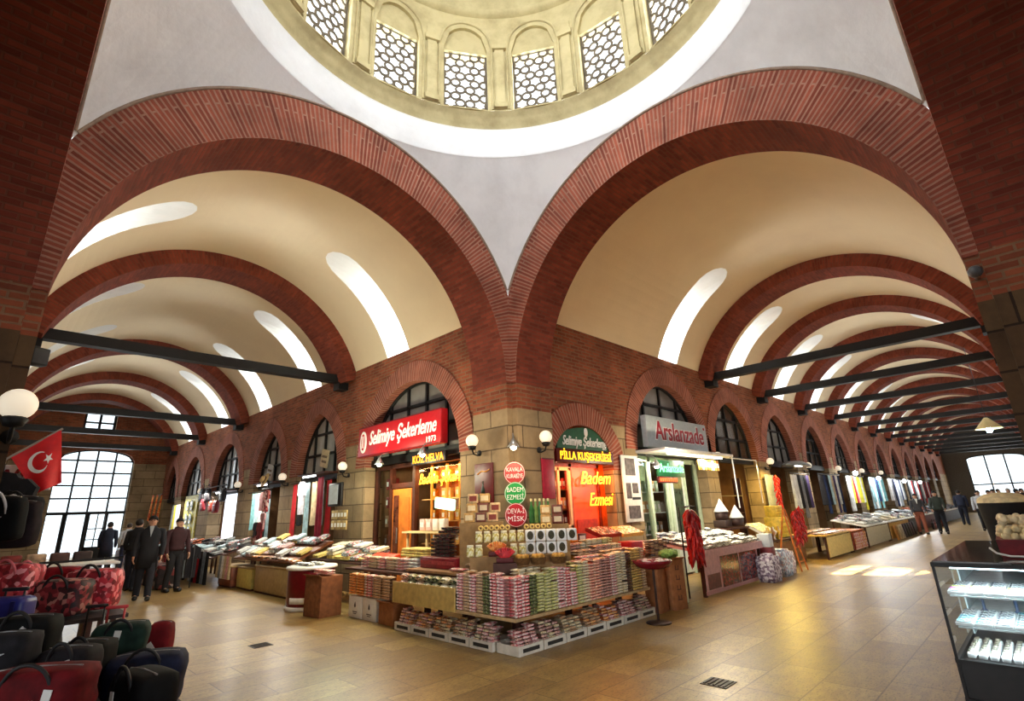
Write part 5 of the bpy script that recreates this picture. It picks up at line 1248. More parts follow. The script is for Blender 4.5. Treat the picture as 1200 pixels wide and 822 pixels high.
tall_carton('dark red carton standing between the lilac and blue sacks', (6.05, -1.45, 0), .1, (.3, .26, .62), 0, DRED, False)
tall_carton('white carton stacked on the dark red carton', (6.05, -1.45, .625), .1, (.28, .24, .26), 0, M((206, 216, 222), .5, .05), False)
# easel with strings of sweets and peppers
r = empty('easel_stand', 'wooden easel hung with strings at the end of the sacks', 'easel', (7.65, -1.5, 0))
for p, q in (((-.2, -.12, 0), (-.06, .1, 1.35)), ((.22, -.12, 0), (.06, .1, 1.35)), ((0, .42, 0), (0, .12, 1.35))):
    mb = MB(); mb.tube([p, q], .018, 6); mb.build('leg', ORW, r)
for z in (.2, .5): mb = MB(); mb.tube([(-.19 + .1 * z, -.12 + .16 * z, z), (.2 - .1 * z, -.12 + .16 * z, z)], .014, 6); mb.build('rung', ORW, r)
for i in range(3): pepper_string('%s string of dried fruit and peppers hung on the wooden easel' % N2[i], (7.42 + .22 * i, -1.68, .55 + .05 * i), 26, .78, 20 + i)
# fourth bay onwards: tables and hanging goods
tablet('R', 10.2, 12.6, -1.5, -.5, .62, 'yellow panelled table of wrapped sweets beyond the easel', M((210, 170, 90), .5), M((226, 196, 120), .5, .08))
for row in range(4):
    for i in range(13):
        for k in range(1 + row // 2): put('caramel_packet', PK[g5.choice(('brown and rose', 'dark brown', 'beige'))], (10.35 + .17 * i, -1.38 + .2 * row, .628 + .037 * k), 0, 'brown packet in the rows on the yellow panelled table', 'sweets', 'brown packets on the yellow panelled table', rot=(0, 0, g5.uniform(-.2, .2)))
tablet('R', 12.7, 14.2, -1.5, -.5, .6, 'short table with orange and red packets hanging over its front', M((200, 120, 70), .5), M((196, 90, 60), .6, .3, scale=14))
for row in range(3):
    for i in range(9): put('hanging_packet', PK[g5.choice(('salmon pink', 'red and white', 'orange'))], (12.8 + .16 * i, -1.52, .14 + .16 * row), 0, 'red or orange packet hanging on the front of the short table', 'sweets', 'packets hanging on the short table', rot=(PI / 2, 0, 0))
SCF = {k: [strip_mesh(c, w, h, waves=2) for w, h in ((.24, 1.35), (.29, 1.05))] for k, c in {'white': (226, 226, 222), 'black': (26, 24, 26), 'purple': (70, 56, 96), 'pale blue': (176, 206, 214), 'navy': (30, 44, 80), 'grey': (130, 134, 136), 'yellow': (206, 196, 60), 'red': (166, 30, 36), 'teal': (120, 176, 180), 'beige': (196, 176, 140), 'pink': (216, 160, 160)}.items()}
def hang_row(side, s0, s1, d, z, kinds, label, group, step=.3, cat='scarf', bar=True):
    n = int((s1 - s0) / step)
    if bar:
        mb = MB(); mb.tube([F(side, s0 - .05, d + .005, z + .02), F(side, s1 + .05, d + .005, z + .02)], .014, 6); tag(mb.build('hanging_rail', IRON), 'thin rail carrying the ' + group, 'rail')
    for i in range(n):
        k = kinds[i % len(kinds)] if g5.random() < .7 else g5.choice(kinds)
        put('hanging_scarf', g5.choice(SCF[k]), F(side, s0 + step * (i + .5), d, z - .02), RZ(side), '%s %s' % (k, label), cat, '%s %s' % (k, group))
hang_row('R', 12.1, 14.0, -.3, 2.35, ['white', 'white', 'black', 'grey', 'black', 'purple'], 'scarf hanging in the fourth shop front of the right aisle', 'scarves of the fourth shop')
hang_row('R', 15.0, 17.8, -.3, 2.4, ['black', 'white', 'navy', 'purple', 'pale blue', 'beige'], 'scarf hanging in the fifth shop front of the right aisle', 'scarves of the fifth shop')
hang_row('R', 18.7, 21.6, -.3, 2.4, ['yellow', 'white', 'yellow', 'red', 'pink', 'beige'], 'cloth hanging in the sixth shop front of the right aisle', 'cloths of the sixth shop')
hang_row('R', 22.5, 25.6, -.3, 2.4, ['pale blue', 'teal', 'white', 'teal', 'navy'], 'cloth hanging in the seventh shop front of the right aisle', 'cloths of the seventh shop')
hang_row('R', 26.5, 31, -.3, 2.4, ['navy', 'white', 'grey', 'black'], 'cloth hanging in the eighth shop front of the right aisle', 'cloths of the eighth shop', .35)
hang_row('R', 31.5, 40, -.3, 2.4, ['black', 'grey', 'white', 'red'], 'cloth hanging at the far shops of the right aisle', 'cloths of the far shops', .5)
FC = {k: folded_mesh(c, (.34, .3, .06)) for k, c in {'white': (232, 232, 228), 'grey': (150, 154, 156), 'patterned': [(226, 226, 220), (120, 140, 150), (190, 90, 90), (60, 66, 76)], 'cream': (226, 214, 184), 'dark': (46, 44, 46), 'pink': (214, 176, 170), 'pale blue': (190, 212, 220), 'yellow': (224, 202, 120), 'rust': (176, 90, 50)}.items()}
def spread(side, s0, s1, d0, d1, z0, slope, kinds, label, group, ns, nd, layers=2, name='folded_cloth', cat='cloth'):
    for i in range(ns):
        for j in range(nd):
            s = s0 + (s1 - s0) * (i + .5) / ns; d = d0 + (d1 - d0) * (j + .5) / nd; z = z0 + slope * (j + .5) / nd
            for l in range(g5.randint(1, layers)):
                k = g5.choice(kinds)
                put(name, FC[k], F(side, s + g5.uniform(-.01, .01), d, z + .014 + .068 * l), 0, '%s %s' % (k, label), cat, '%s %s' % (k, group), rot=Euler((math.atan2(slope, abs(d1 - d0)), 0, RZ(side) + g5.uniform(-.06, .06)), 'XYZ'), sc=(g5.uniform(.78, .95), g5.uniform(.72, .92), g5.uniform(.7, .98)))
for s0, s1, nm, kinds, pan in ((14.4, 17.6, 'fifth', ['white', 'grey', 'patterned', 'white'], M((226, 218, 190), .6, .06)), (17.8, 21.5, 'sixth', ['patterned', 'grey', 'white', 'cream'], M((224, 176, 90), .6, .15)), (21.7, 25.5, 'seventh', ['white', 'dark', 'patterned', 'grey'], M((60, 54, 56), .6, .3, scale=12)), (25.8, 30.5, 'eighth', ['dark', 'patterned', 'rust'], M((120, 60, 46), .6, .3, scale=12)), (31, 40, 'far', ['dark', 'patterned', 'grey'], M((70, 56, 50), .6, .3, scale=12))):
    tablet('R', s0, s1, -1.55, -.55, .66, 'long cloth table before the %s shops of the right aisle' % nm, WHITEP, pan, slope=.2)
    spread('R', s0 + .1, s1 - .1, -1.5, -.6, .67, .2, kinds, 'folded cloth on the long table before the %s shops' % nm, 'folded cloths before the %s shops' % nm, int((s1 - s0) / .42), 3)
# picture frames and bags leaning at the front of the sixth and seventh tables
for i in range(8):
    mb = MB(); mb.rbox((0, 0, .26), (.36, .05, .5), .01); mb.rbox((0, -.027, .26), (.26, .012, .38), .004, 1)
    c1 = [(214, 150, 70), (226, 206, 160), (226, 214, 190), (60, 56, 70), (50, 60, 60), (70, 66, 60), (90, 70, 80), (40, 36, 40)][i]
    put('framed_picture', mb.data('framed_picture', [M(c1, .5, .15), M(tuple(int(x * .8 + 20) for x in c1), .5, .3, scale=9)]), (18.2 + .5 * i, -1.68, .0), 0, '%s picture panel leaning on the front of the patterned cloth table' % N2[i], 'picture', None, rot=(-.12, 0, 0))
bag_r = Proto(handbag_proto((120, 50, 44), .34, .3)); bag_k = Proto(handbag_proto((34, 32, 36), .34, .3))
for i in range(7): (bag_r if i % 2 else bag_k).put((25.9 + .55 * i, -1.75, .0), 0, '%s bag standing on the floor before the eighth shop table' % N2[i])
# awning lamp, cabinet etc. at the fourth shop
r = empty('awning_lamp', 'grey rounded hood lamp over the fourth shop of the right aisle', 'lamp', (12.7, -.35, 2.62))
mb = MB(); mb.lathe([(.001, .16), (.3, .13), (.55, .04), (.6, -.02), (.56, -.02), (.3, .09), (.001, .12)], n=20, M=Matrix.Diagonal((1.6, .6, 1, 1))); mb.build('hood', M((130, 134, 134), .35, .06, metal=.4), r)
mb = MB(); mb.rbox((.2, 0, -.01), (.5, .1, .03), .01); mb.build('tube_light', emis((240, 250, 255), 5), r)
mb = MB(); mb.rbox((11.7, .22, .87), (.7, .34, 1.7), .015); mb.box((11.7, .045, 1.2), (.56, .02, .8), 1); mb.box((11.7, .045, .4), (.56, .02, .5), 1); tag(mb.build('cabinet', [M((60, 76, 62), .5, .1), M((90, 110, 92), .4, .12)]), 'dark green cabinet in the fourth shop front', 'cabinet')
mb = MB(); mb.tube([(9.3, -.35, 2.65), (9.3, -.35, 1.5)], .014, 6); mb.tube([(7.3, -.35, 2.65), (9.3, -.35, 2.65)], .014, 6); tag(mb.build('lamp_rail', WHITEP), 'white bent rod frame in front of the third shop of the right aisle', 'rail')
pepper_string('string of dried dark fruit hanging at the pier beyond the yellow one', (10.75, -.3, 1.3), 34, 1.0, 41)
for i in range(4): put('hanging_scarf', SCF['grey'][1], (10.55 + .15 * i, -.12, 2.3), 0, 'grey net bag hanging on the pier beyond the yellow pier', 'scarf', 'grey net bags on the pier')
for i, s in enumerate((10.0, 14.2, 19.5, 23.5, 27.5, 32)):
    area('aisle_shop_lamp', F('R', s, -.45, 2.55), F('R', s, -.9, 0), 1.6, .12, AISLE_W * (1.6 if i == 0 else 1), [(1, .72, .2), (1, .95, .85), (.95, 1, .95), (.9, 1, 1), (.9, .95, 1), (.9, .95, 1)][i])
point('yellow_lamp', (9.9, -.45, 1.75), YEL_W, (1, .68, .12), .25); point('yellow_lamp', (7.25, -.55, 2.2), YEL_W * .4, (1, .72, .2), .25)

# ------------------------------------------------------------------ left aisle stalls
# table with white heaped clothes before the red sign shop
tablet('L', 1.15, 2.95, -1.3, -.5, .72, 'dark table with packs and clothes before the red sign shop', DWOOD)
for l in range(9):
    for i in range(5): put('candy_packet', PK['orange' if i in (3, 4) else ('red and white' if i == 2 else 'beige')], F('L', 1.42 + .27 * i * .95, -1.36, .345 + .04 * l), RZ('L'), '%s packet in the stacks above the white cartons' % ('orange' if i in (3, 4) else 'beige or red'), 'sweets', '%s stacks above the white cartons' % ('orange' if i in (3, 4) else 'beige and red'), sc=(1.9, .8, 1.1))
for i in range(5):
    for l in range(4): put('sugar_packet', PK['cream' if i % 2 else 'pink and white'], F('L', 1.42 + .27 * i, -1.12, .73 + .045 * l), RZ('L'), 'pale packet in the back row above the orange and red stacks', 'sweets', 'pale packets in the back row', sc=(1.9, .9, 1.2))
# white cartons with printed drop mark, brown carton under the gold panel
for i, s in enumerate((2.36, 1.92)):
    r = empty('white_carton', '%s white carton with black printed mark on the floor' % ('left' if i == 0 else 'right'), 'carton', F('L', s, -1.25, 0), RZ('L'))
    mb = MB(); mb.rbox((0, 0, .16), (.42, .3, .32), .008); mb.build('carton_body', WHITEP, r)
    mb = MB(); mb.lathe([(.001, -.04), (.026, -.02), (.02, .012), (.001, .055)], (0, -.152, .19), 10, M=Matrix.Diagonal((1, .06, 1, 1))); mb.build('printed_drop', BLACK, r)
    mb = MB(); mb.box((0, -.1515, .09), (.14, .003, .012)); mb.build('printed_line', BLACK, r)
    mb = MB(); mb.box((.0, -.1515, .065), (.1, .003, .01)); mb.build('printed_line', BLACK, r)
tall_carton('low brown carton with open flap beside the white cartons', F('L', 1.4, -1.25, 0), RZ('L'), (.4, .34, .3), 0)
tall_carton('tall brown carton with packets on top beside the dark red drum', F('L', 3.05, -1.62, 0), RZ('L') + .1, (.5, .4, .62), 0, M((134, 82, 46), .8, .14))
for l in range(2):
    for i in range(4): put('caramel_packet', PK['red and white'], F('L', 2.87 + .125 * i, -1.62, .642 + .037 * l), RZ('L'), 'dark red packet lying on the tall brown carton', 'sweets', 'dark red packets on the tall brown carton')
r = empty('drum_counter', 'dark red curved counter drum with white rims', 'counter', F('L', 3.98, -1.42, 0))
mb = MB(); mb.lathe([(.40, .06), (.41, .08), (.41, .66), (.40, .68)], n=28); mb.build('drum_body', M((106, 8, 20), .3, .1), r)
mb = MB(); mb.lathe([(.001, 0), (.42, 0), (.43, .02), (.43, .06), (.40, .07)], n=28); mb.build('base_rim', WHITEP, r)
mb = MB(); mb.lathe([(.40, .67), (.44, .67), (.45, .69), (.44, .72), (.001, .725)], n=28); mb.build('top_rim', WHITEP, r)
mb = MB(); mb.lathe([(.411, .12), (.413, .12), (.413, .22), (.411, .22)], n=6, a0=PI * 1.05, a1=PI * 1.3); mb.build('printed_text', WHITEP, r)
for i in range(7): put('soap_packet', soap[i % 3], F('L', 3.78 + .15 * (i % 4), -1.55 + .2 * (i // 4), .73), RZ('L'), 'white packet on top of the dark red drum', 'sweets', 'white packets on the red drum', sc=1.0)
tablet('L', 3.0, 5.3, -.9, -.3, .74, 'table of small toys and packs before the orange door', DWOOD)
spread('L', 3.05, 5.25, -.86, -.34, .75, .12, ['white', 'yellow', 'patterned', 'cream'], 'folded cloth on the table before the orange door', 'folded cloths before the orange door', 7, 2, 3)
for i in range(3): put('folded_cloth', FC['white'], F('L', 1.5 + .36 * i, -.75, .735), RZ('L'), 'large white folded cloth heaped before the red sign shop window', 'cloth', 'white cloths before the window', sc=(1.1, 1.2, 2.4))
for i in range(2): put('folded_cloth', FC['yellow'], F('L', 1.3 + .38 * i, -.72, .735 + .16), RZ('L'), 'pale yellow cloth on the white heap before the window', 'cloth', 'yellow cloths on the white heap', sc=(1.1, 1.1, 2.2))
mb = MB(); mb.rbox((0, 0, .06), (.75, .25, .12), .02); o = mb.build('letter_board', M((226, 60, 26), .4, .1)); o.location = F('L', 2.62, -.72, .76); o.rotation_euler = (.35, 0, RZ('L')); tag(o, 'orange red board lying at the foot of the orange door', 'board')
# chests (gold panelled boxes) and heaped table, bays two and three
def chest(label, s, d, w, h, dd, col):
    r = empty('chest', label, 'chest', F('L', s, d, 0), RZ('L')); mb = MB(); mb.rbox((0, 0, h / 2 + .04), (w, dd, h), .01); mb.build('chest_body', col, r)
    mb = MB(); mb.rbox((0, 0, h + .06), (w + .04, dd + .04, .04), .008); mb.build('lid', M((150, 120, 70), .5, .1), r)
    mb = MB(); mb.bx((-w / 2 + .02, -dd / 2 + .02, 0), (w / 2 - .02, dd / 2 - .02, .04)); mb.build('plinth', DWOOD, r)
chest('wide beige panelled chest under the heaped clothes', 6.25, -1.02, 2.0, .5, .5, M((176, 150, 104), .5, .08)); chest('pale yellow chest left of the wide beige chest', 7.95, -1.02, .95, .42, .5, M((206, 190, 110), .5, .08))
chest('brown chest with clothes hanging over it', 9.02, -1.12, .95, .42, .5, M((130, 70, 46), .5, .12))
for i in range(5): put('caramel_packet', PK['dark brown'], F('L', 4.63 + .125 * i, -1.15, .452), RZ('L'), 'dark packet on the small stand beside the red drum', 'sweets', 'dark packets beside the red drum', sc=1.2)
mb = MB(); mb.rbox(F('L', 4.87, -1.17, .23), (.4, .62, .44), .01); tag(mb.build('brown_box', M((110, 60, 40), .6, .2)), 'brown box between the red drum and the wide beige chest', 'box')
tablet('L', 5.45, 9.0, -1.2, -.3, .68, 'long table of heaped pale clothes in the left aisle', WOOD, slope=.38)
spread('L', 5.5, 8.95, -1.15, -.35, .70, .38, ['white', 'cream', 'pale blue', 'pink', 'yellow', 'white', 'patterned'], 'folded cloth heaped on the long table above the beige chest', 'pale cloths above the beige chest', 11, 4, 2, 'folded_towel')
for i in range(12): put('caramel_packet', PK[g5.choice(('orange', 'dark brown', 'beige'))], F('L', 5.3 + .2 * i, -1.18, .70), RZ('L'), 'small brown or orange packet along the front edge of the long table', 'sweets', 'packets along the front edge of the long table', sc=1.3)
for i in range(6): put('hanging_scarf', SCF[['beige', 'pink', 'beige', 'white', 'grey', 'beige'][i]][1], F('L', 8.6 + .18 * i, -1.42, .72), RZ('L'), '%s cloth hanging over the brown chest' % N2[i], 'scarf', None, sc=(.55, .7, .5))
# further tables with dark clothes and racks
tablet('L', 9.8, 13.0, -1.5, -.4, .66, 'table of dark and white clothes before the third shop on the left', DWOOD, slope=.25)
spread('L', 9.9, 12.9, -1.45, -.45, .68, .25, ['dark', 'grey', 'white', 'patterned', 'pale blue'], 'folded cloth on the dark table of the left aisle', 'cloths on the dark table of the left aisle', 9, 3, 3, 'folded_trousers')
for i in range(11): put('hanging_scarf', SCF[['black', 'grey', 'black', 'red', 'black', 'white', 'beige', 'black', 'grey', 'red', 'white'][i]][1], F('L', 9.9 + .28 * i, -1.58, .8), RZ('L'), '%s cloth hanging from the front of the dark table' % ['black', 'grey', 'black', 'red', 'black', 'white', 'beige', 'black', 'grey', 'red', 'white'][i], 'scarf', '%s cloths on the front of the dark table' % ['black', 'grey', 'black', 'red', 'black', 'white', 'beige', 'black', 'grey', 'red', 'white'][i], sc=(.85, .8, .75))
for i in range(4):
    mb = MB(); mb.rbox((0, 0, .3), (.5, .4, .56), .05); put('goods_bale', mb.data('goods_bale', [speckle([(40, 30, 32), (120, 40, 40), (170, 150, 140), (24, 22, 24)], 9, .7, 'bale')]), F('L', 10.1 + .66 * i, -2.45 + .1 * (i % 2), .0), RZ('L'), '%s patterned bale on the floor before the dark table' % N2[i], 'bale')
tablet('L', 13.3, 17.6, -1.5, -.4, .66, 'table of dark goods before the fourth shop on the left', DWOOD, M((60, 36, 34), .7, .3, scale=10), slope=.25)
spread('L', 13.4, 17.5, -1.45, -.45, .68, .25, ['dark', 'rust', 'grey', 'patterned'], 'folded goods on the table before the white lit shop', 'goods before the white lit shop', 10, 3, 2, 'folded_shirt')
tablet('L', 18.0, 22.8, -1.6, -.4, .6, 'table of red and dark goods near the gate', DWOOD, M((90, 30, 30), .7, .4, scale=10), slope=.3)
spread('L', 18.1, 22.7, -1.55, -.45, .62, .3, ['rust', 'dark', 'patterned', 'pink'], 'folded goods on the table near the gate', 'goods on the table near the gate', 11, 3, 2, 'folded_blanket')
# hanging goods in the left shop fronts
hang_row('L', 6.1, 8.5, -.1, 2.45, ['red', 'grey', 'beige', 'pale blue', 'black'], 'cloth hanging in the second shop front of the left aisle', 'cloths of the second left shop', .4)
put('hanging_scarf', strip_mesh((120, 16, 40), .3, 1.7, waves=2), F('L', 6.45, -.25, 2.5), RZ('L'), 'long dark red cloth strip hanging beside the mirror on the left', 'scarf')
put('hanging_shirt', garment_mesh((196, 196, 206), .34, .8), F('L', 7.35, -.3, 2.45), RZ('L'), 'grey white long shirt hanging in the second shop front', 'shirt')
r = empty('mirror', 'tilted dark framed mirror screen on the pier right of the red strip', 'mirror', F('L', 5.5, -.3, 2.05), RZ('L')); mb = MB(); mb.rbox((0, 0, 0), (.62, .06, .52), .015); mb.build('frame', BLACK, r); mb = MB(); mb.box((-.05, -.034, 0), (.42, .006, .42)); mb.build('glass_pane', M((196, 206, 214), .1, .05), r)
boxes_on('straw coloured card hung in the rows on the pier under the mirror', 'straw cards under the mirror', 'card', 'hanging_card', [M((176, 150, 96), .7, .15), M((150, 124, 74), .7, .15)], [(5.2 + .15 * i, -.18, 1.5 - .22 * j) for i in range(5) for j in range(2)], 'L', (.13, .03, .2))
for i in range(2): put('denim_roll', FC['pale blue'], F('L', 5.1 + .55 * i, -.2, 1.02), 0, '%s blue denim bundle leaning on the pier under the straw cards' % ['right', 'left'][i], 'cloth', None, rot=(1.1, 0, RZ('L')), sc=(1.5, 1.6, 2))
shirts = {k: garment_mesh(c) for k, c in {'dark red': (126, 26, 34), 'pink': (206, 150, 150), 'black': (28, 26, 30), 'red floral': [(150, 30, 36), (206, 110, 100), (110, 20, 26), (230, 190, 180)], 'pale blue': (190, 214, 224)}.items()}
for i, (s, d, z, k, sc) in enumerate(((9.3, -.45, 2.35, 'red floral', .95), (9.75, -.4, 2.3, 'pink', .8), (9.25, -.5, 1.75, 'pink', .7), (9.4, -.5, 1.5, 'dark red', .9), (9.85, -.45, 1.5, 'black', .8), (9.6, -.5, 1.15, 'red floral', .8))):
    put('hanging_shirt', shirts[k], F('L', s, d, z), RZ('L'), '%s garment on the stacked hanging rack, %s from the top' % (k, N2[i]), 'shirt', None, sc=sc)
mb = MB(); mb.tube([F('L', 9.5, -.36, 0), F('L', 9.5, -.36, 2.6)], .02, 6); mb.tube([F('L', 9.1, -.36, 2.4), F('L', 9.95, -.36, 2.4)], .014, 6); tag(mb.build('garment_stand', IRON), 'black pole stand of the hanging red garments', 'stand')
r = empty('hanging_hat', 'straw hat hung on top of the red garment stand', 'hat', F('L', 9.4, -.5, 2.62), RZ('L')); mb = MB(); mb.lathe([(.001, .12), (.09, .11), (.1, .02), (.2, 0), (.205, .008), (.001, .01)], n=18, M=Matrix.Rotation(1.2, 4, 'X')); mb.build('hat_body', M((206, 176, 120), .7, .1), r); mb = MB(); mb.lathe([(.1, .02), (.104, .02), (.102, .05), (.1, .05)], n=18, M=Matrix.Rotation(1.2, 4, 'X')); mb.build('hat_band', DWOOD, r)
hang_row('L', 9.9, 11.7, -.12, 2.35, ['pale blue', 'teal', 'white'], 'towel hanging in the third shop front of the left aisle', 'towels of the third left shop', .3, 'towel')
mb = MB(); mb.poly([F('L', 13.25, .5, .5), F('L', 16.05, .5, .5), F('L', 16.05, .5, 2.6), F('L', 13.25, .5, 2.6)]); o = mb.build('light_board', emis((236, 244, 255), 1.5)); tag(o, 'bright white lit panel at the back of the fourth left shop', 'panel')
bag2 = [Proto(handbag_proto((120, 30, 40), .36, .3, name='hanging_bag')), Proto(handbag_proto((30, 28, 34), .36, .32, name='hanging_bag')), Proto(handbag_proto((200, 80, 60), .32, .26, name='hanging_bag'))]
for i, (s, z, k) in enumerate(((15.6, 1.95, 0), (15.2, 2.25, 1), (14.6, 1.9, 2), (14.1, 1.85, 0), (15.9, 2.3, 1), (13.5, 2.2, 1))):
    bag2[k].put(F('L', s, -.35, z), RZ('L'), '%s %s bag hanging before the white lit panel' % (N2[i], ['dark red', 'black', 'orange red'][k]), scale=1.3)
mb = MB(); mb.tube([F('L', 13.2, -.35, 2.72), F('L', 16.1, -.35, 2.72)], .02, 6); tag(mb.build('hanging_rail', IRON), 'rail carrying the bags before the white lit panel', 'rail')
for i in range(6):
    r = empty('wall_plate', '%s blue and white plate on the yellow panel near the gate' % N2[i], 'plate', F('L', 18.2 + .55 * (i % 2), -.12, 2.2 - .5 * (i // 2)), RZ('L')); mb = MB(); mb.lathe([(.001, 0), (.13, 0), (.21, -.03), (.215, -.025), (.001, .012)], n=18, M=Matrix.Rotation(PI / 2, 4, 'X')); mb.build('plate_body', speckle([(214, 226, 230), (120, 150, 170), (226, 210, 140), (190, 206, 210)], 12, .2, 'plate'), r)
mb = MB(); mb.bx(F('L', 17.6, -.04, .6), F('L', 19.4, .02, 2.6)); tag(mb.build('display_board', M((206, 196, 90), .5, .12)), 'yellow board that carries the blue plates near the gate', 'board')
for i in range(3): put('hanging_banner', strip_mesh([(226, 90, 30), (240, 130, 40), (200, 50, 24), (240, 170, 90)], .28, 1.1, 'pennant', waves=1), F('L', 21.4 + .3 * i, -.5 - .1 * i, 2.75), 0, '%s orange printed banner hanging near the gate' % N2[i], 'banner', None, rot=(0, .22, RZ('L')))
mb = MB(); mb.tube([F('L', 21.1, -.55, 2.77), F('L', 22.3, -.55, 2.77)], .014, 6); tag(mb.build('hanging_rail', IRON), 'thin rail that carries the orange banners', 'rail')
hang_row('L', 19.6, 21.2, -.15, 2.3, ['white', 'yellow', 'pink', 'grey'], 'cloth hanging in the fifth shop front of the left aisle', 'cloths of the fifth left shop', .32)
for i, s in enumerate((3.6, 7.3, 10.6, 15.0, 19.5)):
    area('aisle_shop_lamp', F('L', s, -.5, 2.55), F('L', s, -.9, 0), 1.4, .12, AISLE_W * (.5 if i == 0 else 1), (1, .93, .8))

# light strips, cards and small fittings on the left shop fronts
for i, (s_, z_) in enumerate(((6.95, 2.55), (10.1, 2.52), (14.0, 2.5))):
    mb = MB(); mb.tube([F('L', s_ - .35, -.32, z_), F('L', s_ + .35, -.32, z_)], .022, 8); tag(mb.build('hanging_tube_lamp', emis((246, 250, 255), 5)), 'white tube lamp under the window of the %s shop of the left aisle' % N2[i + 1], 'lamp')
    mb = MB(); mb.bx(F('L', s_ - .9, -.36, z_ + .03), F('L', s_ + .6, .02, z_ + .07)); tag(mb.build('awning_board', DWOOD), 'dark ledge above the tube lamp of the %s shop on the left' % N2[i + 1], 'ledge')
for i, (s_, z_) in enumerate(((7.05, 3.02), (10.75, 2.95))):
    mb = MB(); mb.rbox((0, 0, 0), (.42, .02, .46), .005); mb.box((0, -.012, .05), (.3, .006, .06), 1); mb.box((0, -.012, -.08), (.26, .006, .06), 1)
    put('hanging_notice', mb.data('hanging_notice', [M([(206, 186, 146), (206, 206, 204)][i], .7, .08), M((120, 100, 80), .7, 0)]), F('L', s_, .1, z_), 0, '%s tilted paper card hung before the window of the %s shop on the left' % (['tan', 'white'][i], N2[i + 1]), 'card', None, rot=(0, .2, RZ('L')))
mb = MB(); mb.rbox((0, 0, 0), (.26, .2, .3), .02); mb.box((0, -.104, 0), (.2, .01, .24), 1); put('wall_mount_speaker', mb.data('wall_mount_speaker', [BLACK, M((44, 42, 42), .6, .1)]), (-5.8, 5.6, 4.35), 0, 'small black loudspeaker under the first tie beam of the left aisle', 'loudspeaker', None, rot=(0, 0, .4))
r = empty('wall_mount_camera', 'small grey security camera on the dark pier at the right picture edge', 'camera', (-.01, -5.97, 3.4), -PI / 2); mb = MB(); mb.tube([(0, 0, 0), (.0, -.1, .02)], .02, 8); mb.build('bracket', STEEL, r); mb = MB(); mb.sphere((0, -.13, .02), .055, n=12, k=8); mb.build('dome', M((90, 90, 92), .3, .05), r)
for i, (s_, z_) in enumerate(((19.0, 2.5), (23.0, 2.35), (29.0, 2.3), (34.0, 2.3))):
    r = empty('hanging_bulb', '%s bright white bulb hanging over the cloth tables of the right aisle' % N2[i], 'lamp', (s_, -.6, z_)); mb = MB(); mb.sphere((0, 0, 0), .09, n=10, k=8); mb.build('bulb', emis((236, 248, 255), 20), r); mb = MB(); mb.tube([(0, 0, .08), (0, 0, .4), (0, .6, .45)], .012, 6); mb.build('arm', IRON, r)
    point('bulb_light', (s_, -.75, z_ - .15), AISLE_W * .8, (.95, .98, 1), .08)

# racks of garments standing before the dark table, seen edge on
for k, s0 in enumerate((9.7, 11.9)):
    mb = MB(); mb.tube([F('L', s0, -1.95, 0), F('L', s0, -1.95, 1.02), F('L', s0 + 1.75, -1.95, 1.02), F('L', s0 + 1.75, -1.95, 0)], .016, 6); tag(mb.build('garment_rack', IRON), '%s low rack of garments before the dark table of the left aisle' % ['first', 'second'][k], 'rack')
    for i in range(10):
        c = g5.choice(['dark red', 'black', 'pink', 'black', 'red floral', 'pale blue'])
        put('hanging_blouse', shirts[c], F('L', s0 + .12 + .165 * i, -1.95, 1.0), 0, '%s garment on the %s low rack before the dark table' % (c, ['first', 'second'][k]), 'shirt', '%s garments on the %s low rack' % (c, ['first', 'second'][k]), sc=(.85, 1, 1.25))
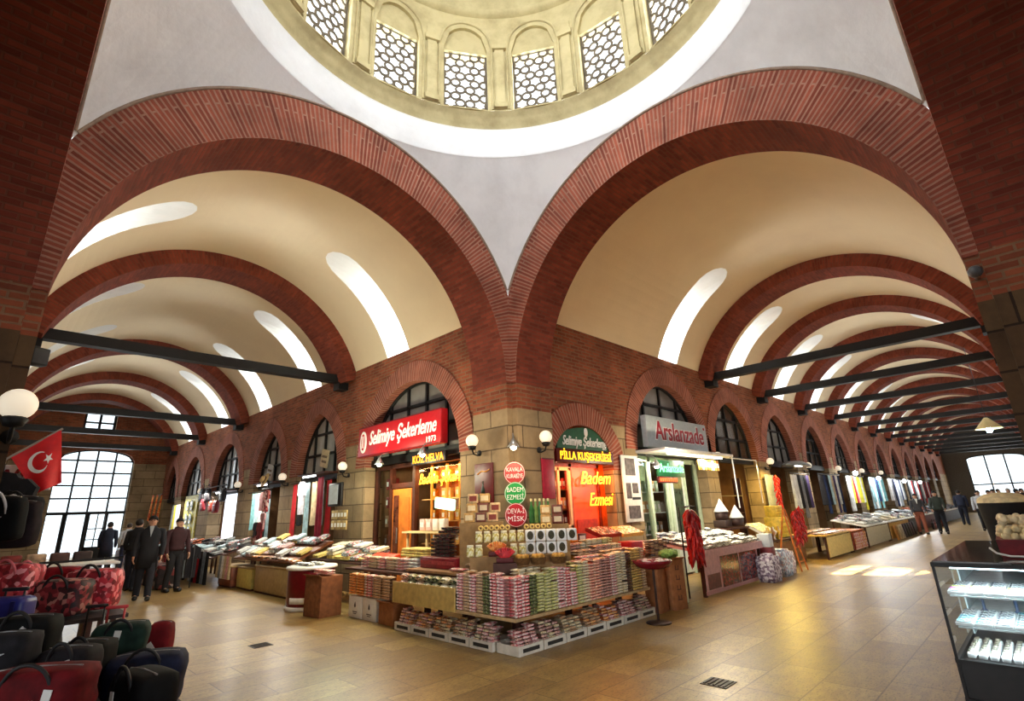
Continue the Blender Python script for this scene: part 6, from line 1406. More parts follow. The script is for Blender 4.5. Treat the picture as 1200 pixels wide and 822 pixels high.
# ------------------------------------------------------------------ dark bag stall at the left picture edge
g6 = random.Random(23)
def duffel(label, loc, rz, size, col, logo=None, handle=True, tilt=0, name='travel_bag', strapcol=(24, 22, 24)):
    r = empty(name, label, 'bag', loc, rz); r.rotation_euler = (tilt, 0, rz); w, d, h = size
    cm = speckle(col, 24, .6, 'printed bag cloth') if isinstance(col[0], (tuple, list)) else M(col, .78, .25, scale=10, spec=.2)
    bm = bmesh.new(); bmesh.ops.create_cube(bm, size=1); bmesh.ops.subdivide_edges(bm, edges=bm.edges[:], cuts=5, use_grid_fill=True); mb = MB(); a, b = g6.uniform(0, 6), g6.uniform(3, 5)
    vs = []
    for v in bm.verts:
        x, y, z = v.co * 2; n = (abs(x) ** 4 + abs(y) ** 4 + abs(z) ** 4) ** .25; k = max(abs(x), abs(y), abs(z)) / n; k = .35 + .65 * k
        wob = 1 + .04 * math.sin(b * x + a) * math.cos(b * z + a)
        vs.append((x * k * w / 2 * wob, y * k * d / 2 * wob, (z * k + 1) * h / 2))
    mb.mesh(vs, [[v.index for v in f.verts] for f in bm.faces], 0, True); bm.free(); mb.build('bag_body', cm, r)
    mb = MB(); mb.tube([(-w * .4, -d * .06, h * .97), (0, -d * .06, h * 1.005), (w * .4, -d * .06, h * .97)], .007, 5); mb.build('zip', M((150, 150, 152), .35, .05, metal=.6), r)
    if name == 'travel_bag' and not isinstance(col[0], (tuple, list)):
        mb = MB(); mb.box((w * g6.uniform(-.3, .3), -d * .5 - .004, h * g6.uniform(.55, .75)), (.05, .006, .085), M=Matrix.Rotation(g6.uniform(-.7, .7), 4, 'Y')); mb.build('price_tag', M((222, 220, 214), .5, 0), r)
    if handle:
        mb = MB(); mb.tube([(w * .24 * math.cos(PI * (1 - i / 12)), -d * .42 - .03 * math.sin(PI * i / 12), h * .62 + h * .5 * math.sin(PI * i / 12)) for i in range(13)], .013, 6); mb.build('handle', M(strapcol, .6, .1), r)
    if logo == 'bars':
        for k in range(3): mb = MB(); mb.box((-.05 + .05 * k, -d * .495, h * .52), (.02, .012, .12 - .02 * k), M=Matrix.Rotation(.4, 4, 'Y')); mb.build('stripe', WHITEP, r)
    elif logo == 'stroke':
        mb = MB(); mb.tube([(-w * .2, -d * .5, h * .5), (-w * .05, -d * .51, h * .47), (w * .18, -d * .5, h * .56)], [.006, .014, .003], 6); mb.build('printed_stroke', M((220, 220, 222), .4, 0), r)
    elif logo: text('///////', .07, M((226, 206, 206), .5, 0), r, (0, -d * .505, h * .45), off=.001, name='printed_mark')
    return r
r = empty('bag_stand', 'dark stepped stand under the heap of travel bags', 'display stand')
for a, b in (((-5.9, -2.2, 0), (-4.5, .62, .14)), ((-5.9, -2.2, .141), (-5.12, .6, .36)), ((-5.9, -.6, .361), (-5.45, .58, .56)), ((-4.98, .02, .141), (-4.66, .6, .42))):
    mb = MB(); mb.bx(a, b); mb.build('step', M((52, 36, 30), .6, .2), r)
mb = MB(); mb.bx((-5.9, -2.2, .0), (-4.46, .66, .02)); mb.build('base_board', M((120, 76, 52), .5, .15), r)
RZB = -PI / 4 + .15
BK, NV = (9, 9, 10), (14, 16, 34)
duffel('dark red travel bag with pale lettering at the bottom left corner', (-5.5, -1.1, .365), RZB, (.6, .32, .34), (96, 10, 16), 'TRAVEL')
duffel('black travel bag with a thin white stroke beside the dark red one', (-4.9, -1.0, .145), -1.35, (.5, .3, .4), BK, 'stroke')
duffel('navy travel bag at the lower right end of the heap', (-4.76, -.36, .145), RZB + .2, (.56, .36, .40), (26, 30, 52), 'stroke')
duffel('black travel bag with three white bars near the right end', (-5.16, -.2, .365), RZB, (.36, .28, .32), BK, 'bars')
duffel('large black travel bag in the middle of the heap', (-5.56, -.02, .565), RZB + .1, (.44, .28, .34), BK, 'stroke')
duffel('black bag with grey printed band above the bottom row', (-5.66, -.38, .565), RZB, (.36, .24, .28), (34, 32, 36), 'stroke', handle=False)
duffel('dark green travel bag near the red suitcase handle', (-4.88, .2, .425), RZB + .3, (.42, .3, .3), (26, 46, 38), None)
duffel('cream and black bag lying flat below the trolley handles', (-5.18, .36, .365), RZB + .2, (.34, .24, .2), (196, 170, 130), None, handle=False)
duffel('small dark red pouch at the right edge of the heap', (-4.5, .48, .145), RZB, (.2, .16, .5), (110, 20, 26), None, handle=False); duffel('small dark red pouch below the other one at the right edge', (-4.6, -.1, .145), RZB, (.24, .2, .17), (120, 24, 28), None, handle=False)
duffel('black bag with white stroke under the red floral bags', (-5.3, -.5, .365), RZB, (.36, .26, .34), (30, 26, 30), 'stroke')
def suitcase(label, loc, rz, size, col, hcol, hh=.35):
    r = empty('suitcase', label, 'suitcase', loc, rz); w, d, h = size
    mb = MB(); mb.rbox((0, 0, h / 2 + .03), (w, d, h), .05, seg=3); mb.build('shell', M(col, .35, .08), r)
    mb = MB()
    for x in (-w * .3, w * .3): mb.box((x, -d / 2 - .004, h / 2 + .03), (.03, .012, h * .86))
    mb.build('ridge', M(tuple(int(c * .7) for c in col), .4, .05), r)
    for x in (-w * .38, w * .38): mb = MB(); mb.lathe([(.001, -.012), (.03, -.012), (.03, .012), (.001, .012)], (x, -d * .3, .03), 10, M=Matrix.Rotation(PI / 2, 4, 'Y')); mb.build('wheel', BLACK, r)
    mb = MB(); mb.tube([(-w * .2, d * .3, h), (-w * .2, d * .3, h + hh), (w * .2, d * .3, h + hh), (w * .2, d * .3, h)], .011, 6); mb.build('trolley_handle', M(hcol, .4, .1), r)
    mb = MB(); mb.rbox((0, d * .3, h + hh), (w * .55, .035, .03), .01); mb.build('grip', M(hcol, .4, .1), r)
suitcase('deep blue suitcase standing at the left picture edge', (-5.68, .44, .565), RZB, (.36, .2, .42), (40, 44, 120), (40, 40, 44), .08)
suitcase('slim suitcase with red trolley handle at the end of the heap', (-4.86, .78, .0), RZB + .3, (.34, .2, .42), (30, 26, 28), (196, 60, 66), .36)
suitcase('slim suitcase with black trolley handle beside the red handled one', (-4.98, 1.08, .0), RZB + .3, (.34, .2, .42), (40, 34, 36), (36, 30, 32), .36)
tb = tablet('R', -5.95, -4.66, 1.25, 2.5, .66, 'dark table under the red floral bags', M((50, 34, 30), .6))
FLOR = [(186, 40, 56), (236, 150, 156), (120, 20, 32), (214, 84, 92), (150, 26, 40)]; FLORD = [(110, 20, 30), (60, 14, 20), (150, 50, 56), (36, 16, 20), (170, 110, 100)]
duffel('dark red floral travel bag in front on the dark table', (-5.22, 1.5, .685), RZB, (.5, .3, .36), FLORD)
duffel('bright red floral travel bag at the right end of the dark table', (-4.94, 1.74, .685), RZB + .1, (.5, .34, .42), [(200, 40, 56), (150, 24, 38), (236, 130, 136), (120, 16, 28)])
duffel('dark red bag with small white mark behind the floral bags', (-5.2, 2.3, .685), RZB, (.46, .28, .44), (130, 18, 30), 'stroke')
duffel('pink floral handbag with long handles at the left picture edge', (-5.65, 1.6, .89), RZB, (.44, .22, .34), FLOR, strapcol=(220, 110, 120))
duffel('small pink floral bag beside the pink handbag', (-5.5, 2.02, .89), RZB + .3, (.28, .18, .3), FLOR, strapcol=(220, 110, 120))
mb = MB(); mb.rbox((-5.66, 1.86, .785), (.38, .76, .19), .02); tag(mb.build('storage_box', M((44, 26, 26), .6)), 'dark box on the table under the pink floral bags', 'box')
duffel('black and white striped pouch between the floral bags', (-5.4, .92, .0), RZB, (.34, .24, .66), [(24, 22, 24), (210, 206, 200), (24, 22, 24), (40, 36, 40)], handle=False)
# rack with hanging black bags
mb = MB(); mb.tube([(-5.985, .93, 0), (-5.985, .93, 2.2), (-5.985, 2.6, 2.2), (-5.985, 2.6, 0)], .02, 8); tag(mb.build('bag_rack', IRON), 'black rail that carries the hanging black bags', 'rack')
for i, (y, x, z, w, h) in enumerate(((1.1, -5.84, 1.45, .42, .42), (1.42, -5.7, 1.38, .4, .46), (1.78, -5.68, 1.5, .4, .4), (2.12, -5.72, 1.5, .38, .42))):
    duffel('%s black bag hanging from the rail at the left picture edge' % N2[i], (x, y, z), RZB, (w, .16, h), [BK, (34, 24, 28), (30, 28, 30), (40, 30, 32)][i], 'stroke' if i % 2 == 0 else None, name='hanging_bag', strapcol=(210, 206, 204) if i < 2 else (24, 22, 24), tilt=.1)
put('hanging_jacket', garment_mesh((34, 32, 36), .42, .4, 'hanging_jacket'), (-5.72, 2.02, 2.12), 0, 'black jacket hanging below the white sign with red letters', 'jacket', None, rot=(0, .45, RZB))
# small table with a tray beyond
r = empty('folding_table', 'thin legged table with white top near the red bags', 'table', (-4.98, 3.0, 0), 0)
mb = MB(); mb.rbox((0, 0, 1.1), (.8, .6, .03), .006); mb.build('table_top', WHITEP, r)
for x in (-.37, .37):
    for y in (-.27, .27): mb = MB(); mb.tube([(x, y, 0), (x, y, 1.09)], .015, 6); mb.build('leg', BLACK, r)
mb = MB(); mb.tube([(-.4, -.3, 1.16), (.42, -.3, 1.16), (.42, -.3, 1.24)], .014, 6); mb.build('edge_rail', BLACK, r)
for i in range(4): mb = MB(); mb.rbox((0, 0, .12), (.2, .16, .24), .02); put('goods_box', mb.data('goods_box', [[M((126, 40, 34), .6, .3, scale=16), M((180, 150, 120), .6, .3, scale=16), M((90, 60, 50), .6), M((60, 44, 40), .6)][i]]), (-5.6 + .24 * i, 3.6, .995), 0, '%s box on the shelf by the gate end of the bag stall' % N2[i], 'box')
mb = MB(); mb.bx((-5.95, 3.4, .9), (-4.62, 3.85, .99)); mb.bx((-5.9, 3.45, 0), (-5.8, 3.8, .9)); mb.bx((-4.75, 3.45, 0), (-4.65, 3.8, .9)); tag(mb.build('bench', DWOOD), 'dark bench beyond the thin legged table', 'bench')
# white WC sign, flag on a pole
r = empty('wall_sign', 'white sign with dark red WC letters behind the flag', 'sign', (-5.72, 2.55, 2.14), RZB + .1)
mb = MB(); mb.rbox((0, 0, 0), (.62, .04, .3), .01); mb.build('sign_board', M((214, 206, 206), .5, .05), r); text('WC', .24, M((130, 24, 34), .5, 0), r, (-.06, -.024, 0), off=.006)
mb = MB(); mb.tube([(-5.9, 2.6, 2.3), (-5.9, 2.6, 0)], .02, 6); tag(mb.build('sign_pole', IRON), 'dark pole carrying the white sign with red letters', 'pole')
def flag(label, loc, rz):
    r = empty('hanging_flag', label, 'flag', loc, rz)
    mb = MB(); nx, nz = 24, 16
    A_, B_, C_, D_ = (-.19, 0, 0), (.19, .02, .345), (.30, .05, -.27), (.09, .03, -.40)
    def pt(u, v, o=0):      # hung from a slanting pole, the free corner hangs down in soft folds
        f = .05 * math.sin(u * 6 + v * 2.5) * (.25 + .75 * v)
        return tuple((A_[i] * (1 - u) + B_[i] * u) * (1 - v) + (D_[i] * (1 - u) + C_[i] * u) * v + (f + o if i == 1 else 0) for i in range(3))
    for o in (0, .006):
        for i in range(nx):
            for j in range(nz): mb.poly([pt(i / nx, j / nz, o), pt((i + 1) / nx, j / nz, o), pt((i + 1) / nx, (j + 1) / nz, o), pt(i / nx, (j + 1) / nz, o)], None, 0, True)
    mb.build('flag_cloth', M((210, 16, 24), .6, .06), r)
    # crescent and star following the cloth
    mb = MB()
    def uvp(cx, cy): return pt(cx, cy, -.004)
    n = 28; O = [(.36 + .17 * math.cos(a), .42 + .25 * math.sin(a)) for a in [2 * PI * k / n for k in range(n)]]
    A, B = [], []
    for k in range(21):
        a = math.radians(38 + (322 - 38) * k / 20); A.append((.42 + .24 * math.cos(a), .40 + .22 * math.sin(a)))
        a2 = math.radians(52 + (308 - 52) * k / 20); B.append((.47 + .19 * math.cos(a2), .40 + .175 * math.sin(a2)))
    for k in range(20): mb.poly([uvp(*A[k]), uvp(*A[k + 1]), uvp(*B[k + 1]), uvp(*B[k])])
    mb.build('crescent', WHT, r)
    mb = MB(); S = []
    for k in range(10):
        a = PI + PI * k / 5; q_ = 1 if k % 2 == 0 else .4; S.append((.66 + .13 * q_ * math.cos(a), .42 + .11 * q_ * math.sin(a)))
    for k in range(10): mb.poly([uvp(.66, .42), uvp(*S[k]), uvp(*S[(k + 1) % 10])])
    mb.build('star', WHT, r)
    mb = MB(); mb.tube([(-.45, .0, -.22), (-.19, .0, .01), (.2, .025, .36)], .013, 6); mb.build('flag_pole', M((160, 150, 140), .4, .05), r)
    return r
flag('red flag with white crescent and star hanging by the left pier', (-5.67, 2.2, 2.34), RZB + .6)
# ------------------------------------------------------------------ glass display case at the right picture edge
r = empty('display_case', 'glass display case of jewellery with black frame and cold light', 'display case', (0, 0, 0))
x0, x1, y0, y1, H = -.24, 2.3, -5.9, -5.14, 1.02
mb = MB()
for x in (x0, x1):
    for y in (y0, y1): mb.bx((x - .01, y - .01, 0), (x + .01, y + .01, H))
for z in (.02, .29, H - .02):
    for y in (y0, y1): mb.bx((x0, y - .015, z - .015), (x1, y + .015, z + .015))
    for x in (x0, x1): mb.bx((x - .015, y0, z - .015), (x + .015, y1, z + .015))
mb.build('frame', BLACK, r)
mb = MB(); mb.bx((x0 + .01, y0 + .01, .02), (x1 - .01, y1 - .01, .27)); mb.build('plinth', M((18, 11, 11), .35, .3, scale=10), r)
for nm, pts in (('glass_front', [(x0, y0, .3), (x0, y1, .3), (x0, y1, H), (x0, y0, H)]), ('glass_side', [(x0, y1, .3), (x1, y1, .3), (x1, y1, H), (x0, y1, H)])):
    mb = MB(); mb.poly(pts); mb.build(nm, GLASSC, r)
mb = MB(); mb.bx((x0, y0, H - .005), (x1, y1, H + .01)); mb.build('case_top', M((66, 58, 48), .08, .35, scale=9, spec=.8), r)
mb = MB(); mb.bx((x0 + 1.1, y1 - .03, .3), (x1, y1 - .018, H - .03)); mb.build('back_board', M((206, 226, 230), .4, .1), r)
for z in (.53, .76): mb = MB(); mb.bx((x0 + .02, y0 + .02, z), (x1 - .02, y1 - .06, z + .012)); mb.build('shelf', M((206, 216, 220), .2, .05), r)
mb = MB(); mb.tube([(x0 + .06, y0 + .1, H - .04), (x0 + .06, y1 - .1, H - .04)], .012, 6); mb.build('tube_light', emis((214, 244, 255), 12), r)
area('case_light', (x0 + .09, (y0 + y1) / 2, H - .05), (x0 + .35, (y0 + y1) / 2, .4), .6, .04, CASE_W, (.8, .95, 1)); area('case_light', (x0 + .06, (y0 + y1) / 2, .5), (x0 + .35, (y0 + y1) / 2, .35), .6, .03, CASE_W * .6, (.8, .95, 1)); area('case_light', (x0 + .06, (y0 + y1) / 2, .73), (x0 + .35, (y0 + y1) / 2, .6), .6, .03, CASE_W * .6, (.8, .95, 1))
ring = MB(); ring.rbox((0, 0, .02), (.05, .05, .04), .006); ring.lathe([(.012, .05), (.018, .045), (.018, .055), (.012, .05)], (0, 0, 0), 10, 1); ringm = ring.data('ring_box', [M((236, 238, 240), .4, .03), M((210, 200, 180), .2, 0, metal=.9)])
tray3 = MB(); tray3.rbox((0, 0, .012), (.105, .112, .024), .004); tray3.mesh([(-.046 + .023 * i, -.05 + .033 * j, .03 + .004 * ((i + j) % 2)) for i in range(5) for j in range(4)], [(4 * i + j, 4 * i + j + 4, 4 * i + j + 5, 4 * i + j + 1) for i in range(4) for j in range(3)], 1)
jew = [tray3.data('jewel_tray', [M((230, 232, 232), .4, .03), speckle(c, 90, .2, 'beads')]) for c in ([(190, 90, 160), (230, 190, 220), (120, 60, 120)], [(190, 200, 90), (230, 232, 170), (120, 140, 60)], [(120, 130, 140), (220, 226, 230), (60, 64, 70)], [(90, 170, 180), (200, 230, 234), (40, 90, 110)])]
for z, nm in ((.773, 'top'), (.543, 'middle')):
    for j in range(6):
        for i in range(6):
            put('jewel_tray', jew[(0 if i == 1 else 1 if i == 2 else 2) if nm == 'top' else g6.choice((2, 2, 3))], (x0 + .09 + .109 * i, y0 + .07 + .118 * j, z + .0015), g6.uniform(-.02, .02), 'small tray of beads on the %s shelf of the glass case' % nm, 'jewellery', 'bead trays on the %s shelf' % nm)
for j in range(10):
    for i in range(7): put('ring_box', ringm, (x0 + .1 + .09 * i, y0 + .06 + .068 * j, .306), 0, 'small white ring stand on the bottom shelf of the glass case', 'jewellery', 'ring stands in the glass case')
for j in range(3): 
    mb = MB(); mb.lathe([(.001, 0), (.03, 0), (.012, .02), (.012, .1), (.04, .12), (.001, .15)], n=12); put('jewel_bust', mb.data('jewel_bust', [M((40, 60, 90), .4, .1)]), (x0 + .86, y0 + .15 + .22 * j, .544), 0, '%s dark blue jewellery bust in the glass case' % N2[j], 'jewellery bust')
# red box with round sweets and white cable on the case
r = empty('treat_box', 'dark red box heaped with cream round sweets on the glass case', 'box', (.46, -5.72, H + .012), .05)
mb = MB(); mb.box((0, 0, .07), (.5, .34, .14), taper=1.06); mb.build('box_body', M((120, 14, 26), .5, .15), r)
mb = MB()
for k in range(60):
    mb.sphere((g6.uniform(-.22, .22), g6.uniform(-.15, .15), .15 + g6.uniform(0, .07)), .034, 0, (1, 1, 1), 8, 6)
o = mb.build('round_sweets', M((226, 206, 160), .5, .2), r); o['kind'] = 'stuff'
mb = MB(); mb.tube([(.16, -5.5, H + .09), (.14, -5.54, H + .05), (.13, -5.62, H + .03), (.12, -5.74, H + .028), (.11, -5.85, H + .05)], .009, 6); tag(mb.build('cable', WHITEP), 'white cable looping before the dark red box of sweets', 'cable')
r = empty('sweet_tray', 'pale tray heaped with cream sweets behind the dark red box', 'tray', (1.2, -5.72, H + .012)); mb = MB(); mb.box((0, 0, .11), (.6, .36, .22), taper=1.05); mb.build('tray_body', M((200, 196, 190), .5, .2, scale=14), r)
mb = MB()
for k in range(50): mb.sphere((g6.uniform(-.27, .27), g6.uniform(-.16, .16), .23 + g6.uniform(0, .06)), .034, 0, (1, 1, 1), 8, 6)
o = mb.build('cream_sweets', M((232, 214, 176), .5, .15), r); o['kind'] = 'stuff'
# tall black wrapped basket with a cream mound
r = empty('covered_basket', 'tall black cloth wrapped basket topped with a cream mound', 'basket', (3.3, -5.52, 0))
mb = MB(); mb.lathe([(.001, .0), (.17, .0), (.19, .6), (.22, .95), (.25, 1.3), (.26, 1.42), (.24, 1.44), (.001, 1.43)], n=24); mb.build('black_cloth', M((16, 15, 18), .8, .2, scale=12), r)
mb = MB(); mb.lathe([(.26, 1.43), (.25, 1.48), (.18, 1.53), (.08, 1.55), (.001, 1.555)], n=24); mb.build('cream_mound', M((232, 216, 170), .6, .15, scale=16), r)
# floor drains
for i, (x, y) in enumerate(((-.95, -3.46), (-3.08, 1.7))):
    mb = MB(); mb.bx((x - .12, y - .12, .001), (x + .12, y + .12, .006))
    for k in range(5): mb.bx((x - .1, y - .09 + .045 * k - .008, .006), (x + .1, y - .09 + .045 * k + .008, .012))
    tag(mb.build('floor_drain', M((60, 52, 42), .5, .1)), ['small dark square drain grate in the open floor on the right', 'small dark square drain grate in the floor of the left aisle mouth'][i], 'drain')
# ------------------------------------------------------------------ people
def skin_mesh(joints, edges, sub=2):
    """continuous tapering surface grown along a skeleton: joints {name: (x, y, z, rx, ry)}"""
    names = list(joints); me = bpy.data.meshes.new('skeleton'); me.from_pydata([joints[n][:3] for n in names], [(names.index(a), names.index(b)) for a, b in edges], [])
    o = bpy.data.objects.new('skeleton', me); COL.objects.link(o)
    md = o.modifiers.new('skin', 'SKIN'); md.use_smooth_shade = True; md.branch_smoothing = .3
    for i, n in enumerate(names):
        sv = me.skin_vertices[0].data[i]; sv.radius = joints[n][3:5]; sv.use_root = (i == 0)
    sd = o.modifiers.new('sub', 'SUBSURF'); sd.levels = sub; sd.render_levels = sub
    dg = bpy.context.evaluated_depsgraph_get(); out = bpy.data.meshes.new_from_object(o.evaluated_get(dg)); bpy.data.objects.remove(o); bpy.data.meshes.remove(me)
    for p in out.polygons: p.use_smooth = True
    return out
def link(name, me, mat, parent):
    me.materials.clear(); me.materials.append(mat); o = bpy.data.objects.new(name, me); COL.objects.link(o); o.parent = parent
    for p in me.polygons: p.material_index = 0
    return o
def person(label, loc, rz, h=1.72, coat=(30, 30, 36), trousers=(28, 28, 36), hair=(30, 22, 18), skin=(206, 160, 130), stride=.18, long_hair=False, skirt=False, arm=(.1, .1), bag=None, shirt=None, coat_len=.0, headdress=None, fem=False, detail=True):
    """standing or walking figure facing local -y"""
    r = empty('person', label, 'person', loc, rz); s = h / 1.72; g = -1
    sw = .185 if fem else .205; SK = M(skin, .5, .06)
    hipx = .085; st = stride
    def J(x, y, z, a, b=None): return (x * s, y * s, z * s, a * s, (b or a) * s)
    foot = {'L': (hipx + .02, -st), 'R': (-hipx - .02, st)}
    j = {'pelvis': J(0, 0, .95, .13, .1), 'waist': J(0, -.01, 1.08, .12, .09), 'chest': J(0, 0, 1.28, .14, .1), 'neckb': J(0, 0, 1.43, .075, .06), 'neck': J(0, -.01, 1.485, .058, .056), 'head': J(0, -.025, 1.555, .082, .094), 'crown': J(0, -.012, 1.65, .086, .1)}
    e = [('pelvis', 'waist'), ('waist', 'chest'), ('chest', 'neckb'), ('neckb', 'neck'), ('neck', 'head'), ('head', 'crown')]
    hands = {}
    for sd, sg in (('L', 1), ('R', -1)):
        fx, fy = foot[sd]
        j['hip' + sd] = J(sg * hipx, 0, .9, .088); kb = .06 if fy > 0 else .02
        j['knee' + sd] = J(sg * (hipx + .01), fy * .45 - kb, .5, .058); j['calf' + sd] = J(sg * (hipx + .015), fy * .75 - .01, .34, .05); j['ank' + sd] = J(fx, fy, .09, .036); j['toe' + sd] = J(fx + sg * .015, fy - .13, .04, .035, .03)
        e += [('pelvis', 'hip' + sd), ('hip' + sd, 'knee' + sd), ('knee' + sd, 'calf' + sd), ('calf' + sd, 'ank' + sd), ('ank' + sd, 'toe' + sd)]
        a = arm[0] if sg > 0 else arm[1]      # forward swing / bend of the arm
        j['sh' + sd] = J(sg * sw, 0, 1.39, .058); j['el' + sd] = J(sg * (sw + .05), .03 - a * .35, 1.12, .043); j['wr' + sd] = J(sg * (sw + .045 - .1 * max(0, a - .3)), -.04 - a * .9, .88 + .35 * max(0, a - .15), .028)
        e += [('chest', 'sh' + sd), ('sh' + sd, 'el' + sd), ('el' + sd, 'wr' + sd)]
        w = Vector(j['wr' + sd][:3]); el = Vector(j['el' + sd][:3]); d = (w - el).normalized(); hands[sd] = (w, d, sg)
        pm = w + d * .05 * s; j['palm' + sd] = (pm.x, pm.y, pm.z, .03 * s, .02 * s); e.append(('wr' + sd, 'palm' + sd))
        if detail:
            side = Vector((0, -1, 0)); side = (side - d * side.dot(d)).normalized(); inn = Vector((-sg, 0, 0))
            for k, (off, ln) in enumerate(((-.027, .065), (-.009, .078), (.009, .073), (.026, .058))):
                b = pm + d * .035 * s - side * off * s; m_ = b + (d * .6 * ln + inn * .012) * s; t_ = m_ + (d * .4 * ln + inn * .022) * s
                for nm_, p_, rr in (('a', b, .0095), ('b', m_, .0088), ('c', t_, .0075)): j['f%d%s%s' % (k, nm_, sd)] = (p_.x, p_.y, p_.z, rr * s, rr * s)
                e += [('palm' + sd, 'f%da%s' % (k, sd)), ('f%da%s' % (k, sd), 'f%db%s' % (k, sd)), ('f%db%s' % (k, sd), 'f%dc%s' % (k, sd))]
            b = pm + side * .03 * s; t_ = b + (d * .035 + side * .028 + inn * .012) * s
            j['tha' + sd] = (b.x, b.y, b.z, .012 * s, .012 * s); j['thb' + sd] = (t_.x, t_.y, t_.z, .009 * s, .009 * s); e += [('palm' + sd, 'tha' + sd), ('tha' + sd, 'thb' + sd)]
    body = link('body', skin_mesh(j, e, 2), SK, r)
    # face on the same head: nose, ears, eyes, mouth
    hc = Vector((0, -.025, 1.592)) * s
    mb = MB(); mb.tube([hc + Vector((0, -.078, .025)) * s, hc + Vector((0, -.1, -.012)) * s, hc + Vector((0, -.082, -.02)) * s], [.008 * s, .015 * s, .008 * s], 7); mb.build('nose', SK, r)
    for sg in (1, -1):
        mb = MB(); mb.sphere(hc + Vector((sg * .074, .005, 0)) * s, .026 * s, sc=(.4, .7, 1.2), n=8, k=6) if False else mb.sphere(tuple(hc + Vector((sg * .074, .005, .0)) * s), .022 * s, n=8, k=6); mb.build('ear', SK, r)
        mb = MB(); mb.sphere(tuple(hc + Vector((sg * .031, -.083, .022)) * s), .0105 * s, n=8, k=6); mb.build('eye', M((40, 30, 26), .3, 0), r)
        mb = MB(); mb.tube([hc + Vector((sg * .012, -.088, .042)) * s, hc + Vector((sg * .045, -.079, .044)) * s], .005 * s, 5); mb.build('eyebrow', M(hair, .7, 0), r)
    mb = MB(); mb.tube([hc + Vector((-.024, -.084, -.046)) * s, hc + Vector((0, -.09, -.045)) * s, hc + Vector((.024, -.084, -.046)) * s], .0055 * s, 5); mb.build('mouth', M((160, 90, 80), .5, 0), r)
    # hair
    mb = MB(); hp = Vector((0, -.012, 1.628)) * s
    bm = bmesh.new(); bmesh.ops.create_icosphere(bm, subdivisions=3, radius=1); vs = []
    for v in bm.verts:
        x, y, z = v.co; low = .2 - 1.1 * min(1, max(0, (y + .55) / .75))
        z2 = max(z, low); drop = (-.9 if long_hair and y > -.2 and z < 0 else 0)
        vs.append((hp.x + x * .089 * s * (1 + (.25 * -z if long_hair and z < 0 else 0)), hp.y + (y * .094 + .018) * s, hp.z + (z2 * .098 + drop * .16 * (-z)) * s))
    mb.mesh(vs, [[v.index for v in f.verts] for f in bm.faces], 0, True); bm.free()
    if headdress: mb.build('headscarf', M(headdress, .8, .08), r)
    else: mb.build('hair', M(hair, .6, .15), r)
    # clothes: a lofted coat or jacket, sleeves, trouser legs
    def loft(rings, n=20):
        mb = MB(); vs = []; fs = []
        for z, rx, ry, cy in rings:
            for k in range(n):
                a_ = 2 * PI * k / n; cx_, sy_ = math.cos(a_), math.sin(a_); e_ = .8
                vs.append((math.copysign(abs(cx_) ** e_, cx_) * rx * s, (cy + math.copysign(abs(sy_) ** e_, sy_) * ry) * s, z * s))
        for i in range(len(rings) - 1):
            for k in range(n): fs.append((i * n + k, i * n + (k + 1) % n, (i + 1) * n + (k + 1) % n, (i + 1) * n + k))
        return mb.mesh(vs, fs, 0, True)
    fm = .9 if fem else 1.0; hz = .94 - .0 - coat_len * 1.9
    rings = [(hz + .03, .165, .12, 0), (hz, .19 + coat_len * .12, .145 + coat_len * .05, .0), (1.0, .178, .14, 0), (1.1, .168 * fm, .128, -.005), (1.25, .195 * fm, .14, -.008), (1.36, .21 * fm, .125, 0), (1.42, .175 * fm, .098, 0), (1.465, .105, .08, 0), (1.51, .075, .072, -.004), (1.5, .06, .06, -.004)]
    loft(rings).build('coat' if coat_len else 'jacket', M(coat, .8, .1), r)
    for d in 'LR':
        mb = MB(); P_ = [Vector(j[k + d][:3]) for k in ('sh', 'el', 'wr')]; inn = P_[0] + Vector((-.07 * s if P_[0].x > 0 else .07 * s, 0, .015 * s))
        mb.tube([inn, P_[0], P_[0].lerp(P_[1], .5), P_[1], P_[1].lerp(P_[2], .55), P_[2]], [x * s for x in (.06, .074, .066, .057, .05, .043)], 12); mb.build('sleeve', M(coat, .8, .1), r)
    if shirt:
        mb = MB(); mb.prism([(-.045 * s, 1.5 * s), (.045 * s, 1.5 * s), (0.0, 1.27 * s)], -.152 * s, -.07 * s); mb.build('shirt_front', M(shirt, .7, .05), r)
    if skirt:
        mb = MB(); mb.lathe([(.13 * s, 1.0 * s), (.17 * s, .9 * s), (.2 * s, .5 * s), (.23 * s, .12 * s), (.2 * s, .12 * s), (.1 * s, .9 * s)], n=20); mb.build('skirt', M(trousers, .8, .1), r)
    else:
        mb = loft([(.8, .1, .08, 0), (.86, .165, .115, 0), (.93, .172, .125, 0), (1.02, .16, .115, 0), (1.03, .12, .08, 0)])
        for d, sg in (('L', 1), ('R', -1)):
            P_ = [Vector(j[k + d][:3]) for k in ('hip', 'knee', 'calf', 'ank')]; P_[3].z = .075 * s
            mb.tube([P_[0], P_[0].lerp(P_[1], .5), P_[1], P_[2], P_[3]], [x * s for x in (.105, .098, .078, .072, .066)], 12)
        mb.build('trousers', M(trousers, .8, .1), r)
    for d in 'LR':
        t = Vector(j['toe' + d][:3]); a = Vector(j['ank' + d][:3]); mb = MB(); c = (t + a) / 2; mb.rbox((c.x, c.y - .0, .045 * s), (.095 * s, .27 * s, .088 * s), .035 * s, seg=3); mb.build('shoe', M((24, 22, 22), .4, .05), r)
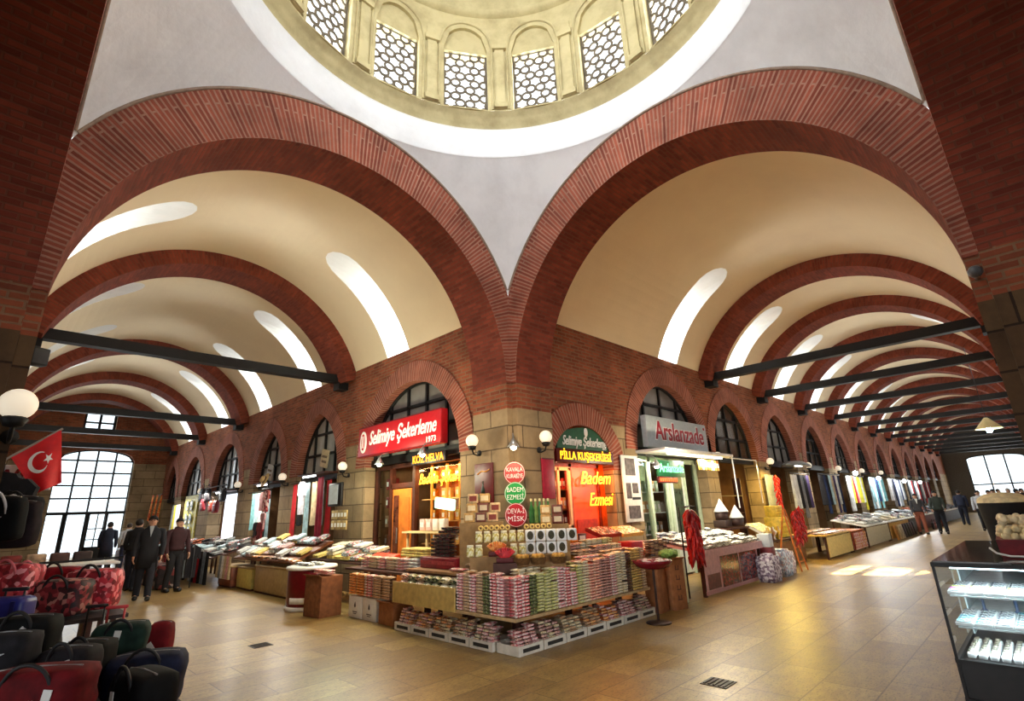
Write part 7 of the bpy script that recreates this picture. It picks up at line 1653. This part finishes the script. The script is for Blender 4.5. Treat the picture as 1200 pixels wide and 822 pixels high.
    if bag:
        w = hands['R'][0]; mb = MB(); mb.rbox((w.x - .06, w.y + .06, w.z - .28), (.12, .3, .26), .04); o = mb.build('handbag', M(bag, .5, .1)); o.location = (loc[0], loc[1], loc[2]); o.rotation_euler = (0, 0, rz); tag(o, 'bag carried by the ' + label, 'bag')
    return r
person('man in long dark coat and light shirt collar walking up the left aisle', (-3.2, 8.34, 0), -.2, 1.74, (26, 26, 32), (26, 26, 34), (24, 20, 18), (190, 140, 112), .15, arm=(.12, .08), shirt=(170, 176, 184), coat_len=.16)
person('person in black jacket just behind the man in the long dark coat', (-3.05, 10.6, 0), 2.6, 1.7, (34, 34, 40), (30, 32, 44), (30, 22, 18), stride=.1, fem=True)
person('person in dark top partly hidden right of the man in the long coat', (-2.45, 9.3, 0), .2, 1.68, (60, 30, 32), (26, 24, 26), (28, 22, 20), stride=.06)
person('person in dark blue coat standing near the gate', (-2.75, 17.0, 0), 2.9, 1.68, (30, 36, 56), (34, 36, 50), (40, 28, 22), stride=.08, coat_len=.2, fem=True, detail=False)
person('person in pale jacket beside the dark blue coat near the gate', (-2.1, 17.6, 0), 3.0, 1.62, (196, 196, 200), (40, 44, 66), (50, 36, 28), stride=.08, fem=True, detail=False)
person('woman in dark green top with long dark hair walking in the right aisle', (22.2, -2.55, 0), -PI / 2 + .15, 1.7, (52, 60, 54), (32, 34, 44), (28, 20, 18), (206, 160, 132), .14, True, arm=(.45, .42), fem=True)
person('woman in black and white top and rust trousers by the cloth tables', (22.0, -1.9, 0), -PI / 2 + .3, 1.62, (60, 58, 62), (150, 84, 64), (36, 24, 20), (206, 160, 132), .12, True, arm=(.3, .2), fem=True, shirt=(226, 226, 222))
person('person in dark blue clothes further up the right aisle', (30, -2.6, 0), PI / 2, 1.72, (36, 42, 62), (26, 30, 44), (24, 20, 18), stride=.15, detail=False)
for i, (x, y, c, hd, st, lb) in enumerate(((24.5, -3.75, (206, 208, 216), None, .1, 'person in pale grey shawl at the head of the far group'), (25.5, -4.2, (30, 28, 34), None, .08, 'person in black clothes second in the far group'), (28, -4.6, (44, 42, 50), (214, 210, 206), .1, 'person in a pale headscarf in the far group'), (27, -3.95, (36, 30, 36), None, .1, 'person in dark brown clothes in the far group'), (30, -5.0, (70, 60, 60), (60, 50, 60), .1, 'person in a grey headscarf at the back of the far group'), (33, -4.0, (50, 40, 44), None, .1, 'person in dark clothes farthest up the right aisle'), (24.2, -5.0, (150, 40, 44), (30, 28, 30), .1, 'person in dark red clothes by the far wall of the right aisle'))):
    person(lb, (x, y, 0), -PI / 2 + .2 * i, 1.66 + .03 * (i % 3), c, (30, 30, 36), (26, 20, 18), stride=st, headdress=hd, coat_len=.1 if i % 2 else 0, detail=False)
# ------------------------------------------------------------------ settle loose goods so that nothing passes through its neighbour
def settle():
    from mathutils.bvhtree import BVHTree
    bpy.context.view_layer.update()
    GOODS = {'sweets', 'cloth', 'box', 'jar', 'trinket', 'jewellery', 'picture', 'carton', 'tin', 'packet'}
    FIX = {'tray_carton', 'cardboard_carton', 'white_carton', 'flat_carton', 'brown_box', 'storage_box', 'tin_box', 'fan_pack', 'pack_stand', 'window_box', 'treat_box'}
    tops = [o for o in SC.objects if o.parent is None and o.type in ('MESH', 'EMPTY') and o.get('kind') != 'structure']
    info = []
    kids = {}
    for o in SC.objects:
        if o.parent is not None: kids.setdefault(o.parent, []).append(o)
    def meshes(o): return ([o] if o.type == 'MESH' else []) + [m for c in kids.get(o, ()) for m in meshes(c)]
    def build(o, dz=0.0):
        vs, fs = [], []
        for m in meshes(o):
            b = len(vs); mw = m.matrix_world; vs += [mw @ v.co + Vector((0, 0, dz)) for v in m.data.vertices]; fs += [tuple(b + i for i in p.vertices) for p in m.data.polygons]
        if not vs: return None
        lo = [min(v[i] for v in vs) for i in range(3)]; hi = [max(v[i] for v in vs) for i in range(3)]
        return [o, lo, hi, BVHTree.FromPolygons(vs, fs)]
    for o in tops:
        r = build(o)
        if r: r.append(o.get('category') in GOODS and o.name.split('.')[0] not in FIX and max(r[2][i] - r[1][i] for i in range(3)) < 1.9); info.append(r)
    C_ = .5; grid = {}
    def cells(r): return [(x, y, z) for x in range(math.floor(r[1][0] / C_), math.floor(r[2][0] / C_) + 1) for y in range(math.floor(r[1][1] / C_), math.floor(r[2][1] / C_) + 1) for z in range(math.floor(r[1][2] / C_), math.floor(r[2][2] / C_) + 1)]
    def ins(i):
        for c in cells(info[i]): grid.setdefault(c, set()).add(i)
    order = [i for i, r in enumerate(info) if not r[4]] + sorted([i for i, r in enumerate(info) if r[4]], key=lambda i: info[i][1][2])
    def hits(r):
        near = set().union(*[grid.get(c, set()) for c in cells(r)])
        for k in near:
            q = info[k]
            if all(r[1][a] < q[2][a] and q[1][a] < r[2][a] for a in range(3)) and r[3].overlap(q[3]): return True
        return False
    dead = []
    for i in order:
        r = info[i]
        if r[4] and hits(r):
            ok = False
            for dz in (.003, .006, .01, .015, .022, .03):
                t = build(r[0], dz); t.append(True)
                if not hits(t): info[i] = t; r[0].location.z += dz; ok = True; break
            if not ok: dead.append(r[0]); continue
        ins(i)
    for o in dead:
        for c in list(o.children_recursive): bpy.data.objects.remove(c)
        bpy.data.objects.remove(o)
    return len(dead)
settle()
for o in [o for o in SC.objects if o.parent is None and o.type in ('MESH', 'EMPTY') and not o.get('label')] + [o for o in SC.objects if o.get('label') == 'x']:
    for c in list(o.children_recursive): bpy.data.objects.remove(c)
    bpy.data.objects.remove(o)
